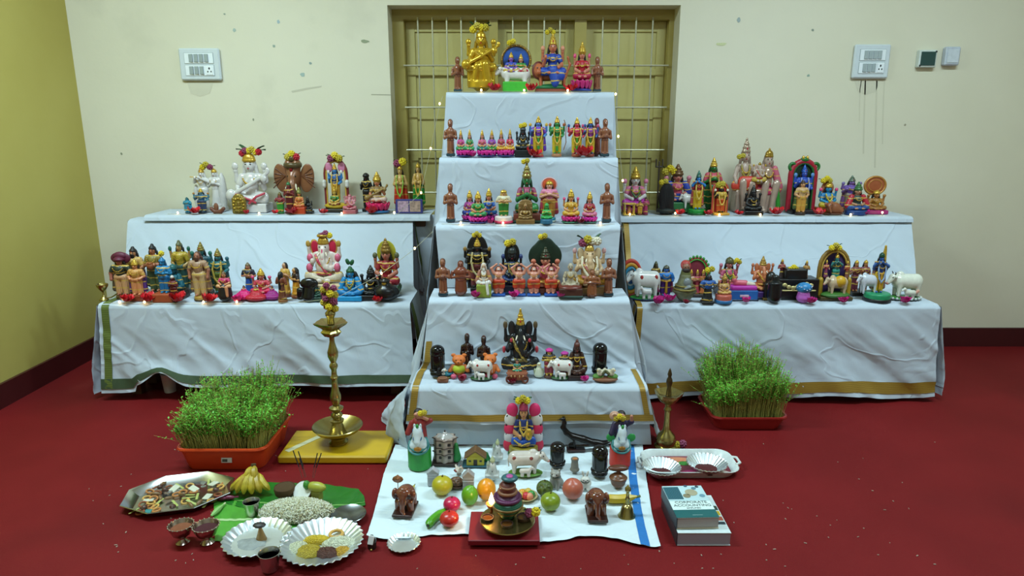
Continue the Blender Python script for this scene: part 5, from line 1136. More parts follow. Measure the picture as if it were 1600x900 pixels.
put(standing('#9a624a', '#a88468', '#c0a070', 'round', '#a8843a', '#4a3a1a', 2, None, GOLD, '#4a2a20', hands='down', beard='#4a2a1c', wide=1.2, cape='#8a6a50'), 'bearded sage in beige robe, front of the centre left group', 312, 393, LL, .07, 36, name='sage_figurine')
put(standing('#2a5a5a', '#2a4a54', '#3a4a3a', 'block', '#2a241a', None, 4, 'tall', m('#8a7a3a', .3, .4), '#141412', item='#2a6a5a', cape='#2a4a4a'), 'dark teal crowned god behind the beige robed sage', 317, 378, LL, .17, 34)
put(standing('#2a6a70', '#1f5a60', '#5a6a2a', 'block', '#2a241a', None, 4, 'tall', m('#8a7a3a', .3, .4), '#141412', item='#2a5a6a', cape='#1f4a54', gar='#a8903a'), 'teal four armed god with gold crown right of beige sage', 343, 388, LL, .14, 34)
g = xf(seated('#c8845a', '#c83a6a', '#d09a6a', None, arms=2, zb=0, crown='bun', cc=m('#6a4a2a')), .66, (0, 0, .32))+[P('seat_block', m('#1f1a1a', .4), [C((0, 0, .08), (0, 0, .3), .2, .18)], .02), P('leg', m('#c8845a', .4), [C((.12, -.18, .36), (.14, -.2, .1), .05, .04)], 0)]
put(g, 'small pink bloused woman sitting on a black stool', 351, 424, LL, .03, 24, name='folk_doll')
put(standing('#b87a5a', '#2a2a3a', '#1f4a9a', 'round', '#3a2a4a', None, 2, 'bun', m('#6a5a3a', .4), '#2a1a14', skirt=True, hands='fold', gar=None), 'girl in blue skirt and dark blouse, left lower shelf', 389, 410, LL, .17, 24, name='folk_doll')
put(seated('#c07a6a', '#c03a4a', '#c81a4a', 'block', '#c0185a', None, 4, 'tall', GOLD, zb=.14), 'red and pink goddess amid the magenta cloth ring', 409, 419, LL, .13, 34)
# magenta ring of cloth with three small dancers
RP = m('#c01a6a', .5, 0, 'pleat', .3, 60)
for i, (x, off, c, l) in enumerate(((381, .07, '#d01a70', 'hot pink'), (400, .05, '#b8182c', 'crimson'), (425, .07, '#9a1a7a', 'purple pink'))):
    g = [P('spread_skirt', m(c, .45, 0, 'pleat', .35, 60, .3), [E((0, 0, .16), (.62, .4, .2)), E((0, .05, .34), (.34, .26, .2))], .08)]+xf(seated('#c08068', c, c, None, arms=2, zb=0, crown='bun', cc=m('#2a1612'), hair='#1a1010', hands='knees'), .62, (0, .06, .36))
    put(g, '%s dressed dancer with skirt spread flat, left lower shelf' % l, x, 446, LL, off, (34, 34, 30)[i], name='dancer_figurine')
put(standing('#8a4a2f', '#7a3f2a', '#6a3a24', 'round', '#8a5a30', None, 2, None, GOLD, '#0f0b0a', skirt=True, hands='pray', longhair=True), 'woman with very long black hair seen from behind, brown skirt', 441, 424, LL, .03, 22, name='folk_doll', rz=160)
put(standing('#c0906a', '#c89a4a', '#c8943a', 'round', '#6a3a2a', None, 2, None, GOLD, '#0f0b0a', skirt=True, hands='pray', longhair=True), 'fair woman with black hair standing behind the brown skirted woman', 446, 410, LL, .13, 22, name='folk_doll', rz=-30)
put(standing('#c08a50', '#2a1a14', '#c8861f', 'round', '#8a4a2a', None, 2, None, GOLD, '#0f0b0a', skirt=True, hands='fold', longhair=True), 'woman in orange yellow sari with long black hair, side view', 462, 418, LL, .11, 26, name='folk_doll', rz=-55)
put(xf(stone('#121110'), .55, (-.1, 0, 0))+[P('hood', m('#111010', .2), [E((.15, .05, .7), (.26, .14, .26)), C((.12, .05, .1), (.15, .05, .6), .2, .14)], .05)], 'black hooded stone pair near the tall brass lamp', 481, 434, LL, .04, 34, name='stone_idol')
g = ganesha('#d4c4b8', '#c8b8a0', '#b81c3e', '#c89a4a', 'block', '#c8b088', '#b02a50', 'cap', m('#b8923a', .25, .5), None, .2, '#c83a6a', item='#a8843a', sash='#c0405a')
for q in g:
    if q['n'] == 'crown': q['p'] = q['p']+[T((0, 0, .8), .085, .018)]
g += [K('pink_pads', m('#c85a78', .4), [((s*.24, -.1, .4), (.06, .05, .06)) for s in (-1, 1)]+[((s*.24, -.03, .52), (.055, .05, .055)) for s in (-1, 1)]), P('base_bands', m('#b02a50', .4), [B((0, 0, .07), (.34, .27, .018), .01), B((0, 0, .14), (.34, .27, .014), .01)], 0)]
put(g, 'large pink and white elephant headed deity with gold crown', 508, 366, LL, .12, 62, vox=.9)
head_flowers(None, 509, 366, 22, LL[1]+.1, 'purple and yellow blossoms on the pink elephant deity', (PNKB, PNKB, YEL), 1)
put(seated('#2a4a3a', '#2a5a44', '#264a3c', 'block', '#1f3a30', None, 2, 'cap', m('#2f4a3a', .4), '#14241c', tilak=None), 'small dark green seated doll behind the tall lamp garland', 493, 440, LL, .05, 20)
g = seated('#1a7ab0', '#1f86c0', '#1a78b4', 'block', '#1a8ac0', None, 2, 'bun', m('#14502a', .4), '#1a1a1c', hands='lap', zb=.12, gar='#7a7a3a', shawl='#1a80ba')
g.append(P('side_hair', m('#151315', .5), [C((.1, .05, .62), (.26, .05, .3), .06, .04)], 0)); g.append(P('leaf_crest', m('#14502a', .4), [E((.06, 0, .9), (.05, .04, .08), rot(ry=25)), E((-.05, 0, .92), (.05, .04, .08), rot(ry=-20))], .02))
put(g, 'blue robed seated deity with green crest, right of elephant deity', 548, 404, LL, .08, 44)
put(seated('#b8705a', '#8a1a24', '#98202e', 'lotus', '#3a5a3a', '#8a8a80', 4, 'tall', m('#8a6a2a', .3, .4), halo='#a8a02a', zb=.18, item='#5a5a3a'), 'goddess in dark red with yellow green halo, left lower shelf', 604, 372, LL, .16, 46)
put(blackidol(True), 'black seated idol with gold chains and rounded hood', 580, 414, LL, .09, 36)
put([P('mound', m('#0f0e10', .25), [E((0, 0, .3), (.5, .36, .34)), C((-.05, 0, .4), (-.05, 0, .72), .24, .17)], .1), K('gold_face', GOLD, [((-.05, -.19, .72), (.1, .05, .1)), ((-.12, -.24, .5), (.05, .03, .05)), ((.03, -.24, .5), (.05, .03, .05))]), P('brow', m('#15120f'), [T((-.05, -.05, .78), .16, .05)], 0)], 'black mound idol with small gold face, left lower shelf', 604, 434, LL, .05, 40, name='stone_idol')
for i, (x, l, r) in enumerate(((199, 'before maroon turbaned man', 15), (232, 'right of peach doll', 16), (278, 'beside terracotta block', 17), (328, 'beside beige robed sage', 16), (590, 'before the black mound idol', 12))): tflower(x, LL, .012, r, REDP, 'red_flower', 'red hibiscus on the left lower shelf, '+l, RG, 6, True, 2)
tflower(371, LL, .02, 12, PKP, 'pink_blossom', 'hot pink blossom right of the black stool woman', YG, 7, False, 2)
# ---- right upper shelf
put(seated('#d0c8c4', '#c86a8a', '#b02a9a', 'lotus', '#c04a8a', '#8a5a3a', 4, 'tall', GOLD, '#3a2a24', gar='#3a5a2a', item='#d07a9a', zb=.14), 'white faced god with pink sleeves and magenta dhoti, right upper shelf', 992, 260, RU, .12, 42)
g = [P('posts', GOLDP, [C((sx*.3, sy*.22, .1), (sx*.3, sy*.22, .85), .05) for sx in (-1, 1) for sy in (-1, 1)], 0), P('roof', GOLDP, [B((0, 0, .92), (.4, .3, .06), .02)], 0), P('base', GOLDP, [B((0, 0, .06), (.4, .3, .06), .02)], 0), P('idol', m('#a86a3a'), [C((0, 0, .2), (0, 0, .5), .16, .1), E((0, 0, .64), .11)], .04)]
put(g, 'tiny golden pavilion at left end of the right upper shelf', 983, 317, RU, .03, 19, name='pavilion_figurine')
put(standing('#c89a5a', '#c8922a', '#c8962a', 'round', '#7a3a2a', None, 2, 'bun', m('#3a241a'), '#2a1a14', hands='pray'), 'tiny doll in mustard yellow beside the golden pavilion', 1000, 313, RU, .04, 12)
put(standing('#c07a6a', '#b02a6a', '#a82a5a', 'round', '#7a2a3a', None, 2, 'bun', m('#3a241a'), '#2a1a14', skirt=True, hands='pray'), 'tiny doll in magenta skirt beside the mustard doll', 1009, 308, RU, .04, 12)
g = seated('#c87a6a', '#c0506a', '#1f3f9a', 'block', '#2a6a3a', None, 4, 'tall', m('#6a4a2a', .3, .3), '#1a1210', item='#c87a8a', shawl='#2040a8')
g.append(P('trident', m('#3a3024', .4), [C((-.36, .0, .0), (-.36, .0, .95), .018), C((-.42, 0, .86), (-.42, 0, 1.0), .016), C((-.3, 0, .86), (-.3, 0, 1.0), .016), C((-.42, 0, .86), (-.3, 0, .86), .016)], 0))
put(g, 'goddess with trident and royal blue shawl, right upper shelf', 1053, 248, RU, .16, 62)
head_flowers(None, 1047, 266, 28, RU[1]+.1, 'yellow flower bunch on the royal blue shawled goddess', (YEL2, YEL, YEL), 1)
put([P('mane', m('#140f10', .8, 0, 'pleat', .4, 70, .8), [E((0, 0, .45), (.36, .26, .44)), C((-.2, -.1, .1), (-.1, -.1, .7), .14), C((.2, -.1, .1), (.1, -.1, .7), .14)], .06), P('foot_rock', m('#1f241f', .6), [E((0, 0, .08), (.45, .32, .1))], 0)], 'shaggy black mound idol before the trident goddess', 1041, 286, RU, .07, 30, name='stone_idol')
head_flowers(None, 1037, 284, 15, RU[1]+.06, 'yellow blossom on the shaggy black mound', (YEL, YEL2), 0)
g = standing('#2a7ac0', '#a82a3a', '#d0a81a', 'round', '#1f8a34', '#1a5a24', 2, 'tall', m('#3a6a5a', .3, .3), '#14141a', hands='flute', prop='flute', gar='#c8a84a', bw=.26, cape='#b04a4a', zb=.12)
g += xf([q for q in cow('#d4d0c8', None, '#1f8a34', None, False, -1) if 'base' not in q['n']], .42, (-.18, .16, .1))
put(g, 'blue flute god in yellow dhoti with small white cow', 1083, 266, RU, .07, 42)
put(standing('#1f6a2a', '#c04a5a', '#1f6a2f', 'round', '#2f5a2a', None, 2, 'tall', GOLD, '#123a1a', hands='pray', cape='#1f5a2a', gar='#a8843a', item='#1f6a2a'), 'green skinned monkey god with gold cone crown, right upper shelf', 1113, 246, RU, .14, 32)
g = xf(standing('#151318', '#c8a040', '#c8521f', None, arms=4, zb=0, crown='tall', gar='#d8b04a', item='#d8d0c0'), .82, (0, -.02, .08))+arch(.2, .9, '#c04a3a', .03, '#d8a84a', '#b8322a', .08, '#c8902a')
put(g, 'dark god in small red and gold arch, right upper shelf', 1126, 284, RU, .05, 26)
head_flowers(None, 1126, 288, 16, RU[1]+.03, 'yellow blossoms on the small red and gold arch', (YEL2, YEL2), 1)
PS = m('#b8a090', .2, .35, sc=25)
g = pair(seated('#b8a090', None, '#c8402e', None, arms=2, zb=0, crown='tall', cc=m('#a8927c', .25, .4), hair='#8a7464', hands='knees', gar='#8a7a2a'), seated('#b8a090', m('#b89a80', .2, .35), '#c03a5a', None, arms=2, zb=0, crown='cap', cc=m('#9a7a2a', .25, .5), hair='#8a7464', hands='lap', shawl='#c05a70'), .24, .8, [P('throne', PS, [B((0, .05, .16), (.42, .2, .16), .04)], 0), P('leg', PS, [C((-.3, -.18, .4), (-.27, -.2, .06), .075, .05), E((-.27, -.25, .04), (.06, .09, .04))], .02), P('leg', PS, [C((-.12, -.18, .38), (-.1, -.2, .06), .075, .05), E((-.1, -.25, .04), (.06, .09, .04))], .02), P('leg', PS, [C((.16, -.18, .38), (.12, -.2, .06), .075, .05), E((.12, -.25, .04), (.06, .09, .04))], .02), P('leg', PS, [C((.38, -.18, .38), (.3, -.2, .06), .075, .05), E((.3, -.25, .04), (.06, .09, .04))], .02), P('red_drape', m('#c8402e', .4, 0, 'pleat', .3, 50), [C((-.3, -.12, .4), (-.1, -.12, .4), .1)], .02), P('green_drape', m('#2a8a2a', .4), [C((.42, -.1, .34), (.46, -.12, .1), .05)], 0)], (.3, .24))
g += xf([q for q in ganesha('#b8a090', '#b89a3a', '#b89888', None, None, zb=0, crown='cap', cc=m('#9a7a2a', .25, .5))], .36, (.0, -.2, .42))
put(g, 'large silvery divine couple with elephant headed child, right upper shelf', 1183, 215, RU, .15, 82, name='family_figurine', vox=.95)
head_flowers(None, 1158, 244, 14, RU[1]+.12, 'golden flower beside the tall silvery crown', (YEL2, YEL2), 0)
put(blackidol(True), 'small black idol in front of the silvery couple', 1176, 289, RU, .05, 28)
g = xf(standing('#2f4fae', '#2a4aa8', '#2f5aa8', None, arms=4, zb=0, crown='tall', gar='#7a8ac0', item='#5a8ac0', cc=m('#2f5ab0', .3, .3)), .82, (0, .02, .08))+arch(.24, .94, '#a01a2e', .055, '#1f5a2a', '#14301c', .08, '#231c20')
g += [P('green_bosses', m('#1f6a2a', .35), [T((s*.23, .06, .84), .06, .03, rot(rx=90)) for s in (-1, 1)]+[E((0, .06, .97), (.09, .05, .05))], 0), K('finial', GOLD, [((x, .04, 1.0), (.03, .03, .045)) for x in (-.04, .04)])]
put(g, 'blue god inside a tall red arch with green bosses', 1255, 243, RU, .12, 50)
put(standing('#c89060', '#c8a070', '#c8903a', 'round', '#3a2a20', None, 2, 'bun', m('#3a2416'), '#2a1a12', hands='hip', cape='#4a5a2a'), 'small tan doll in front of the tall red arch', 1252, 281, RU, .04, 24)
put(seated('#2a8ab8', '#2a7ab0', '#c8b02a', 'block', '#a05a2a', None, 4, 'cap', GOLD, halo='#a86a4a', zb=.16, gar='#c8b02a'), 'blue seated god with yellow shawl right of the red arch', 1293, 283, RU, .11, 32)
head_flowers(None, 1292, 279, 20, RU[1]+.09, 'yellow flower cluster on the blue seated god', (YEL, YEL, YEL2), 1)
g = [P('body', m('#8a5030', .4), [E((0, 0, .4), (.42, .28, .38)), E((-.3, -.12, .6), (.2, .18, .2)), C((-.38, -.24, .55), (-.3, -.34, .2), .08, .05), E((.32, -.05, .3), (.22, .2, .22)), E((-.15, .02, .72), (.12, .05, .16)), E((-.48, .02, .66), (.08, .05, .14))], .05), K('eyes', EYE, [((-.34, -.3, .66), (.025,)*3), ((-.24, -.3, .66), (.025,)*3)]), P('base', m('#5a3420', .5), [E((0, 0, .06), (.55, .34, .08))], 0)]
put(g, 'small reclining brown clay elephant deity, right upper shelf', 1303, 314, RU, .04, 30)
put(standing('#7a5a9a', '#6a4a9a', '#8a7a6a', 'block', '#4a3a3a', None, 4, 'tall', m('#5a6a5a', .3, .3), '#1a1614', item='#7a6aa0', cape='#7a4a80'), 'violet god standing behind the red shawled woman', 1329, 274, RU, .15, 32)
put(seated('#b08060', '#3a4a44', '#1f4a8a', 'round', '#1f3f7a', None, 2, 'tall', m('#3a6a3a', .3, .2), '#1a1614', shawl='#b0182e', hands='lap', zb=.14), 'seated woman in bright red shawl and blue skirt', 1339, 284, RU, .05, 40)
g = xf(seated('#a8703a', '#a8722e', '#9a6a2a', 'block', '#a02a6a', None, 4, 'cap', GOLD, item='#a8702e', zb=.14), .82, (0, -.04, 0))+[P('disc', m('#a0522c', .4), [E((0, .1, .78), (.26, .025, .26))], 0), P('disc_rim', m('#b8803a', .35, .3), [T((0, .09, .78), .25, .03, rot(rx=90)), T((0, .08, .78), .16, .014, rot(rx=90))], 0)]
put(g, 'golden goddess with large round orange disc at right shelf end', 1369, 275, RU, .1, 36)
tflower(1352, RU, .02, 9, MAGP, 'pink_blossom', 'magenta petals before the round orange disc', YG, 6, False)
for i, (x, l, r) in enumerate(((1213, 'below the silvery couple', 14), (1279, 'right of the tall red arch', 12), (1062, 'beside the shaggy black mound', 11), (1107, 'left of the small red and gold arch', 9), (1155, 'left foot of the silvery couple', 9))): tflower(x, RU, .012, r, REDP, 'red_flower', 'red hibiscus on the right upper shelf, '+l, RG)
# ---- right lower shelf
g = [P('disc', m('#c8d0c8', .5), [E((0, 0, .5), (.5, .06, .5))], 0)]+[P('ring', m(c, .5), [T((0, -.05, .5), rr, .055, rot(rx=90))], 0) for c, rr in (('#b83a2a', .46), ('#c8902a', .37), ('#2a7a9a', .26))]+[P('centre', m('#1f5a9a'), [E((0, -.05, .5), (.16, .05, .16))], 0)]
put(g, 'small rainbow ringed disc at left end of the right lower shelf', 985, 404, RL, .14, 22, name='rainbow_disc', cat='ornament')
put(cow('#dcdad6', '#a8322e', '#2f8a3a', '#1f2f5a', True, -1, calfc='#d0ccc8'), 'large white cow with two red spots and calf, right lower shelf', 1004, 419, RL, .1, 56, name='cow_figurine', vox=.9)
put(standing('#2a6ab8', '#2a7ac8', '#4a1f7a', 'round', '#2a5a9a', None, 2, 'cap', m('#5a5a4a', .3, .3), '#1a1a14', hands='bless', cape='#a83a6a', sash='#c8902a'), 'small blue god in purple dhoti behind the big white cow', 1040, 414, RL, .13, 28)
put(standing('#5a5030', '#5a4a2a', '#4a3a24', 'block', '#3a2f1f', None, 2, 'bun', m('#4a4a2a'), '#2a2418'), 'small olive brown doll at the back beside the blue god', 1024, 408, RL, .2, 18)
g = [P('hill', m('#6a6a4a', .5, 0, 'brick', .3, 40, .4), [C((0, 0, .1), (0, 0, .5), .34, .2), E((0, 0, .08), (.42, .32, .1))], .05), P('shrine_stone', m('#7a7f80', .3), [E((.02, -.2, .38), (.13, .1, .15)), C((-.05, -.3, .22), (.1, -.3, .26), .05)], .03), P('robe', m('#5a5a2a', .5), [C((0, 0, .5), (0, 0, .68), .2, .15)], .02), P('head', m('#8a5a44', .4), [E((0, -.02, .82), (.13, .13, .14))], 0), P('beard', m('#2a1a14', .6), [E((0, -.08, .74), (.13, .1, .09))], .02), P('hood', m('#a83a34', .5), [T((0, .03, .87), .12, .055, rot(rx=60)), E((0, .04, .92), (.14, .12, .09))], .02), P('gold_rows', m('#8a7a3a', .4, .3), [T((0, 0, .16), .36, .03), T((0, 0, .26), .31, .025)], 0), K('eyes', EYE, [((s*.05, -.14, .84), (.018,)*3) for s in (-1, 1)])]
put(g, 'bearded saint with red hood rising from a rocky hill shrine', 1070, 407, RL, .07, 38, name='hill_shrine')
tflower(1072, RL, .005, 8, DRP, 'pink_blossom', 'deep red blossom before the rocky hill shrine', YG, 7, False, 2)
g = arch(.36, .92, '#a84a3a', .035, '#3a9a3a', '#7a2a3a', .08, '#3a2a24')+[P('arch_beads', m('#3a8a3a', .4), [E((-.4*math.cos(a), .06, .56+.4*math.sin(a)), .04) for a in [PI*i/12 for i in range(13)]], 0)]
for i, (x, c) in enumerate(((-.18, '#c89a8a'), (.0, '#a83a4a'), (.17, '#c8703a'))): g += xf(standing('#b8785a', c, c, None, zb=0, skirt=True, hands='pray'), .62, (x, -.08, .07))
put(g, 'three small dolls under a green and red rainbow arch', 1088, 399, RL, .17, 46, name='arch_group_figurine')
head_flowers(None, 1109, 421, 16, RL[1]+.12, 'yellow blossoms right of the rainbow arch dolls', (YEL, YEL2), 0)
put(standing('#1a1c20', '#2a5aa0', '#15181a', 'block', '#141616', None, 2, 'bun', m('#131416'), '#0e0f10', hands='hip', skirt=True), 'dark doll in blue blouse and black skirt, right lower shelf front', 1106, 428, RL, .03, 28, name='folk_doll')
put(seated('#b8804a', '#c89a6a', '#c08a5a', 'round', '#b85a4a', '#2a6aa0', 4, 'tall', m('#a8843a', .3, .4), '#3a2416', item='#c08a5a', zb=.28), 'small golden tan goddess on red and blue drum base', 1131, 428, RL, .03, 27)
put(seated('#b87068', '#b04a6a', '#a83a4a', 'block', '#3a2a2a', None, 4, 'cap', m('#5a5a3a', .3, .3), item='#b86a7a', gar='#3a6a2a'), 'rose pink goddess with leafy garland at the back, right lower shelf', 1138, 401, RL, .2, 36)
head_flowers(None, 1151, 408, 18, RL[1]+.18, 'yellow flowers hanging beside the rose pink goddess', (YEL2, YEL, YEL2), 2)
g = [P('box', m('#1f5aa0', .4), [B((0, 0, .22), (.6, .28, .2), .03)], 0), P('cushion', m('#b02a9a', .45), [B((0, 0, .5), (.56, .26, .09), .06)], 0), P('base', m('#16233a'), [B((0, 0, .03), (.64, .3, .03), .01)], 0), P('lying_body', m('#c85a6a', .4), [C((-.3, 0, .68), (.1, 0, .66), .12, .13), E((-.38, -.02, .8), (.1, .1, .11))], .04), P('legs', m('#d8c8b0', .4), [C((.1, -.02, .66), (.48, -.02, .62), .11, .07)], 0), P('crown', GOLD, [C((-.4, 0, .88), (-.44, 0, 1.02), .09, .03)], 0), P('side_band', m('#c8a0b0', .4), [B((0, -.29, .2), (.2, .01, .06), .01)], 0)]
put(g, 'pink reclining god on a blue and magenta couch', 1160, 428, RL, .1, 46, name='reclining_figurine')
put(ganesha('#c0724a', '#b8623a', '#b86a44', None, 'block', '#4a2a6a', '#2a2a4a', 'tall', m('#a8843a', .3, .4), item='#b86a44', sash='#c8903a'), 'orange brown elephant headed deity with pointed gold crown', 1190, 400, RL, .15, 40)
put([P('stone', m('#101212', .25), [C((0, 0, .1), (0, 0, .52), .26, .25), E((0, 0, .62), (.24, .24, .12))], .05), P('collar', m('#0c0e0e', .3), [T((0, 0, .64), .2, .06), C((0, 0, .66), (0, 0, .86), .15, .12)], .03), P('handle', m('#0e1010', .3), [C((.2, 0, .5), (.34, 0, .44), .06)], 0)], 'squat black stone jar shaped idol, right lower shelf front', 1213, 430, RL, .02, 28, name='stone_idol', cat='stone idol')
put([P('stone', m('#16140f', .3), [B((0, 0, .3), (.3, .22, .3), .08), E((0, 0, .72), (.22, .2, .26))], .06), P('base', m('#8a6a2a', .35, .3), [B((0, 0, .04), (.36, .26, .04), .01)], 0)], 'dark stone idol on gold strip behind the squat jar idol', 1203, 424, RL, .11, 26, name='stone_idol', cat='stone idol')
g = [P('box', m('#121010', .3), [B((0, 0, .26), (.55, .26, .26), .02)], 0), P('gold_relief', m('#c8b87a', .35, .4), [E((x, -.27, .36+.05*math.sin(x*9)), (.07, .03, .05)) for x in (-.4, -.28, -.16, -.04, .08, .2, .32)]+[C((-.45, -.27, .24), (.45, -.27, .24), .02)], .02), P('black_idol', m('#15120f', .3), [B((-.05, 0, .62), (.3, .18, .14), .05)], .02)]
g += xf(standing('#9a5a4a', '#8a2a3a', '#3a2a2a', None, zb=0, hands='pray', skirt=True), .52, (-.38, .06, .48))+xf(standing('#a87a4a', '#a87a3a', '#8a5a3a', None, zb=0, hands='pray', skirt=True), .5, (.3, .06, .46))
put(g, 'black tableau box with gold relief and two attendant dolls', 1243, 405, RL, .13, 62, name='tableau_figurine')
head_flowers(None, 1240, 419, 20, RL[1]+.09, 'yellow flowers atop the black tableau box', (YEL, YEL, YEL2), 1)
g = [P('pot', m('#2a7ab0', .35, 0, 'brick', .4, 60), [E((0, 0, .68), (.36, .34, .32))], 0), P('stand', m('#b05ab0', .4), [C((0, 0, .1), (0, 0, .3), .32, .28)], .02), K('dots', m('#d8d8e8'), [((.33*math.cos(a), -.32*abs(math.sin(a))-.06, .72+.1*math.sin(3*a)), (.03,)*3) for a in [PI*i/8 for i in range(9)]])]
put(g, 'blue dotted ball pot on a lilac stand', 1256, 442, RL, .03, 24, name='toy_pot', cat='pot')
g = xf(standing('#2f7a7a', '#2a6a6a', '#2a8a7a', None, arms=2, zb=0, crown='tall', hands='flute', prop='flute', cc=GOLD), .62, (0, .0, .28))+arch(.34, .92, '#8a6a2a', .045, '#c8a24a', '#3a2a5a', .1, '#4a3a14')
g += xf([q for q in cow('#c0a888', None, '#3a6a24', None, False, -1) if 'base' not in q['n']], .44, (0, -.1, .08))+[P('side_panel', m('#a8861f', .4), [C((s*.33, .0, .1), (s*.33, .0, .36), .06) for s in (-1, 1)], 0), P('yellow_cloth', m('#c89a1f', .4), [E((.05, -.14, .36), (.13, .11, .11))], 0), P('meadow', m('#3a6a24', .5), [E((0, -.06, .1), (.34, .2, .06))], 0)]
g += xf(standing('#c0806a', '#a83a5a', '#7a3a5a', None, zb=0, skirt=True), .34, (-.24, -.02, .42))+xf(standing('#c0806a', '#b04a3a', '#7a4a3a', None, zb=0, skirt=True), .34, (.25, -.02, .4))
put(g, 'golden brown arch shrine with cow and teal flute player', 1306, 388, RL, .1, 52, name='arch_shrine', vox=.9)
head_flowers(None, 1306, 382, 22, RL[1]+.08, 'yellow flowers on the golden brown arch shrine', (YEL, YEL2, YEL), 2)
put(pair(standing('#b8784a', '#7a3a3a', '#6a2a3a', None, zb=0, crown='cap'), standing('#b8784a', '#7a3a4a', '#5a3a2a', None, zb=0, crown='cap'), .15, .85, block(.1, .32, '#1a1614'), (.09, .09)), 'small crowned couple at the back beside the arch shrine', 1343, 406, RL, .2, 34, name='couple_figurine')
g = standing('#2a5aa0', '#2a4a8a', '#d0a81a', 'round', '#1f8a5a', '#17181a', 2, 'cap', m('#14402a', .3, .2), '#15161a', hands='flute', prop='flute', gar='#8aa0c0', sash='#c8902a', zb=.16, bw=.36, wide=1.2, cape='#8a6a6a')
g += xf([q for q in cow('#c8ccd4', None, '#1f8a5a', None, False, -1) if 'base' not in q['n']], .46, (-.26, .04, .12))+[P('tall_crown', GOLD, [C((.12, .1, .78), (.13, .1, .98), .06, .035), E((.13, .1, 1.02), .03)], .01), P('cape_panel', m('#1f6a4a', .4), [C((.12, .12, .5), (.13, .12, .78), .07, .06)], 0)]
put(g, 'blue flute player in yellow dhoti with white cow on green base', 1366, 384, RL, .08, 56, vox=.9)
g = cow('#d8d8c8', None, '#2f7a24', '#5a6a6a', True, -1, calfc='#d0d0c0')
g.append(K('pebbles', m('#c8ccc8'), [((.58*math.cos(a), .32*math.sin(a), .05), (.05, .04, .04)) for a in [PI+PI*i/11 for i in range(12)]])); g.append(P('lying_child', m('#c8907a', .4), [C((.05, -.26, .2), (.25, -.26, .26), .05), E((.3, -.26, .3), .055)], .03))
put(g, 'glossy cream cow with calf and child at right bench end', 1412, 424, RL, .1, 62, name='cow_figurine', vox=.9)
for i, (x, l, r, o_) in enumerate(((1028, 'front of the big white cow', 13, .0), (1045, 'right of the big white cow', 13, .05), (1165, 'before the blue couch', 10, .03), (1266, 'beside the lilac stand', 11, .015), (1317, 'before the arch shrine', 11, .025), (1413, 'before the cream cow', 12, .02))): tflower(x, RL, o_, r, MAGP, 'pink_blossom', 'magenta blossom on the right lower shelf, '+l, YG, 7, False, 2)
# ------------------------------------------------------------------ floor display
def lathe_px(px, d, prof, name, mat, parent, n=28, off=(0, 0), z0=None):
    """profile given as (radius px, row px) of a turned piece standing at depth d; relative to parent location"""
    L = parent.location; q = []
    for r, y in prof:
        z = at_d(px, y, d)[2]; q.append((r/ppm(d, z), z-L.z))
    q = sorted(q, key=lambda e: 0)
    return MB().lathe(q, n).ob(name, mat, parent, (off[0], off[1], 0), smooth=.9)
def floor_pts(pts, z=.0): return [Vector(at_h(x, y, z)) for x, y in pts]
# white floor cloth with a blue stripe
FC = [floor_pts([(618, 697), (600, 740), (588, 790), (574, 838)], .004), floor_pts([(1004, 697), (1010, 750), (1018, 800), (1030, 850)], .004)]
def bez(P_, t):
    n = len(P_)-1; x = t*n; i = min(int(x), n-1); return P_[i].lerp(P_[i+1], x-i)
fc0 = empty('floor_cloth', (.06, 2.0, 0))
def FS(u, v, o=0):
    p = bez(FC[0], v).lerp(bez(FC[1], v), u)
    e = max(0, (v-.85)/.15); p.y -= e*.02*math.sin(u*13+1)+e*.012*fbm(u*7, 2.2)
    w = .5+.5*fbm(u*6+3, v*9, 1.5); w2 = (1-abs(fbm(u*5+v*3, v*4-u*2, 3)*2))**3; rz_ = .0028*w+.004*max(0, w2)+.004*max(0, abs(u-.5)*2-.9)*10*w+e*.006*w
    return p+Vector((0, 0, rz_+o))-fc0.location
sheet(lambda u, v: FS(u, v), 110, 60, 'cloth_sheet', CLOTH2, fc0)
sheet(lambda u, v: FS(u, v, .0012), 0, 0, 'blue_stripe', m('#1f6fb5', .7), fc0, us=[.935+.03*i/4 for i in range(5)], vsx=[i/40 for i in range(41)])
tag(fc0, 'white floor cloth with a blue stripe under the small dolls and fruit', 'cloth')
FL = (.0085, 0)
# loose cloth corner falling to the floor by the stand
cc = empty('loose_cloth_corner', at_h(620, 690, 0))
def CCS(u, v):
    A_, B_ = Vector(at_d(637, 606, 2.455)), Vector(at_d(641, 600, 2.6)); Q = floor_pts([(640, 702), (615, 694), (597, 672), (604, 645), (630, 640)], .006)
    a = A_.lerp(B_, u); b = bez(Q, u); p_ = a.lerp(b, v); bulge = math.sin(PI*v)*.03
    p_.x += -bulge*.6+.016*v*math.sin(u*16)+.008*fbm(u*8, v*5, 2); p_.y += -bulge*(1-u)+.012*v*math.sin(u*21+v*3); p_.z = max(.004, p_.z+.012*math.sin(u*14+v*4)*v*(1-v)*3)
    return p_-cc.location
sheet(lambda u, v: CCS(u, v), 50, 30, 'cloth_sheet', CLOTH, cc); tag(cc, 'loose white cloth corner spilling on floor by yellow board', 'cloth')
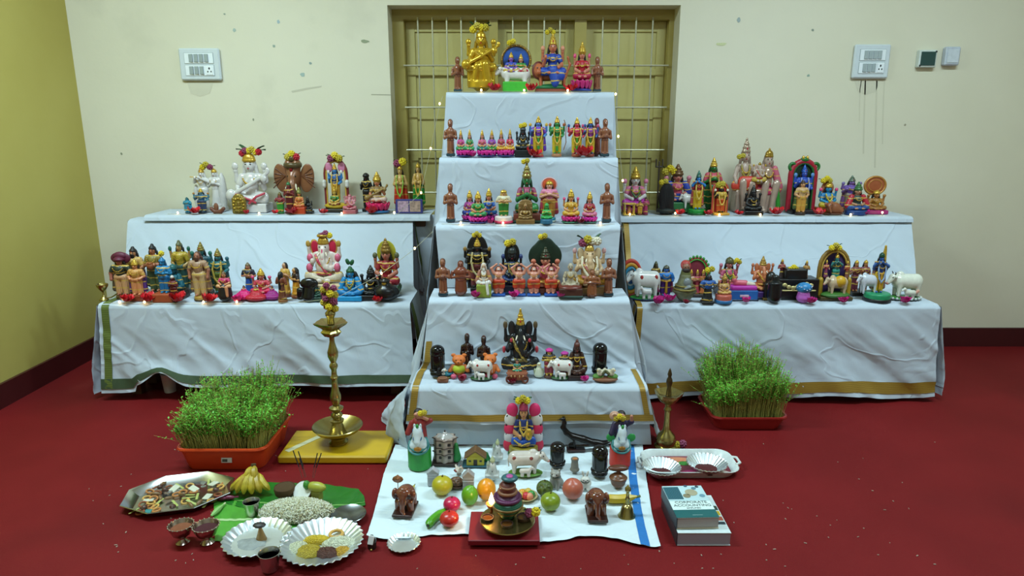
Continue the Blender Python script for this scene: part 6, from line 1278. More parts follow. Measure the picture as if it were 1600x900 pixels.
# ---- riders
def rider(base_c, coat, mir, horn=None):
    s = mir; o = [P('base', m(base_c, .35), [Y((0, 0, .17), .175, .17, .02)], 0)]
    W = m('#c8d4d8', .25)
    o += [P('horse', W, [E((0, .0, .42), (.15, .17, .12)), C((0, -.06, .46), (0, -.12, .66), .1, .075), C((0, -.12, .7), (0, -.2, .54), .066, .048), E((0, -.205, .52), (.042, .04, .045)), E((-.045, -.11, .77), (.02, .016, .04)), E((.045, -.11, .77), (.02, .016, .04))]+[C((x, -.11, .42), (x*1.1, -.12, .34), .05, .04) for x in (-.08, .08)], .025),
          P('bridle', m('#2a5a8a', .4), [T((0, -.175, .59), .058, .012, rot(rx=50)), T((0, -.13, .69), .07, .011, rot(rx=70))], 0), P('collar', m('#2f7a7a', .4), [T((0, -.07, .45), .135, .02, rot(rx=40)), T((0, -.06, .39), .15, .018, rot(rx=30))], 0), P('breast_plate', m('#a8742a', .35, .3), [E((0, -.17, .385), (.06, .025, .05))], 0),
          K('horse_eyes', EYE, [((x, -.16, .66), (.014,)*3) for x in (-.048, .048)]), P('plume', m('#2f8a3a', .5), [E((0, -.15, .78), (.025, .025, .04))], 0),
          P('rider_coat', m(coat, .45), [C((0, .06, .46), (0, .05, .76), .12, .1), C((-.1, .04, .75), (-.16, -.02, .6), .045), C((.1, .04, .75), (.17, .02, .8), .045)], .03), P('rider_head', m('#b87a60', .4), [E((0, .02, .9), (.065, .065, .075)), C((0, .03, .8), (0, .03, .86), .04), C((.17, .02, .8), (.1*s+.06, -.02, .92), .03, .026)], .01), P('rider_hair', m('#231512', .5), [E((0, .045, .925), (.072, .068, .075))], 0),
          K('rider_eyes', EYE, [((x, -.04, .91), (.012, .009, .009)) for x in (-.025, .025)])]
    if horn: o.append(P('conch_shield', m('#c89a80', .4), [E((-.12, -.02, .93), (.085, .025, .085)), T((-.12, -.045, .93), .04, .016, rot(rx=90))], .01)); o.append(P('rider_wings', m('#2f9a4a', .4), [E((x, -.02, .52), (.07, .025, .08), rot(ry=x*160)) for x in (-.17, .17)], 0))
    return o
put(rider('#1f8a2a', '#8a2424', -1), 'rider on white horse on bright green drum base', 655, 645, FL, w=44, by=742, name='horse_rider_figurine', vox=.9)
head_flowers(None, 660, 645, 16, at_h(655, 742, 0)[1]+.0, 'yellow flower with dark leaves on the green base rider', (YEL, YEL2), 3)
put(rider('#c8321f', '#2a1f44', 1, True), 'rider on white horse on red orange drum base', 970, 646, FL, w=46, by=738, name='horse_rider_figurine', vox=.9)
head_flowers(None, 968, 652, 22, at_h(970, 738, 0)[1]+.0, 'yellow flowers on the red base horse rider', (YEL2, YEL, YEL2), 2)
# ---- tower, trees, house, castles
TW = m('#a09084', .3, 0, 'brick', .3, 60); BRN = m('#3a2a24', .4)
g = [P('tower', TW, [B((0, 0, .45), (.2, .2, .38), .03), B((0, 0, .45), (.2, .2, .38), .03, rot(rz=45))], .01), P('roof', m('#b8b4b0', .22, .3), [C((0, 0, .82), (0, 0, .92), .2, .06)], .03), P('finial', BRN, [C((0, 0, .92), (0, 0, 1.03), .03, .015)], 0), P('base', BRN, [B((0, 0, .04), (.3, .26, .04), .02)], 0)]
g += [P('window', m('#1a1412', .5), [B((x, -.205, z), (.045, .012, .05), .004)], 0) for x in (-.09, .1) for z in (.25, .45, .65)]+[P('ledge', BRN, [B((0, 0, z), (.225, .225, .012), .004), B((0, 0, z), (.225, .225, .012), .004, rot(rz=45))], 0) for z in (.35, .55, .78)]+[P('corner_rib', BRN, [C((x, -.22, .08), (x, -.22, .86), .014)], 0) for x in (-.2, .0, .2)]
put(g, 'grey stone pagoda tower with brown ribs on the floor cloth', 696, 674, FL, w=42, by=731, name='toy_tower', cat='toy building', vox=.9)
def tree(): return [P('foliage', m('#1f7a3a', .6, sc=120, bump=.5), [C((0, 0, .25), (0, 0, .8), .3, .14), E((0, 0, .9), (.12, .12, .12))], .08), P('trunk', m('#4a3020', .6), [C((0, 0, .0), (0, 0, .2), .08)], 0)]
put(tree(), 'tall green toy cypress beside the grey tower', 713, 690, FL, w=15, by=728, name='toy_tree', cat='toy tree')
put(tree(), 'small green toy bush beside the yellow house', 760, 703, FL, w=13, by=724, name='toy_tree', cat='toy tree')
g = [P('walls', m('#b8a82a', .5), [B((0, 0, .34), (.42, .3, .3), .01)], 0), P('roof', m('#6a4a2a', .5), [B((s*.25, 0, .76), (.36, .36, .045), .01, rot(ry=s*42)) for s in (-1, 1)], 0), P('gable', m('#b8a82a', .5), [B((0, 0, .62), (.26, .29, .26), .005, rot(ry=45))], 0), P('door', m('#2a1a14', .5), [B((0, -.3, .24), (.1, .015, .2), .01)], 0), P('lawn', m('#1f4a54', .6), [B((0, 0, .02), (.62, .44, .035), .02)], 0)]+[P('window', m('#2a2a24', .4), [B((s*.26, -.3, .34), (.07, .012, .07), .005)], 0) for s in (-1, 1)]
put(g, 'tiny yellow toy house with brown gable roof', 743, 700, FL, w=40, by=732, name='toy_house', cat='toy house', vox=.85)
def castle():
    W = m('#b9bcb8', .4, 0, 'brick', .25, 80); return [P('keep', W, [C((0, 0, .1), (0, 0, .5), .3, .2), B((0, 0, .08), (.36, .3, .08), .03)], .03), P('turret', W, [C((.02, 0, .5), (.02, 0, .76), .13, .12)], .0), P('turret_roof', m('#a8b088', .4), [C((.02, 0, .78), (.02, 0, .98), .14, .02)], 0), P('side_turret', W, [C((-.2, -.06, .1), (-.2, -.06, .6), .09)], 0), P('side_roof', m('#9aa894', .4), [C((-.2, -.06, .62), (-.2, -.06, .78), .1, .02)], 0), P('window', m('#2a3a34', .5), [B((.02, -.13, .64), (.03, .02, .05), .005)], 0), P('window', m('#4a4a4a', .5), [B((0, -.25, .34), (.03, .02, .05), .005)], 0)]
put(castle(), 'white toy castle standing left of the blue sari doll', 777, 684, FL, w=18, by=726, name='toy_castle', cat='toy castle', group='white toy castles', vox=.9)
put(castle(), 'white toy castle nearer the orange mango', 769, 711, FL, w=22, by=756, name='toy_castle', cat='toy castle', group='white toy castles', vox=.9)
# ---- central doll
g = seated('#c08a5c', '#1a2f6a', '#2250a8', 'round', '#8a7a2a', '#1f5a2a', 2, 'cap', m('#a83a5a', .35, .2), '#1a100e', hands='lap', zb=.16, gar='#c8a84a', bw=.36)
g += [P('cushion', m(c, .5), [E((x*1.0, .1, z), (.135, .1, .105))], 0) for x, z, c in ((-.26, .66, '#d82a6a'), (.26, .66, '#d82a6a'), (-.31, .52, '#d8d4d0'), (.31, .52, '#d8d4d0'), (-.32, .38, '#d82a5a'), (.32, .38, '#d82a5a'), (-.32, .26, '#d0ccd0'), (.32, .26, '#d0ccd0'), (-.34, .14, '#c82a4a'), (.34, .14, '#c82a4a'))]
g += [P('band', m('#1a1614', .5), [C((s*.2, .1, .6), (s*.38, .05, .58), .02), C((s*.22, .1, .45), (s*.4, .05, .45), .02), C((s*.22, .1, .32), (s*.4, .05, .31), .018)], 0) for s in (-1, 1)]+[P('gold_pot', GOLD, [E((.12, -.22, .36), (.08, .07, .08)), T((.12, -.22, .43), .045, .018)], .01), P('sari_trim', m('#c8a84a', .35, .4), CH([(-.22, -.17, .27), (-.05, -.24, .2), (.14, -.22, .24)], .014), 0)]
put(g, 'large doll in blue sari with pink and white cushions', 818, 629, FL, w=64, by=722, vox=.9, name='sari_doll', depth=.1)
head_flowers(None, 817, 624, 26, at_h(818, 718, 0)[1]+.02, 'yellow flowers with dark twigs on the blue sari doll', (YEL, YEL2, YEL), 4)
put(cow('#c8beb4', '#8a3a34', '#5a8a2a', None, True, 1), 'white cow with calf on grass before the blue sari doll', 826, 704, FL, w=66, by=751, name='cow_figurine', vox=.85)
# peacock of dark metal
PM = m('#1c1512', .3, .5)
g = [P('body', PM, CH([(-.42, 0, .98), (-.36, 0, .99), (-.34, 0, .86), (-.37, 0, .72), (-.28, 0, .55), (-.12, 0, .42)], .028, .085)+CH([(-.12, 0, .44), (.1, 0, .36), (.4, 0, .22)], .09, .1)+[E((-.38, 0, .97), (.045, .035, .04)), C((-.42, 0, .97), (-.52, 0, .955), .015, .006)], .03), P('tail', PM, [E((.42, 0, .24), (.3, .09, .1), rot(ry=14)), E((.6, 0, .24), (.17, .08, .055), rot(ry=-20))], .04), P('legs', PM, [C((-.12, 0, .38), (-.08, 0, .06), .03)]+[E((-.16, .02, .14), (.08, .04, .1))], .02), P('base', m('#2a1410', .4), [B((-.06, 0, .03), (.22, .12, .03), .02)], 0), K('crest', PM, [((-.36+.02*i, 0, 1.05), (.008, .008, .03)) for i in range(-1, 2)])]
put(g, 'dark metal peacock with long sweeping tail', 912, 648, FL, w=84, by=708, name='peacock_statue', cat='statue', depth=.04)
S2 = put(stone('#14100f'), 'black standing stone left of the small grey pillar', 871, 691, FL, w=26, by=736, name='black_stone', cat='stone idol', depth=.06)
put(stone('#120e0d'), 'taller black standing stone by the red base rider', 937, 696, FL, w=28, by=752, name='black_stone', cat='stone idol', depth=.06)
put([P('shaft', m('#7a7468', .4), [C((0, 0, .1), (0, 0, .8), .2, .16), E((0, 0, .12), (.24, .24, .12)), E((0, 0, .86), (.2, .2, .14))], .06), P('cap', m('#a86a3a', .4), [E((0, -.06, .9), (.15, .14, .1))], 0)], 'small grey pillar idol with orange cap', 898, 711, FL, w=15, by=742, name='pillar_idol', cat='stone idol')
CT = m('#8f8c84', .35, sc=50)
g = [P('body', CT, [C((0, .08, .22), (0, -.04, .52), .24, .17), E((0, -.1, .76), (.17, .17, .16)), E((0, -.26, .72), (.08, .09, .07)), E((-.12, -.06, .92), (.05, .03, .09)), E((.12, -.06, .92), (.05, .03, .09)), C((-.1, -.14, .42), (-.1, -.2, .06), .07), C((.1, -.14, .42), (.1, -.2, .06), .07), C((.18, .1, .1), (.3, -.02, .1), .05)], .04), P('collar', m('#4a5a54', .4), [T((0, -.06, .6), .15, .03)], 0), K('eyes', EYE, [((s*.07, -.25, .79), (.025,)*3) for s in (-1, 1)]), K('nose', m('#5a4a4a'), [((0, -.35, .73), (.02,)*3)])]
put(g, 'grey seated cat figurine behind the peach', 871, 732, FL, w=28, by=770, name='cat_figurine', cat='figurine', vox=.85, rz=-20)
g = [P('body', m('#cfcdc4', .35), [E((0, .05, .26), (.2, .22, .26)), E((0, -.08, .56), (.14, .14, .14)), E((-.07, -.03, .84), (.04, .03, .18), rot(ry=-8)), E((.07, -.03, .84), (.04, .03, .18), rot(ry=8)), C((-.09, -.1, .3), (-.09, -.18, .05), .06), C((.09, -.1, .3), (.09, -.18, .05), .06)], .03), P('ear_lining', m('#6a6a60', .5), [E((-.07, -.055, .84), (.018, .012, .13), rot(ry=-8))], 0), P('ear_lining', m('#6a6a60', .5), [E((.07, -.055, .84), (.018, .012, .13), rot(ry=8))], 0), K('eyes', EYE, [((s*.06, -.2, .6), (.022,)*3) for s in (-1, 1)]+[((0, -.22, .53), (.03, .02, .02))]), P('scarf', m('#3a4a44', .5), [T((0, -.04, .44), .12, .025)], 0)]
put(g, 'small white rabbit with upright ears behind brown elephant', 914, 733, FL, w=22, by=769, name='rabbit_figurine', vox=.8)
BW = m('#6a3f22', .3, sc=30)
g = xf(seated(BW, BW, BW, None, arms=2, zb=0, crown='bun', cc=BW, hair=BW, tilak=None), .62, (0, -.05, .26))+[P('canopy', m('#5a2f1a', .35), [E((0, .06, .74), (.42, .2, .14))], 0), P('bowl_seat', BW, [C((0, 0, .1), (0, 0, .2), .3, .34), T((0, 0, .3), .32, .05)], .03)]
put(g, 'brown wooden figure under a round canopy in a bowl seat', 966, 728, FL, w=32, by=769, name='canopy_figurine', vox=.9)
EB = m('#6e3c28', .12, 0, None, .25, 25, 0, .7); EBD = m('#331a14', .3)
def eleph():
    return [P('body', EB, [E((0, .12, .52), (.28, .34, .32)), E((0, -.12, .7), (.24, .2, .22)), C((0, -.26, .62), (0, -.34, .2), .1, .06), C((0, -.34, .2), (.06, -.38, .1), .06, .045)]+[C((s*.17, y, .4), (s*.18, y, .08), .11, .1) for s in (-1, 1) for y in (-.1, .28)], .05), P('ear', EB, [E((-.27, -.08, .66), (.08, .12, .2), rot(rz=-20))], 0), P('ear', EB, [E((.27, -.08, .66), (.08, .12, .2), rot(rz=20))], 0), P('ear_patch', EBD, [E((-.2, -.25, .68), (.07, .05, .1))], 0), P('ear_patch', EBD, [E((.2, -.25, .68), (.07, .05, .1))], 0), P('plinth', EBD, [B((0, 0, .05), (.3, .44, .05), .03)], 0), P('headcloth', m('#7a4a30', .2), [E((0, -.1, .88), (.14, .14, .07))], .02), P('tusk', m('#8a5a3c', .2), [C((-.1, -.3, .56), (-.12, -.4, .44), .03, .015)], 0), P('tusk', m('#8a5a3c', .2), [C((.1, -.3, .56), (.12, -.4, .44), .03, .015)], 0)]
EL = put(eleph(), 'glossy brown wooden elephant at left front of floor cloth', 633, 762, FL, w=38, by=812, name='elephant_figurine', group='glossy brown elephants', depth=.1, rz=-6)
put(eleph(), 'glossy brown wooden elephant at right front beside the bell', 932, 768, FL, w=38, by=820, name='elephant_figurine', group='glossy brown elephants', depth=.1)
d_ = at_h(622, 800, 0)[1]
g = [P('leaf_plate', m('#8a5a34', .4, .2, 'brick', .5, 120), [E((0, 0, .78), (.28, .03, .17)), C((0, 0, .85), (0, 0, .99), .14, .02)], .05), P('stick', m('#6a4a2a', .5), [C((0, 0, .04), (0, 0, .66), .03)], 0), P('foot', m('#6a4a2a', .5), [E((0, 0, .03), (.14, .12, .04))], 0)]
put(g, 'leaf shaped wooden fan on a stick behind left elephant', 622, 737, FL, w=17, by=779, name='leaf_fan', cat='ornament')
def gem(label, px, top, by, w, c):
    g = [P('stone', m(c, .3), [B((0, 0, .32), (.24, .2, .32), .02), B((0, 0, .68), (.2, .18, .2), .01, rot(ry=45))], 0), P('rim', m('#c8ccd0', .3), [B((0, -.02, .5), (.26, .2, .02), .005)], 0)]
    put(g, label, px, top, FL, w=w, by=by, name='paper_lantern', cat='ornament')
gem('white pointed paper lantern by the green base rider', 677, 727, 761, 19, '#a8aab0'); gem('grey pointed paper lantern above the green mango', 732, 731, 770, 19, '#a09a98')
g = [P('body', m('#c8b8a8', .4), [E((0, 0, .4), (.26, .3, .24)), C((0, -.16, .5), (0, -.22, .78), .12, .09), E((0, -.24, .84), (.1, .11, .1)), C((0, .2, .5), (0, .4, .75), .12, .06)], .05), P('comb', m('#8a2420', .5), [E((0, -.2, .94), (.025, .1, .07))], 0), P('wings', m('#7a2a24', .4), [E((.22, .04, .44), (.05, .2, .14)), E((-.22, .04, .44), (.05, .2, .14))], 0), P('foot', m('#9a8a7a', .5), [C((0, 0, .04), (0, 0, .2), .16, .1)], .02), K('beak', m('#c8902a'), [((0, -.36, .82), (.025, .05, .025))])]
put(g, 'small red winged rooster figurine behind the yellow sweet lime', 717, 724, FL, w=17, by=748, name='rooster_figurine', rz=40)
g = [P('shell', m('#6a4a34', .4, 0, 'brick', .6, 120, .8), [E((0, 0, .42), (.42, .36, .42))], 0), P('rim', m('#4a3424', .5), [T((0, 0, .14), .38, .07)], 0), P('head', m('#5a4a34', .5), [E((-.42, -.16, .2), (.12, .12, .1))], 0)]
put(g, 'patterned brown tortoise shell behind the yellow sweet lime', 712, 744, FL, w=26, by=767, name='tortoise_figurine')
# ---- fruit
def fruit(parts, label, px, top, by, w, cat='fruit', name='fruit', rz=0, **k): return put(parts, label, px, top, FL, w=w, by=by, name=name, cat=cat, rz=rz, ball=1.05, **k)
def round_fruit(c, rz=.46, stem='#4a3a20', dimple=True, sc=60, bump=.05, tip=0, r=.3, waist=0):
    pr = [E((0, 0, .48), (.48, .48, rz))]
    if tip: pr += [C((0, 0, .48), (tip, 0, .86), .34, .16)]
    if waist: pr += [E((0, 0, .34), (.42, .42, .32))]
    return [P('flesh', m(c, r, 0, None, .25, sc*.12, bump), pr, .08), P('stem', m(stem, .6), [C((tip, 0, .9), (tip+.03, 0, 1.02), .05, .035)], 0)]
fruit(round_fruit('#b0a41c', .46, r=.35), 'yellow green sweet lime, leftmost large fruit', 691, 750, 781, 33, name='sweet_lime')
fruit(round_fruit('#b81a4a', .44), 'crimson pink apple above the pomegranate', 706, 782, 806, 27, name='apple')
fruit(round_fruit('#b8281c', .4, '#7a2a1a'), 'red pomegranate at front left of the fruit', 702, 804, 830, 30, name='pomegranate')
fruit(round_fruit('#5a9a1c', .5, tip=.12), 'green mango beside the orange mango', 734, 764, 796, 26, name='mango')
fruit(round_fruit('#d8901a', .52, tip=-.04)+[K('spot', m('#5a2a14'), [((-.28, -.4, .36), (.06, .03, .05))])], 'bright orange mango behind the oil flame', 760, 755, 789, 30, name='mango')
fruit([P('flesh', m('#4a5a1c', .45, 0, 'brick', .7, 110, .9), [E((0, 0, .48), (.46, .46, .48))], 0), P('stem', m('#4a3a20'), [C((0, 0, .92), (0, 0, 1.02), .05)], 0)], 'knobbly dark green custard apple', 851, 756, 781, 26, name='custard_apple')
fruit(round_fruit('#7f921c', .46, waist=1), 'green guava in front of the custard apple', 860, 776, 805, 31, name='guava')
fruit(round_fruit('#b8604a', .5, tip=-.03), 'large rosy peach in front of the grey cat', 895, 755, 788, 33, name='peach')
def banana_mesh(n=10, L=1.0, R_=.12, bend=.28):
    b = MB(); pts = [(-L/2+L*i/n, 0, bend*((i/n-.5)*2)**2) for i in range(n+1)]
    b.tube(pts, R_, 7, lambda t: max(.22, min(1, 3.2*t+.25, 3.2*(1-t)+.22))); return b
def fr_banana(label, px, py, wpx, rz, c, z=.03):
    p = at_h(px, py, FL[0]); k = ppm(p[1], 0); t = empty('banana', (p[0], p[1], FL[0]), math.radians(rz)); s = wpx/k
    b = banana_mesh(12, s, s*.125, s*.07); b.v = [(x, y, z_+s*.125) for x, y, z_ in b.v]; b.ob('peel', m(c, .4, sc=25), t); 
    MB().tube([(s*.47, 0, s*.17), (s*.6, 0, s*.2)], s*.035, 6).ob('stalk', m('#5a6a2a', .5), t); return tag(t, label, 'fruit')
fr_banana('single yellow banana behind right elephant', 967, 786, 56, 3, '#c8a81c')
fr_banana('short spotted yellow banana behind left elephant', 643, 768, 24, 75, '#b0a030')
p = at_h(678, 822, FL[0]); k = ppm(p[1], 0); t = empty('cucumber', (p[0]+.005, p[1]+.03, FL[0]), math.radians(66)); s = .105
b = MB(); b.tube([(-s/2+s*i/10, .004*math.sin(i*.5), .013) for i in range(11)], .0135, 9, lambda q: max(.25, min(1, 5*q+.5, 2.2*(1-q)+.35))); b.ob('flesh', m('#4f9a1c', .35, sc=30), t); MB().ball((-s/2, 0, .013), (.004, .006, .006)).ob('cut_tip', m('#2a3a14'), t); tag(t, 'slim green cucumber lying beside the pomegranate', 'vegetable')
# hand bell
p = at_h(981, 810, FL[0]); t = empty('hand_bell', (p[0], p[1]+.02, FL[0])); d = t.location.y
lathe_px(981, d, [(0, 811), (9, 811), (15, 810), (15, 807), (11, 802), (9, 794), (6, 789), (0, 787)], 'bell_body', BRASS, t, 20); lathe_px(981, d, [(0, 789), (3, 788), (2.6, 782), (4, 780), (2.6, 776), (2.6, 768), (5, 766), (5, 763), (2, 760), (0, 757)], 'handle', BRASS, t, 12)
MB().ball((0, 0, .0), (.008, .008, .006)).ob('clapper', BRASS, t, (0, 0, .006)); tag(t, 'small brass hand bell with tall handle', 'bell')
# ---- red board with the kalasha
c4 = floor_pts([(740, 806), (843, 806), (841, 852), (727, 852)], .012)
bx0, bx1 = (c4[3].x+c4[0].x)/2, (c4[1].x+c4[2].x)/2; by0, by1 = c4[3].y, c4[0].y
t = empty('red_board', ((bx0+bx1)/2, (by0+by1)/2, .0105)); MB().box((0, 0, .009), ((bx1-bx0)/2, (by1-by0)/2, .009), bev=.002).ob('board', m('#7a1420', .4, sc=12), t)
for s in (-1, 1): MB().box((s*(bx1-bx0)*.4, 0, .0005), (.012, (by1-by0)*.45, .0015)).ob('batten', m('#5a1018', .5), t)
tag(t, 'flat red wooden board under the brass ritual plate', 'board')
ZB = .029
p = at_h(793, 822, ZB); d = p[1]+.0; k = ppm(d, ZB); t = empty('brass_plate', (p[0], d, ZB)); s = 43/k
MB().lathe([(0, 0), (s*.6, 0), (s*.62, .004), (s*.66, .012), (s*.98, .021), (s, .0235), (s*.96, .0235), (s*.6, .016), (0, .014)], 32).ob('plate', BRASS, t, smooth=.9); MB().lathe([(s*.97, .021), (s*1.0, .0235), (s*.985, .0265), (s*.965, .0255)], 32).ob('rim', BRASS, t); tag(t, 'wide brass plate holding the ritual pot and clay lamps', 'plate')
pl = t; ZP = ZB+.0145
g = [P('pot', m('#27624a', .35, .2, 'band', .3, 60), [E((0, 0, .26), (.36, .36, .22)), C((0, 0, .06), (0, 0, .1), .2)], .03), P('pot_band', m('#7a5a2a', .35, .3), [T((0, 0, .26), .355, .03), T((0, 0, .12), .26, .03)], 0), P('neck_cloth', m('#5a1f4a', .5, 0, 'pleat', .4, 60), [C((0, 0, .44), (0, 0, .52), .3, .2), T((0, 0, .45), .3, .045)], .02), P('coconut', m('#6a2f24', .5, 0, 'brick', .4, 80), [E((0, 0, .68), (.2, .2, .2))], 0), P('top_garland', m('#8a5a3a', .5), [T((0, 0, .6), .2, .045), T((0, 0, .74), .17, .035)], 0), P('umbrella', m('#2a5a60', .4), [E((.05, 0, .94), (.2, .18, .08))], 0), P('umbrella_tip', m('#b04a8a', .4), [E((.05, -.03, 1.0), (.09, .09, .04))], .0)]
put(g, 'decorated green ritual pot topped with coconut and tiny umbrella', 793, 741, (ZP, d), .012, 50, name='ritual_pot', cat='pot', vox=.9)
CLAY = m('#3a1f16', .6); 
def diya(px, py, wpx, label, lit=False):
    q = at_h(px, py, ZP+.01); s = wpx/2/ppm(q[1], ZP); t = empty('clay_lamp', (q[0], q[1], ZP+.001))
    MB().lathe([(0, 0), (s*.5, 0), (s*.9, s*.6), (s, s*1.0), (s*.9, s*1.0), (s*.7, s*.6), (0, s*.4)], 16).ob('bowl', CLAY, t); MB().lathe([(0, s*.78), (s*.8, s*.8)], 16).ob('oil', m('#5a3414', .08), t)
    return tag(t, label, 'lamp', 'clay lamps on the brass plate'), s
diya(762, 812, 19, 'small clay lamp at left edge of the brass plate'); diya(792, 822, 20, 'dark clay lamp at front of the brass plate'); diya(818, 812, 22, 'dark clay lamp at right of the brass plate')
# lit brass lamp on its own little stand
q = at_h(768, 806, ZP); t = empty('flame_lamp', (q[0]-.0, q[1]+.005, ZP+.001)); s = .017
MB().lathe([(0, 0), (.012, 0), (.012, .004), (.005, .008), (.005, .022), (.013, .028), (.018, .04), (.0165, .04), (.011, .032), (0, .03)], 18).ob('lamp_cup', m('#a0522c', .35, .4), t, smooth=.9)
fl = MB().lathe([(0, .034), (.006, .040), (.0085, .048), (.006, .060), (.0025, .070), (0, .078)], 12).ob('flame', m('#ffd28a', .5, emit=60), t)
L = bpy.data.lights.new('flame_glow', 'POINT'); L.energy = .7; L.color = (1, .55, .2); L.shadow_soft_size = .012; lo = bpy.data.objects.new('flame_glow', L); COL.objects.link(lo); lo.parent = t; lo.location = (0, -.012, .058)
tag(t, 'small lit oil lamp with bright flame beside ritual pot', 'lamp')
head_flowers(None, 832, 800, 26, d-.005, 'yellow flower with dark leaves at right of the brass plate', (PNKB, YEL), 5, name='flower_sprig')
# mini fruit plate
q = at_h(822, 786, FL[0]); t = empty('fruit_plate', (q[0], q[1]+.03, FL[0])); s = 19/ppm(q[1], 0)
MB().lathe([(0, 0), (s*.6, 0), (s, .012), (s*.97, .014), (s*.55, .004), (0, .003)], 24).ob('plate', m('#b8a878', .4), t, smooth=.9)
for i, (x, y, c) in enumerate(((-.3, .2, '#d0901c'), (.2, .35, '#c8a83a'), (.45, -.05, '#3f8a3a'), (0, -.3, '#b82a3a'), (.3, -.4, '#d88a6a'), (-.5, -.2, '#c8b04a'))): MB().ball((x*s, y*s, .004+s*.3), (s*.32,)*3, 10, 8).ob('toy_fruit', m(c, .35), t)
tag(t, 'tiny plate of toy fruit behind the ritual pot', 'plate')
# ---- foil plates and small things at the front
def foil_plate(px, py, wpx, label, h=.012, flute=0, name='foil_plate', mat=None, base=.55, z=0, rim=.02):
    q = at_h(px, py, z+h*.6); s = wpx/2/ppm(q[1], z); t = empty(name, (q[0], q[1], z+.001))
    wob = (lambda a, r, zz: 1+(.03 if r > s*.7 else 0)*math.sin(a*flute)) if flute else None
    MB().lathe([(0, 0), (s*base, 0), (s*(base+.05), h*.1), (s*.95, h*.9), (s, h), (s*.98, h*1.08), (s*.93, h*.96), (s*base, h*.18), (0, h*.14)], max(48, flute*4) if flute else 40, wob=wob).ob('plate', mat or FOIL, t, smooth=.6)
    return tag(t, label, 'plate'), s
foil_plate(631, 850, 52, 'empty silver foil plate before the floor cloth', .014, 22, base=.72)
# small dark bottle with white wrapper lying on its side
q = at_h(581, 858, 0); t = empty('oil_bottle', (q[0], q[1]+.005, 0)); MB().lathe([(0, 0), (.012, 0), (.0135, .004), (.0135, .03), (.006, .037), (.006, .042), (0, .042)], 16).ob('bottle', m('#1f1714', .2), t, smooth=.9); MB().box((0, -.0105, .034), (.008, .003, .013), bev=.001, R=rot(rx=-20, ry=10)).ob('white_wrapper', m('#d8dcdc', .6), t); MB().ball((0, -.014, .004), (.004, .006, .004)).ob('brass_tip', BRASS, t); tag(t, 'tiny dark bottle with white wrapper at cloth corner', 'bottle')
# ---- tall brass lamp on the yellow board
c4 = floor_pts([(465, 672), (617, 672), (605, 724), (436, 724)], .0); yb0 = at_h(520, 726, 0)[1]; yb1 = at_h(540, 672, .034)[1]
YB_ = m('#c09a12', .4, 0, None, .2, 12)
t = empty('yellow_board', (-.675, (yb0+yb1)/2, 0)); MB().box((0, 0, .018), (.205, (yb1-yb0)/2, .016), bev=.006).ob('board', YB_, t)
for s in (-1, 1): MB().box((s*.15, 0, .001), (.02, .09, .001)).ob('foot_strip', m('#8a6a10'), t)
MB().box((-.13, .0, .0345), (.012, .09, .0008), R=rot(rz=-35)).ob('chalk_smear', m('#c9c49a', .8, sc=60), t); tag(t, 'low yellow painted board under the tall brass lamp', 'board')
ZY = .0345; q = at_h(529, 692, ZY); d = q[1]; t = empty('tall_oil_lamp', (q[0], d, ZY+.0005))
zz = at_d(529, 705, d)[2]; sh = ZY+.0005-zz
def LP(prof, name, n=28):
    o = []
    for r, y in prof:
        z = at_d(525, y, d)[2]+sh; o.append((r/ppm(d, z), z-t.location.z))
    return MB().lathe(o, n).ob(name, BRASS, t, smooth=.9)
LP([(0, 705), (14, 705), (15, 702), (11, 699), (12, 696), (8, 694), (0, 693)], 'foot'); LP([(0, 696), (14, 694), (34, 684), (39, 678), (38, 677), (30, 683), (14, 690), (11, 684), (9, 677), (7, 672), (0, 671)], 'drip_dish', 40)
LP([(0, 674), (10, 672), (11, 669), (6, 667), (9, 663), (9, 660), (5, 657), (11, 652), (11, 650), (5, 647), (6, 643), (8.5, 637), (8.5, 631), (6, 624), (4.5, 612), (4.5, 606), (6.5, 603), (4.5, 600), (4, 592), (6.5, 587), (6.5, 584), (4, 580), (8, 571), (8.5, 564), (6, 556), (4, 548), (4, 541), (0, 540)], 'stem')
def spouted(a, r, z): return 1+(.22 if r > .02 else 0)*max(0, math.cos(a*5+.6))**3
o = []
for r, y in [(0, 541), (9, 539), (14, 532), (11, 528), (13, 526), (21, 520), (23, 517), (21, 517), (10, 521), (0, 521)]:
    z = at_d(525, y, d)[2]+sh; o.append((r/ppm(d, z), z-t.location.z))
MB().lathe(o, 40, wob=spouted).ob('wick_bowl', BRASS, t, smooth=.9)
LP([(0, 523), (6, 520), (5, 512), (8, 506), (8, 503), (4, 499), (4, 492), (6, 489), (3, 484), (3, 474), (1.5, 466), (0, 462)], 'spire', 16)
tag(t, 'tall turned brass oil lamp with wide dish on yellow board', 'lamp')
k = empty('flower_garland', (q[0], d, at_d(520, 478, d)[2]+sh)); random.seed(5)
for i in range(16):
    a = i*2.4; zz = (-20+40*i/15)/ppm(d, .8); r = .02; oo = ob('flower_head', (YEL2, PNKB, YEL, PNKB)[i % 4], k); oo.location = (r*math.cos(a), r*math.sin(a), zz); s = random.uniform(.011, .015); oo.scale = (s, s, s); oo.rotation_euler = (a, i, 0)
for i in range(5): oo = ob('leaf', LEAFM, k); oo.scale = (.03,)*3; oo.rotation_euler = (.6, 0, i*1.3); oo.location = (0, 0, (-.02+.01*i))
tag(k, 'yellow and purple flower garland wound on tall lamp spire', 'flowers')
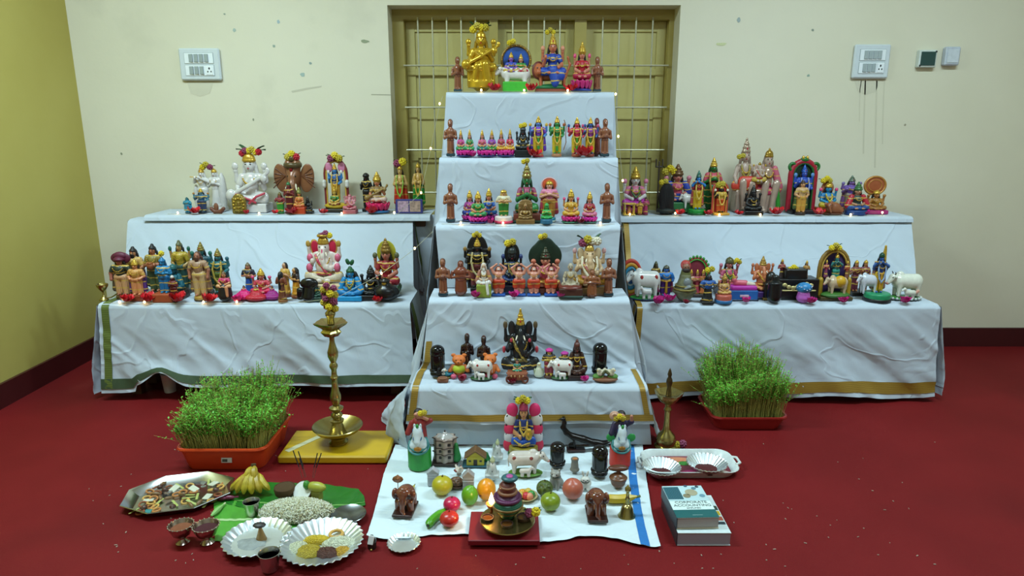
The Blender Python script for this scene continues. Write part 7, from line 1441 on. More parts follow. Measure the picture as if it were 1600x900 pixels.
# small lamp on the right
q = at_h(1040, 700, 0); d = q[1]; t = empty('small_oil_lamp', (q[0], d, 0)); sh = -at_d(1040, 703, d)[2]; 
def LQ(prof, name, n=28, mat=BRASS, wob=None):
    o = []
    for r, y in prof:
        z = at_d(1040, y, d)[2]+sh; o.append((r/ppm(d, z), z))
    return MB().lathe(o, n, wob=wob).ob(name, mat, t, smooth=.9)
LQ([(0, 703), (18, 703), (18, 699), (14, 697), (16, 690), (13, 682), (7, 676), (5.5, 672), (4.6, 660), (4.6, 645), (6, 644), (6, 642), (4.5, 640), (4.5, 634), (0, 633)], 'stem'); LQ([(0, 634), (10, 632), (15, 627), (20, 621), (22, 616), (20, 616), (14, 621), (0, 622)], 'wick_bowl', 40, wob=lambda a, r, z: 1+(.07*math.cos(a*5) if r > .03 else 0)); LQ([(0, 624), (4.5, 622), (4, 614), (3, 608), (5, 601), (4.5, 596), (2.5, 592), (3.6, 588), (2, 582), (0, 578)], 'finial', 16, m('#4a3a20', .35, .6))
tag(t, 'short brass oil lamp beside right side of central stand', 'lamp')
head_flowers(None, 1062, 694, 22, at_h(1062, 697, .01)[1], 'yellow blossom and dark leaves at foot of short brass lamp', (YEL2, PNKB), 4, name='flower_sprig')
# ---- sprout trays
def tray(x0, x1, y0, y1, h, col, label, glabel, gh, seed, n, sticker=False, lean=0):
    random.seed(seed); cx, cy = (x0+x1)/2, (y0+y1)/2; hw, hd = (x1-x0)/2, (y1-y0)/2; t = empty('sprout_tray', (cx, cy, 0)); M_ = m(col, .35, sc=10)
    def ring(s, z, r=.04, n_=6):
        pts = []
        for (ax, ay, a0) in ((1, 1, 0), (-1, 1, 90), (-1, -1, 180), (1, -1, 270)):
            for i in range(n_+1):
                a = math.radians(a0+90*i/n_); pts.append(((hw*s-r)*ax+r*math.cos(a), (hd*s-r)*ay+r*math.sin(a), z))
        return pts
    levels = [ring(.86, .002), ring(.87, .006), ring(.97, h-.012), ring(1.0, h-.012), ring(1.02, h-.006), ring(1.01, h), ring(.965, h), ring(.94, h-.02), ring(.85, .012)]
    V = [p for L_ in levels for p in L_]; k_ = len(levels[0]); F = [(j*k_+i, j*k_+(i+1) % k_, (j+1)*k_+(i+1) % k_, (j+1)*k_+i) for j in range(len(levels)-1) for i in range(k_)]
    F.append(list(range(k_))[::-1]); F.append([(len(levels)-1)*k_+i for i in range(k_)]); ob('tub', mk_mesh('tub', V, F, M_, .7), t)
    s_ = ring(.9, h*.6); V = s_+[(0, 0, h*.62)]; ob('soil', mk_mesh('soil', V, [(i, (i+1) % k_, k_) for i in range(k_)], m('#2a2012', .9, sc=80, bump=.5)), t)
    if sticker: MB().box((.02, -hd*.955-.0, h*.5), (.019, .0015, .009), R=rot(rx=-8)).ob('label_sticker', m('#c9ccc8', .5), t); MB().box((.014, -hd*.955-.0022, h*.5), (.009, .0012, .005), R=rot(rx=-8)).ob('sticker_print', m('#4a4a44', .5, 0, 'brick', .6, 400), t)
    tag(t, label, 'tray')
    V = []; F = []; LV = []; LFc = []
    for i in range(n):
        x = random.uniform(-.88, .88)*hw; y = random.uniform(-.86, .88)*hd; H = gh*random.uniform(.72, 1.1)*(1-.22*(abs(x)/hw)**3)*(.94+.1*y/hd+.5*fbm(x*9+seed, y*9, seed)); edge = max(abs(x)/hw, abs(y)/hd)
        dx = x*.18+random.gauss(0, .016)+lean*.02; dy = y*.14+random.gauss(0, .012); b = len(V); r = .0009; z0 = h*.6
        if random.random() < .02: H *= .7; dx += (1 if x > 0 else -1)*.08; 
        for s in range(5):
            q = s/4; px_, py_, pz_ = x+dx*q*q, y+dy*q*q, z0+H*q
            for a in range(3): V.append((px_+r*math.cos(a*2.1), py_+r*math.sin(a*2.1), pz_))
        for s in range(4):
            for a in range(3): F.append((b+s*3+a, b+s*3+(a+1) % 3, b+s*3+3+(a+1) % 3, b+s*3+3+a))
        for l in range(8):
            q = random.uniform(.6, 1.0); cx_, cy_, cz_ = x+dx*q*q, y+dy*q*q, z0+H*q; a = random.uniform(0, 6.28); w_ = random.uniform(.0025, .0042); L_ = random.uniform(.006, .012); up_z = random.uniform(-.1, .8)
            c = len(LV); ca, sa = math.cos(a), math.sin(a); LV += [(cx_, cy_, cz_), (cx_+ca*L_*.5-sa*w_, cy_+sa*L_*.5+ca*w_, cz_+up_z*L_*.5), (cx_+ca*L_, cy_+sa*L_, cz_+up_z*L_), (cx_+ca*L_*.5+sa*w_, cy_+sa*L_*.5-ca*w_, cz_+up_z*L_*.5)]; LFc.append((c, c+1, c+2, c+3))
    g = empty('sprouts', (cx, cy, 0)); g['kind'] = 'stuff'
    s1 = ob('sprout_stems', mk_mesh('sprout_stems', V, F, m('#b4b45a', .6, sc=30, amt=.3), True), g); s1['kind'] = 'stuff'
    s2 = ob('sprout_leaves', mk_mesh('sprout_leaves', LV, LFc, m('#5cae28', .55, sc=40, amt=.35), False), g); s2['kind'] = 'stuff'
    tag(g, glabel, 'sprouts')
    return t
tray(-.905-.325, -.9, 2.255, 2.585, .094, '#c8431a', 'bright orange rectangular tray of tall sprouts on left floor', 'dense green sprouts growing in the orange tray', .2, 1, 2300, True)
tray(.835, 1.15, 2.6, 2.86, .062, '#8f1f1a', 'dull red rectangular tray of tall sprouts on right floor', 'dense green sprouts growing in the dull red tray', .215, 2, 1900)
# ---- octagonal steel tray of offerings
q = at_h(281, 775, .01); t = empty('steel_tray', (q[0], q[1], 0), math.radians(14)); a_, b_ = .17, .125
def octo(s, z): return [(a_*s*math.cos(PI/8+i*PI/4)/math.cos(PI/8), b_*s*math.sin(PI/8+i*PI/4)/math.cos(PI/8), z) for i in range(8)]
lv = [octo(.8, .001), octo(.82, .003), octo(.98, .026), octo(1.0, .027), octo(.99, .029), octo(.96, .027), octo(.8, .005)]; V = [p for l in lv for p in l]; F = [(j*8+i, j*8+(i+1) % 8, (j+1)*8+(i+1) % 8, (j+1)*8+i) for j in range(6) for i in range(8)]+[list(range(8))[::-1], [48+i for i in range(8)]]
ob('tray', mk_mesh('tray', V, F, STEEL, .5), t); tag(t, 'octagonal steel tray heaped with snacks and coins', 'tray')
random.seed(11); TL = t.location; R2 = Matrix.Rotation(math.radians(14), 3, 'Z')
RINGM = MB(); n = 14
for kx in range(n): pass
def torus_mesh(name, R_, r, mat, n=16, k=6):
    V = [((R_+r*math.cos(2*PI*j/k))*math.cos(2*PI*i/n), (R_+r*math.cos(2*PI*j/k))*math.sin(2*PI*i/n), r*math.sin(2*PI*j/k)) for i in range(n) for j in range(k)]
    F = [(i*k+j, ((i+1) % n)*k+j, ((i+1) % n)*k+(j+1) % k, i*k+(j+1) % k) for i in range(n) for j in range(k)]
    return mk_mesh(name, V, F, mat)
RM = [torus_mesh('snack_ring', .012, .0032, m(c, .6, sc=90, bump=.3)) for c in ('#b5763a', '#8a4a22', '#c89a4a')]
CM = MB().lathe([(0, 0), (.009, 0), (.009, .0018), (0, .0018)], 18).mesh('coin', m('#d0d0c8', .25, .8)); SM = MB().box((0, 0, .001), (.022, .004, .001), bev=.0005).mesh('peel_strip', m('#a8b060', .5)); WMs = MB().box((0, 0, .002), (.016, .011, .002), bev=.001).mesh('packet', m('#c8c8b0', .4)); DK = MB().ball((0, 0, .008), (.011, .010, .008), 10, 7).mesh('dark_sweet', m('#4a2a1c', .4)); NB = MB().ball((0, 0, .006), (.014, .006, .006), 10, 7).mesh('date_fruit', m('#7a5a34', .4)); GP = MB().box((0, 0, .002), (.012, .008, .002), bev=.001).mesh('packet', m('#2f7a7a', .4))
kinds = [(RM[0], 'snack_ring', 'golden brown fried ring in the steel tray', 'snack', 9), (RM[1], 'snack_ring', 'dark brown fried ring in the steel tray', 'snack', 6), (RM[2], 'snack_ring', 'pale yellow fried ring in the steel tray', 'snack', 8), (CM, 'coin', 'silver coin in the steel tray', 'coin', 4), (SM, 'peel_strip', 'pale green strip in the steel tray', 'leaf strip', 10), (WMs, 'packet', 'small white packet in the steel tray', 'packet', 5), (DK, 'dark_sweet', 'round dark sweet in the steel tray', 'sweet', 5), (NB, 'date_fruit', 'brown date in the steel tray', 'fruit', 8), (GP, 'packet', 'tiny teal packet in the steel tray', 'packet', 1)]
spots = []
for (me, nm, lb, ct, cnt) in kinds:
    for i in range(cnt):
        for _ in range(60):
            x, y = random.uniform(-.76, .76)*a_, random.uniform(-.72, .72)*b_
            if all((x-u)**2+(y-v)**2 > .017**2 for u, v in spots): break
        spots.append((x, y)); pz = R2 @ Vector((x, y, 0)); o = ob(nm, me, None, (TL.x+pz.x, TL.y+pz.y, .008+random.uniform(0, .004))); o.rotation_euler = (random.uniform(-.25, .25), random.uniform(-.25, .25), random.uniform(0, 6))
        tag(o, lb, ct, lb.replace(' in the steel tray', 's in the steel tray') if cnt > 1 else None)
# ---- banana leaves
def leaf_sheet(pts_top, pts_bot, label, c, c2, z0=.003, seed=0, rib=.5):
    A = floor_pts(pts_top, z0); B_ = floor_pts(pts_bot, z0); t = empty('banana_leaf', tuple((A[len(A)//2]+B_[len(B_)//2])/2)); L0 = Vector(t.location); L0.z = 0; t.location = L0
    def S(u, v, o=0):
        p = bez(A, u).lerp(bez(B_, u), v); p.z += .0015+.002*abs(fbm(u*6+seed, v*5, seed))+.0008*math.sin(u*60+v*6)+o; return p-L0
    sheet(lambda u, v: S(u, v), 70, 16, 'blade', m(c, .3, 0, None, .25, 30), t); sheet(lambda u, v: S(u, v, .0012), 0, 0, 'midrib', m(c2, .4), t, us=[i/40 for i in range(41)], vsx=[rib-.025, rib, rib+.025])
    return tag(t, label, 'leaf')
leaf_sheet([(352, 770), (420, 754), (500, 756), (560, 765), (569, 776)], [(345, 785), (400, 800), (470, 808), (540, 800), (571, 790)], 'dark green banana leaf under the coconuts and bananas', '#1f6a1c', '#6a9a4a', seed=1, rib=.72)
leaf_sheet([(334, 784), (380, 782), (430, 784), (470, 790)], [(336, 846), (380, 848), (430, 836), (470, 822)], 'light green banana leaf under the rice and plates', '#4f9a34', '#a8c88a', .002, 4)
q = at_h(340, 800, .006); t = empty('leaf_roll', (q[0], q[1], .0025), math.radians(80)); MB().tube([(-.035+.007*i, 0, .01) for i in range(11)], .009, 8, lambda s: max(.35, math.sin(PI*min(1, .1+s*.85)))).ob('roll', m('#8ab86a', .45), t); MB().tube([(.03, 0, .01), (.045, 0, .01)], .003, 6).ob('stalk', m('#c8c8a0'), t); tag(t, 'pale green rolled leaf beside the octagonal steel tray', 'leaf')
# banana bunch
q = at_h(392, 771, .01); t = empty('banana_bunch', (q[0], q[1]+.02, .012))
for i, (x, y0_, zt) in enumerate(((-.06, -.02, .05), (-.036, -.035, .06), (-.012, -.042, .062), (.014, -.042, .06), (.038, -.034, .058), (.06, -.018, .05), (-.02, -.01, .075), (.02, -.01, .078))):
    b = MB(); pts = [(x*.25+x*.85*q_, .02+(y0_-.02)*q_*1.1-.014*math.sin(PI*q_), .012+(zt-.012)*(1-q_**1.6)) for q_ in [k_/9 for k_ in range(10)]]
    b.tube(pts, .0125, 7, lambda s_: max(.3, min(1, 3.5*s_+.35, 4*(1-s_)+.3))); b.ob('banana', m(('#b39a22', '#a88c20', '#bba52c')[i % 3], .45, 0, None, .6, 45), t)
MB().tube([(0, .018, .055), (0, .026, .085)], .009, 7).ob('stalk', m('#4a3a1c', .7), t); tag(t, 'bunch of small ripe bananas on dark banana leaf', 'fruit')
MB_ = m('#6a1a3a', .4)
for i, x in enumerate((346, 358)):
    q = at_h(x, 780-i, .012); o = MB().ball((0, 0, .008), (.02, .008, .008), 10, 7).tube([(.018, 0, .008), (.032, 0, .01)], .003, 6).ob('small_brinjal', MB_, None, (q[0], q[1], .0075)); o.rotation_euler.z = .1*i; tag(o, 'small purple brinjal %s beside banana bunch' % ('nearer the tray', 'nearer the bananas')[i], 'vegetable')
# coconut halves
HUSK = m('#7a5a34', .9, 0, 'pleat', .5, 160, 1.0); COP = m('#e3e6e0', .45)
def coconut(px, py, wpx, label, op):
    q = at_h(px, py, .012); s = wpx/2/ppm(q[1], .03); t = empty('coconut_half', (q[0], q[1]+.02, .012))
    sh = MB().lathe([(0, 0), (s*.55, s*.08), (s*.9, s*.45), (s, s*.9), (s*.97, s*1.15), (s*.92, s*1.15), (s*.9, s*.9), (s*.5, s*.5), (0, s*.4)] if not op else [(0, 0), (s*.55, s*.08), (s*.9, s*.45), (s, s*.9), (s*.96, s*.98), (s*.9, s*.95), (0, s*.94)], 26).ob('husk', HUSK, t)
    if op:
        f_ = MB().lathe([(0, s*.955), (s*.7, s*.955), (s*.9, s*.97), (s*.9, s*.99), (s*.68, s*.965), (0, s*.962)], 26).ob('flesh', COP, t)
        for o in (sh, f_): o.rotation_euler = (math.radians(48), 0, math.radians(-20)); o.location = (0, .01, s*.25)
    else: MB().ball((0, 0, s*1.1), (s*.93, s*.93, s*.16), 14, 8).ob('crown_husk', HUSK, t)
    tag(t, label, 'coconut')
coconut(443, 782, 33, 'brown coconut half with closed husk on banana leaf', False); coconut(477, 782, 34, 'opened coconut half showing white flesh', True)
q = at_h(492, 771, .05); t = empty('cut_fruit', (q[0], q[1]+.02, .045), math.radians(-15)); MB().ball((0, 0, .018), (.036, .017, .017), 14, 9).ob('flesh', m('#a8a83a', .4, sc=20, amt=.4), t); MB().ball((-.034, -.004, .022), (.012, .012, .016)).ob('green_end', m('#3f8a2f', .4), t); MB().box((0, 0, -.012), (.018, .012, .018), bev=.004).ob('wedge', m('#8a8a3a', .5), t); tag(t, 'yellow green cut fruit holding incense sticks', 'fruit')
for i, (x0, y0, x1, y1) in enumerate(((472, 743, 458, 704), (478, 741, 466, 705), (488, 742, 496, 708), (490, 743, 502, 708), (476, 742, 468, 716))):
    d = q[1]+.02+.004*(i-2); a, b = Vector(at_d(x0, y0, d)), Vector(at_d(x1, y1, d+.02)); t2 = empty('incense_stick', tuple(a)); mid = a.lerp(b, .35)
    MB().tube([(0, 0, -.01), tuple(mid-a)], .0011, 5).ob('bare_end', m('#6a3a34', .7), t2); MB().tube([tuple(mid-a), tuple(b-a)], .0019, 6).ob('incense_coating', m('#1a1516', .9), t2); tag(t2, 'dark incense stick, %s of the five in the cut fruit' % ('leftmost', 'second from left', 'fourth from left', 'rightmost', 'shortest middle one')[i], 'incense', 'incense sticks')
# tumblers
def tumbler(px, py, top, wpx, label):
    q = at_h(px, py, .0); d = q[1]+.015; zt = at_d(px, top+4, d)[2]; r = wpx/2/ppm(d, zt); t = empty('steel_tumbler', (q[0], d, .006)); h = zt-.006
    MB().lathe([(0, 0), (r*.72, 0), (r*.74, .002), (r*.96, h*.96), (r, h), (r*.96, h), (r*.92, h*.95), (r*.7, .004), (0, .004)], 28).ob('tumbler', STEEL, t, smooth=.7); MB().lathe([(0, h*.72), (r*.86, h*.72)], 24).ob('water', m('#3a4440', .05, spec=.8), t); tag(t, label, 'tumbler', 'steel tumblers')
tumbler(392, 810, 779, 26, 'steel tumbler standing on the light banana leaf'); tumbler(420, 897, 859, 34, 'steel tumbler at the very front of the floor')
# rice mound: a heap of puffed grains
def grains(name, label, cat, cx, cy, rx_, ry_, hz, n, cols, z0=.006, gl=(.006, .0026), seed=2):
    random.seed(seed); t = empty(name, (cx, cy, z0)); t['kind'] = 'stuff'
    dome = MB(); dome.ball((0, 0, 0), (rx_*.96, ry_*.96, hz*.9), 26, 12); dome.v = [(x, y, max(0, z)) for x, y, z in dome.v]; d0 = dome.ob('heap_core', m(cols[0], .7, 0, 'brick', .3, 220, .8), t); d0['kind'] = 'stuff'
    for c in cols:
        b = MB()
        for i in range(n//len(cols)):
            r = math.sqrt(random.random()); a = random.uniform(0, 6.28); z = hz*.9*math.sqrt(max(0, 1-r*r)); R_ = rot(random.uniform(-60, 60), random.uniform(-60, 60), random.uniform(0, 360)); L_, w_ = gl
            V = [R_ @ Vector(p) for p in ((L_, 0, 0), (-L_, 0, 0), (0, w_, 0), (0, -w_, 0), (0, 0, w_), (0, 0, -w_))]; jx, jy = r*rx_*random.uniform(.97, 1.06), r*ry_
            b.add([(v.x+jx*math.cos(a), v.y+jy*math.sin(a), v.z+z+.002) for v in V], [(0, 2, 4), (2, 1, 4), (1, 3, 4), (3, 0, 4), (2, 0, 5), (1, 2, 5), (3, 1, 5), (0, 3, 5)])
        o = b.ob('grains', m(c, .6), t); o['kind'] = 'stuff'
    return tag(t, label, cat)
q = at_h(461, 810, .006); grains('puffed_rice', 'heap of white puffed rice on the banana leaf', 'rice', q[0], q[1]+.02, .12, .06, .05, 2600, ('#cfd2b8', '#d8d6c4', '#b8b08a'), .009)
foil_plate(545, 805, 54, 'small dark steel plate right of the puffed rice', .012, mat=m('#8a8f8f', .25, 1.0, sc=20, amt=.3), name='steel_plate', z=.0095)
random.seed(4)
t, s = foil_plate(402, 842, 104, 'round foil plate with ash and a small cone lamp', .02, 26, name='foil_plate', base=.74, z=.0095)
b = MB(); b.ball((0, 0, .0035), (.045, .03, .005), 16, 6); b.v = [(x*(1+.3*fbm(x*60, y*60)), y*(1+.3*fbm(x*60, y*60, 3)), max(.0025, z)) for x, y, z in b.v]; b.ob('ash', m('#8f938f', .95, sc=90, amt=.4), t, (-.015, -.012, 0))
TP = t.location
cn = empty('cone_lamp', (TP.x+.008, TP.y+.01, .0128)); MB().lathe([(0, 0), (.017, 0), (.012, .015), (.006, .035), (.004, .045), (0, .045)], 14).ob('cone', m('#8a6a3a', .4, .6), cn); MB().ball((-.002, 0, .049), (.02, .014, .007), 12, 6).ob('dark_cap', m('#2a2422', .5), cn); tag(cn, 'small brass cone lamp with dark top on foil plate', 'lamp')
t, s = foil_plate(503, 850, 126, 'large fluted foil plate filled with cooked food', .03, 34, base=.62); PLT = t.location
def mound(nm, dx, dy, rx_, ry_, h, c, label, bumpy=1.0):
    b = MB(); b.ball((0, 0, 0), (rx_, ry_, h), 22, 12); V = []
    for x, y, z in b.v:
        k_ = 1+.16*bumpy*fbm(x*90, y*90, z*90); V.append((x*k_, y*k_, max(0, z*(1+.35*bumpy*fbm(x*110+9, y*110, 3)))))
    b.v = V; o = b.ob(nm, m(c, .55, 0, 'brick', .35, 260, .8), None, (PLT.x+dx, PLT.y+dy, .0062)); tag(o, label, 'food')
mound('rice_heap', .05, .012, .055, .03, .024, '#c9cbb0', 'white cooked rice heap on the fluted plate'); mound('lemon_rice', -.022, .03, .045, .02, .02, '#c2a414', 'bright yellow lemon rice on the fluted plate', .5); mound('potato_curry', -.03, -.026, .04, .028, .022, '#a8901c', 'mustard potato curry heap at front of fluted plate'); mound('rice_heap', -.07, -.008, .03, .028, .02, '#bfc0a0', 'small pale rice heap at left edge of fluted plate'); mound('brown_curry', .022, -.032, .036, .022, .02, '#4f2616', 'dark brown curry heap on the fluted plate'); mound('chickpea_curry', .066, -.022, .024, .02, .016, '#b58a1c', 'orange yellow chickpea heap on the fluted plate')
o = ob('snack_ring', RM[2], None, (PLT.x+.03, PLT.y+.052, .018)); o.scale = (1.6, 1.6, 1.6); tag(o, 'pale fried ring leaning at back of the fluted plate', 'snack')
# kumkum cups
def cup(px, py, top, wpx, label, fill, nm):
    q = at_h(px, py, 0); d = q[1]+.012; zt = at_d(px, top+6, d)[2]; r = wpx/2/ppm(d, zt); t = empty('powder_cup', (q[0], d, .001)); h = zt
    MB().lathe([(0, 0), (r*.52, 0), (r*.55, .003), (r*.3, h*.2), (r*.28, h*.3), (r*.7, h*.5), (r*.95, h*.85), (r, h), (r*.94, h), (r*.85, h*.84), (r*.55, h*.55), (0, h*.5)], 26).ob('cup', m('#b8a8a0', .2, 1.0), t, smooth=.8); MB().lathe([(0, h*.86), (r*.5, h*.84), (r*.86, h*.8)], 22).ob('powder', m(fill, .9, sc=80), t)
    for i in range(18): a = 2*PI*i/18; MB().ball((r*math.cos(a), r*math.sin(a), h), r*.07, 6, 4).ob('rim_bead', STEEL, t)
    tag(t, label, 'cup')
cup(283, 852, 814, 38, 'footed steel cup filled with brown sandal powder', '#7a4426', 0); cup(322, 852, 815, 40, 'footed steel cup filled with dark red powder', '#3f0a12', 0)
# paper cup under the left bench
q = at_h(263, 614, 0); t = empty('paper_cup', (q[0], q[1]+.02, 0)); k = 1/ppm(q[1], .05); h = 30*k; MB().lathe([(0, 0), (8.3*k, 0), (8.5*k, .003), (11*k, h*.97), (11.6*k, h), (10.8*k, h), (8*k, .006), (0, .006)], 24).ob('cup', m('#c9c6c2', .6), t, smooth=.8); MB().lathe([(11.2*k, h*.98), (12*k, h), (11.2*k, h*1.03), (10.6*k, h)], 24).ob('rim', m('#d4d2ce', .6), t); tag(t, 'white paper cup on floor under the left bench', 'cup')
# ---- white serving tray with two fluted foil bowls
y0 = at_h(1070, 750, 0)[1]; y1 = at_h(1075, 705, .02)[1]; xc = at_h(1074, 728, .0)[0]; hw, hd = .172, (y1-y0)/2
t = empty('serving_tray', (xc, (y0+y1)/2, 0))
def rr(s, z, r=.05):
    out = []
    for (ax, ay, a0) in ((1, 1, 0), (-1, 1, 90), (-1, -1, 180), (1, -1, 270)):
        for i in range(7): a = math.radians(a0+15*i); out.append(((hw*s-r)*ax+r*math.cos(a), (hd*s-r)*ay+r*math.sin(a), z))
    return out
lv = [rr(.86, .001), rr(.88, .003), rr(.97, .026), rr(1.0, .028), rr(.985, .031), rr(.95, .028), rr(.86, .006)]; k_ = 28; V = [p for l in lv for p in l]; F = [(j*k_+i, j*k_+(i+1) % k_, (j+1)*k_+(i+1) % k_, (j+1)*k_+i) for j in range(6) for i in range(k_)]+[list(range(k_))[::-1]]
ob('tray_wall', mk_mesh('tray_wall', V, F, m('#d8e0dc', .3), .9), t); 
ob('printed_floor', mk_mesh('printed_floor', rr(.86, .0062)+[(0, 0, .0062)], [(i, (i+1) % k_, k_) for i in range(k_)], m('#7a1f34', .35, 0, None, .5, 12)), t)
for (x, y, a, b, c) in ((-.03, .05, .05, .018, '#c87a50'), (-.012, .02, .022, .016, '#2f7a1f'), (.005, -.045, .04, .014, '#b81a6a'), (.09, -.05, .05, .02, '#c8b0a4'), (-.11, .0, .04, .03, '#2a1a18')):
    MB().lathe([(0, .0), (1, .0), (1, .0006), (0, .0006)], 18).ob('print_petal', m(c, .4), t, (x, y, .0064)).scale = (a, b, 1)
for s in (-1, 1): MB().tube([(s*hw*.97, -.03, .028), (s*(hw+.012), -.02, .03), (s*(hw+.012), .02, .03), (s*hw*.97, .03, .028)], .005, 8).ob('handle', m('#d8e0dc', .3), t)
tag(t, 'white melamine serving tray with floral print floor', 'tray')
for px, py, wpx, l in ((1033, 734, 60, 'left'), (1104, 728, 62, 'right')):
    tt, s = foil_plate(px, py, wpx, 'fluted foil bowl of red kumkum, %s one on the white tray' % l, .034, 30, 'foil_bowl', base=.5, z=.0075); tt['category'] = 'bowl'
    b = MB(); b.lathe([(0, .016), (s*.3, .013), (s*.56, .0085), (s*.6, .007), (0, .006)], 22, wob=lambda a, r, z: 1+.12*math.sin(a*3)+.06*math.sin(a*7)); b.ob('kumkum', m('#4a0a0a', .9, sc=120, bump=.5), tt)
# ---- books
def text(body, size, mat, parent, loc, rx=0):
    c = bpy.data.curves.new('t', 'FONT'); c.body = body; c.size = size; c.align_x = 'CENTER'; c.extrude = .0002
    o = bpy.data.objects.new('t', c); COL.objects.link(o); dg = bpy.context.evaluated_depsgraph_get(); me = bpy.data.meshes.new_from_object(o.evaluated_get(dg)); bpy.data.objects.remove(o)
    me.materials.clear(); me.materials.append(mat); q = ob('cover_text', me, parent, loc); return q
PAGE = m('#a8a09c', .8, 0, 'band', .12, 500)
X0 = at_h(1057, 853, 0)[0]; Y0 = at_h(1100, 853, 0)[1]; W1, D1_, H1 = .163, .215, .043
t = empty('book', (X0+W1/2, Y0+D1_/2, .0008))
MB().box((0, 0, .001), (W1/2, D1_/2, .001)).ob('back_cover', m('#d0d4d8', .35), t); MB().box((0, .001, H1/2), (W1/2-.001, D1_/2-.002, H1/2-.002)).ob('pages', m('#9d97a4', .8, 0, 'band', .1, 500), t); MB().box((0, 0, H1-.001), (W1/2, D1_/2, .001)).ob('front_cover', m('#d0dcdc', .3), t)
for (y, h, c) in ((.0, .02, '#c8a81c'), (-.03, .018, '#a8503a'), (-.055, .012, '#1f3440'), (.03, .02, '#2a3a30')): MB().box((.045, y, H1+.0004), (.034, h*.6, .0003)).ob('cover_print', m(c, .35, sc=30), t)
MB().box((-W1/2+.0005, 0, H1/2), (.001, D1_/2, H1/2)).ob('spine', m('#2a2a30', .4), t); tag(t, 'thick white paged book lying under the accounting book', 'book')
W2, D2, H2 = .13, .185, .05; t = empty('book', (X0+W2/2-.002, Y0+.02+D2/2, .0008+H1+.0016), math.radians(2))
H2 = .038
MB().box((0, 0, .001), (W2/2, D2/2, .001)).ob('back_cover', m('#c8b89a', .4), t); MB().box((.001, .001, H2/2), (W2/2-.002, D2/2-.002, H2/2-.0018)).ob('pages', PAGE, t); MB().box((0, 0, H2-.001), (W2/2, D2/2, .001)).ob('front_cover', m('#c4d8d8', .3), t); MB().box((-W2/2+.0005, 0, H2/2), (.001, D2/2, H2/2)).ob('spine', m('#14343c', .35), t)
MB().box((0, -D2*.385, H2+.0003), (W2/2, D2*.115, .0003)).ob('teal_band', m('#0a5a5c', .3, amt=.05), t); MB().box((0, -D2*.13, H2+.0003), (W2/2, D2*.135, .0003)).ob('white_band', m('#d4e4e0', .3, amt=.05), t); MB().box((0, D2*.255, H2+.0003), (W2/2, D2*.245, .0003)).ob('cover_photo', m('#b8d4d8', .3, sc=12), t)
MB().box((-W2*.3, D2*.26, H2+.0008), (W2*.19, D2*.2, .0003)).ob('striped_cuff', m('#2a5f6c', .35, 0, 'pleat', .6, 60), t)
for (x, y, r, c) in ((.02, .05, .02, '#a8a084'), (.035, .075, .008, '#5a8090'), (.012, .09, .006, '#3a5a70'), (.048, .085, .006, '#2a3f4c'), (.05, .03, .009, '#6a94a4'), (.0, .03, .012, '#8a8064')): MB().lathe([(0, 0), (r, 0), (r, .0004), (0, .0004)], 16).ob('cover_print', m(c, .35), t, (x, y, H2+.0011))
INK = m('#15302e', .5, amt=.05)
for body, sz, y, mt in (('CORPORATE', .0175, -.013, INK), ('ACCOUNTING', .0175, -.031, INK), ('SIMPLIFIED', .0095, -.044, INK), ('taxmann', .009, -.082, m('#d8ecec', .4, amt=.02))):
    if body == 'taxmann': body = '~~~~~~'
    text(body, sz, mt, t, (.002, y, H2+.0009))
tag(t, 'teal and white accounting textbook on top of the other book', 'book')
# ---- strings of fairy lights
WIRE = m('#b8b49a', .5); BULB = m('#ffd890', .4, emit=14)
BM = MB().ball((0, 0, 0), (.0045, .0045, .006), 8, 6).mesh('bulb', BULB)
def string(pts, bulbs, label):
    P_ = [Vector(p) for p in pts]; t = empty('light_string', tuple(P_[0])); b = MB(); Q = []
    for a, c in zip(P_, P_[1:]):
        for i in range(6): q = a.lerp(c, i/6); q.z -= .0*math.sin(PI*i/6); Q.append(q-P_[0])
    Q.append(P_[-1]-P_[0]); b.tube(Q, .0011, 5).ob('wire', WIRE, t)
    for p in bulbs: o = ob('bulb', BM, t, Vector(p)-P_[0]+Vector((0, 0, .003)))
    return tag(t, label, 'string lights')
def tp(px, tr, off, dz=.003): d = tr[1]+off; return ((px-800)/ppm(d, tr[0]), d, tr[0]+dz)
def dp(px, py, d): return at_d(px, py, d)
string([tp(700, T5, .012), tp(750, T5, .006), tp(818, T5, .004), tp(886, T5, .002), tp(955, T5, .012)], [tp(752, T5, .006, .006), tp(819, T5, .006, .005), tp(887, T5, .004, .004)], 'warm fairy lights along front edge of the top step')
string([dp(692, 150, 3.3), dp(687, 163, 3.3), dp(673, 233, 3.3), dp(657, 303, 3.3), dp(620, 335, 3.32)], [dp(687, 163, 3.3), dp(673, 233, 3.3), dp(658, 302, 3.3), dp(616, 333, 3.33)], 'warm fairy lights hanging down left side of upper steps')
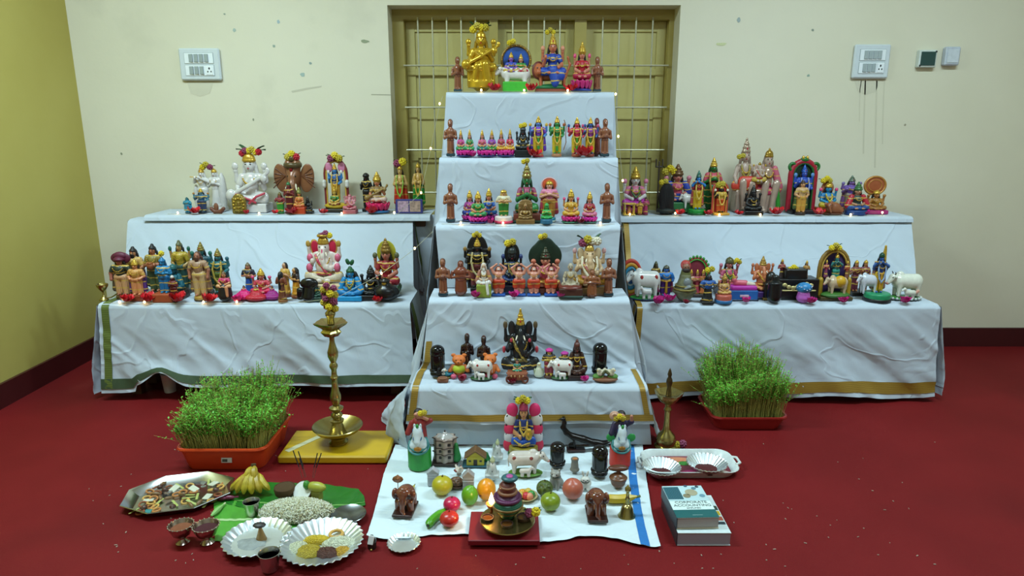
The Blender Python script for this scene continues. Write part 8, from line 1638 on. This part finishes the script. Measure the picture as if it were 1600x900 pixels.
string([dp(962, 147, 3.3), dp(966, 215, 3.3), dp(973, 283, 3.3), dp(978, 330, 3.3)], [dp(962, 148, 3.3), dp(966, 214, 3.3), dp(973, 283, 3.3)], 'warm fairy lights hanging down right side of upper steps')
string([tp(690, T3, .02), tp(720, T3, .012), tp(785, T3, .008), tp(860, T3, .01), tp(940, T3, .008), tp(960, T3, .02)], [tp(720, T3, .014, .005), tp(786, T3, .008, .005), tp(938, T3, .008, .005)], 'warm fairy lights along front edge of the third step')
string([tp(262, LU, .02), tp(278, LU, .02), tp(405, LU, .006), tp(535, LU, .006), tp(616, LU, .02)], [tp(278, LU, .02, .006), tp(405, LU, .006, .005), tp(534, LU, .006, .005)], 'warm fairy lights along the left upper shelf')
string([dp(680, 358, 3.12), dp(648, 389, 3.1), dp(596, 428, 2.98), dp(525, 466, 2.95), tp(460, LL, .008), tp(370, LL, .005), tp(318, LL, .005), tp(225, LL, .004), tp(170, LL, .01)], [dp(648, 389, 3.1), dp(596, 428, 2.98), tp(370, LL, .005, .005), tp(318, LL, .005, .005), tp(226, LL, .004, .005), tp(187, LL, .006, .005)], 'warm fairy lights slung across the left lower shelf')
string([tp(978, RU, .01), tp(1055, RU, .006), tp(1120, RU, .006), tp(1188, RU, .004), tp(1330, RU, .004), tp(1380, RU, .02)], [tp(984, RU, .01, .006), tp(1055, RU, .006, .012), tp(1124, RU, .006, .004), tp(1188, RU, .004, .005), tp(1329, RU, .004, .005), tp(1378, RU, .02, .014)], 'warm fairy lights along the right upper shelf')
# ---- loose bits on the carpet
random.seed(21); b = MB()
for i in range(130):
    x = random.uniform(135, 1475); y = random.uniform(690, 890)
    if 575 < x < 1035 and y < 860: continue
    p = at_h(x, y, .0); L_ = random.uniform(.0012, .0045); w_ = random.uniform(.0008, .0018); R_ = rot(0, 0, random.uniform(0, 360))
    b.box((p[0], p[1], .0012), (L_, w_, .0009), R=R_)
o = b.ob('floor_crumbs', m('#a08878', .8)); tag(o, 'scattered pale crumbs and grains on the maroon carpet', 'crumbs', kind='stuff')
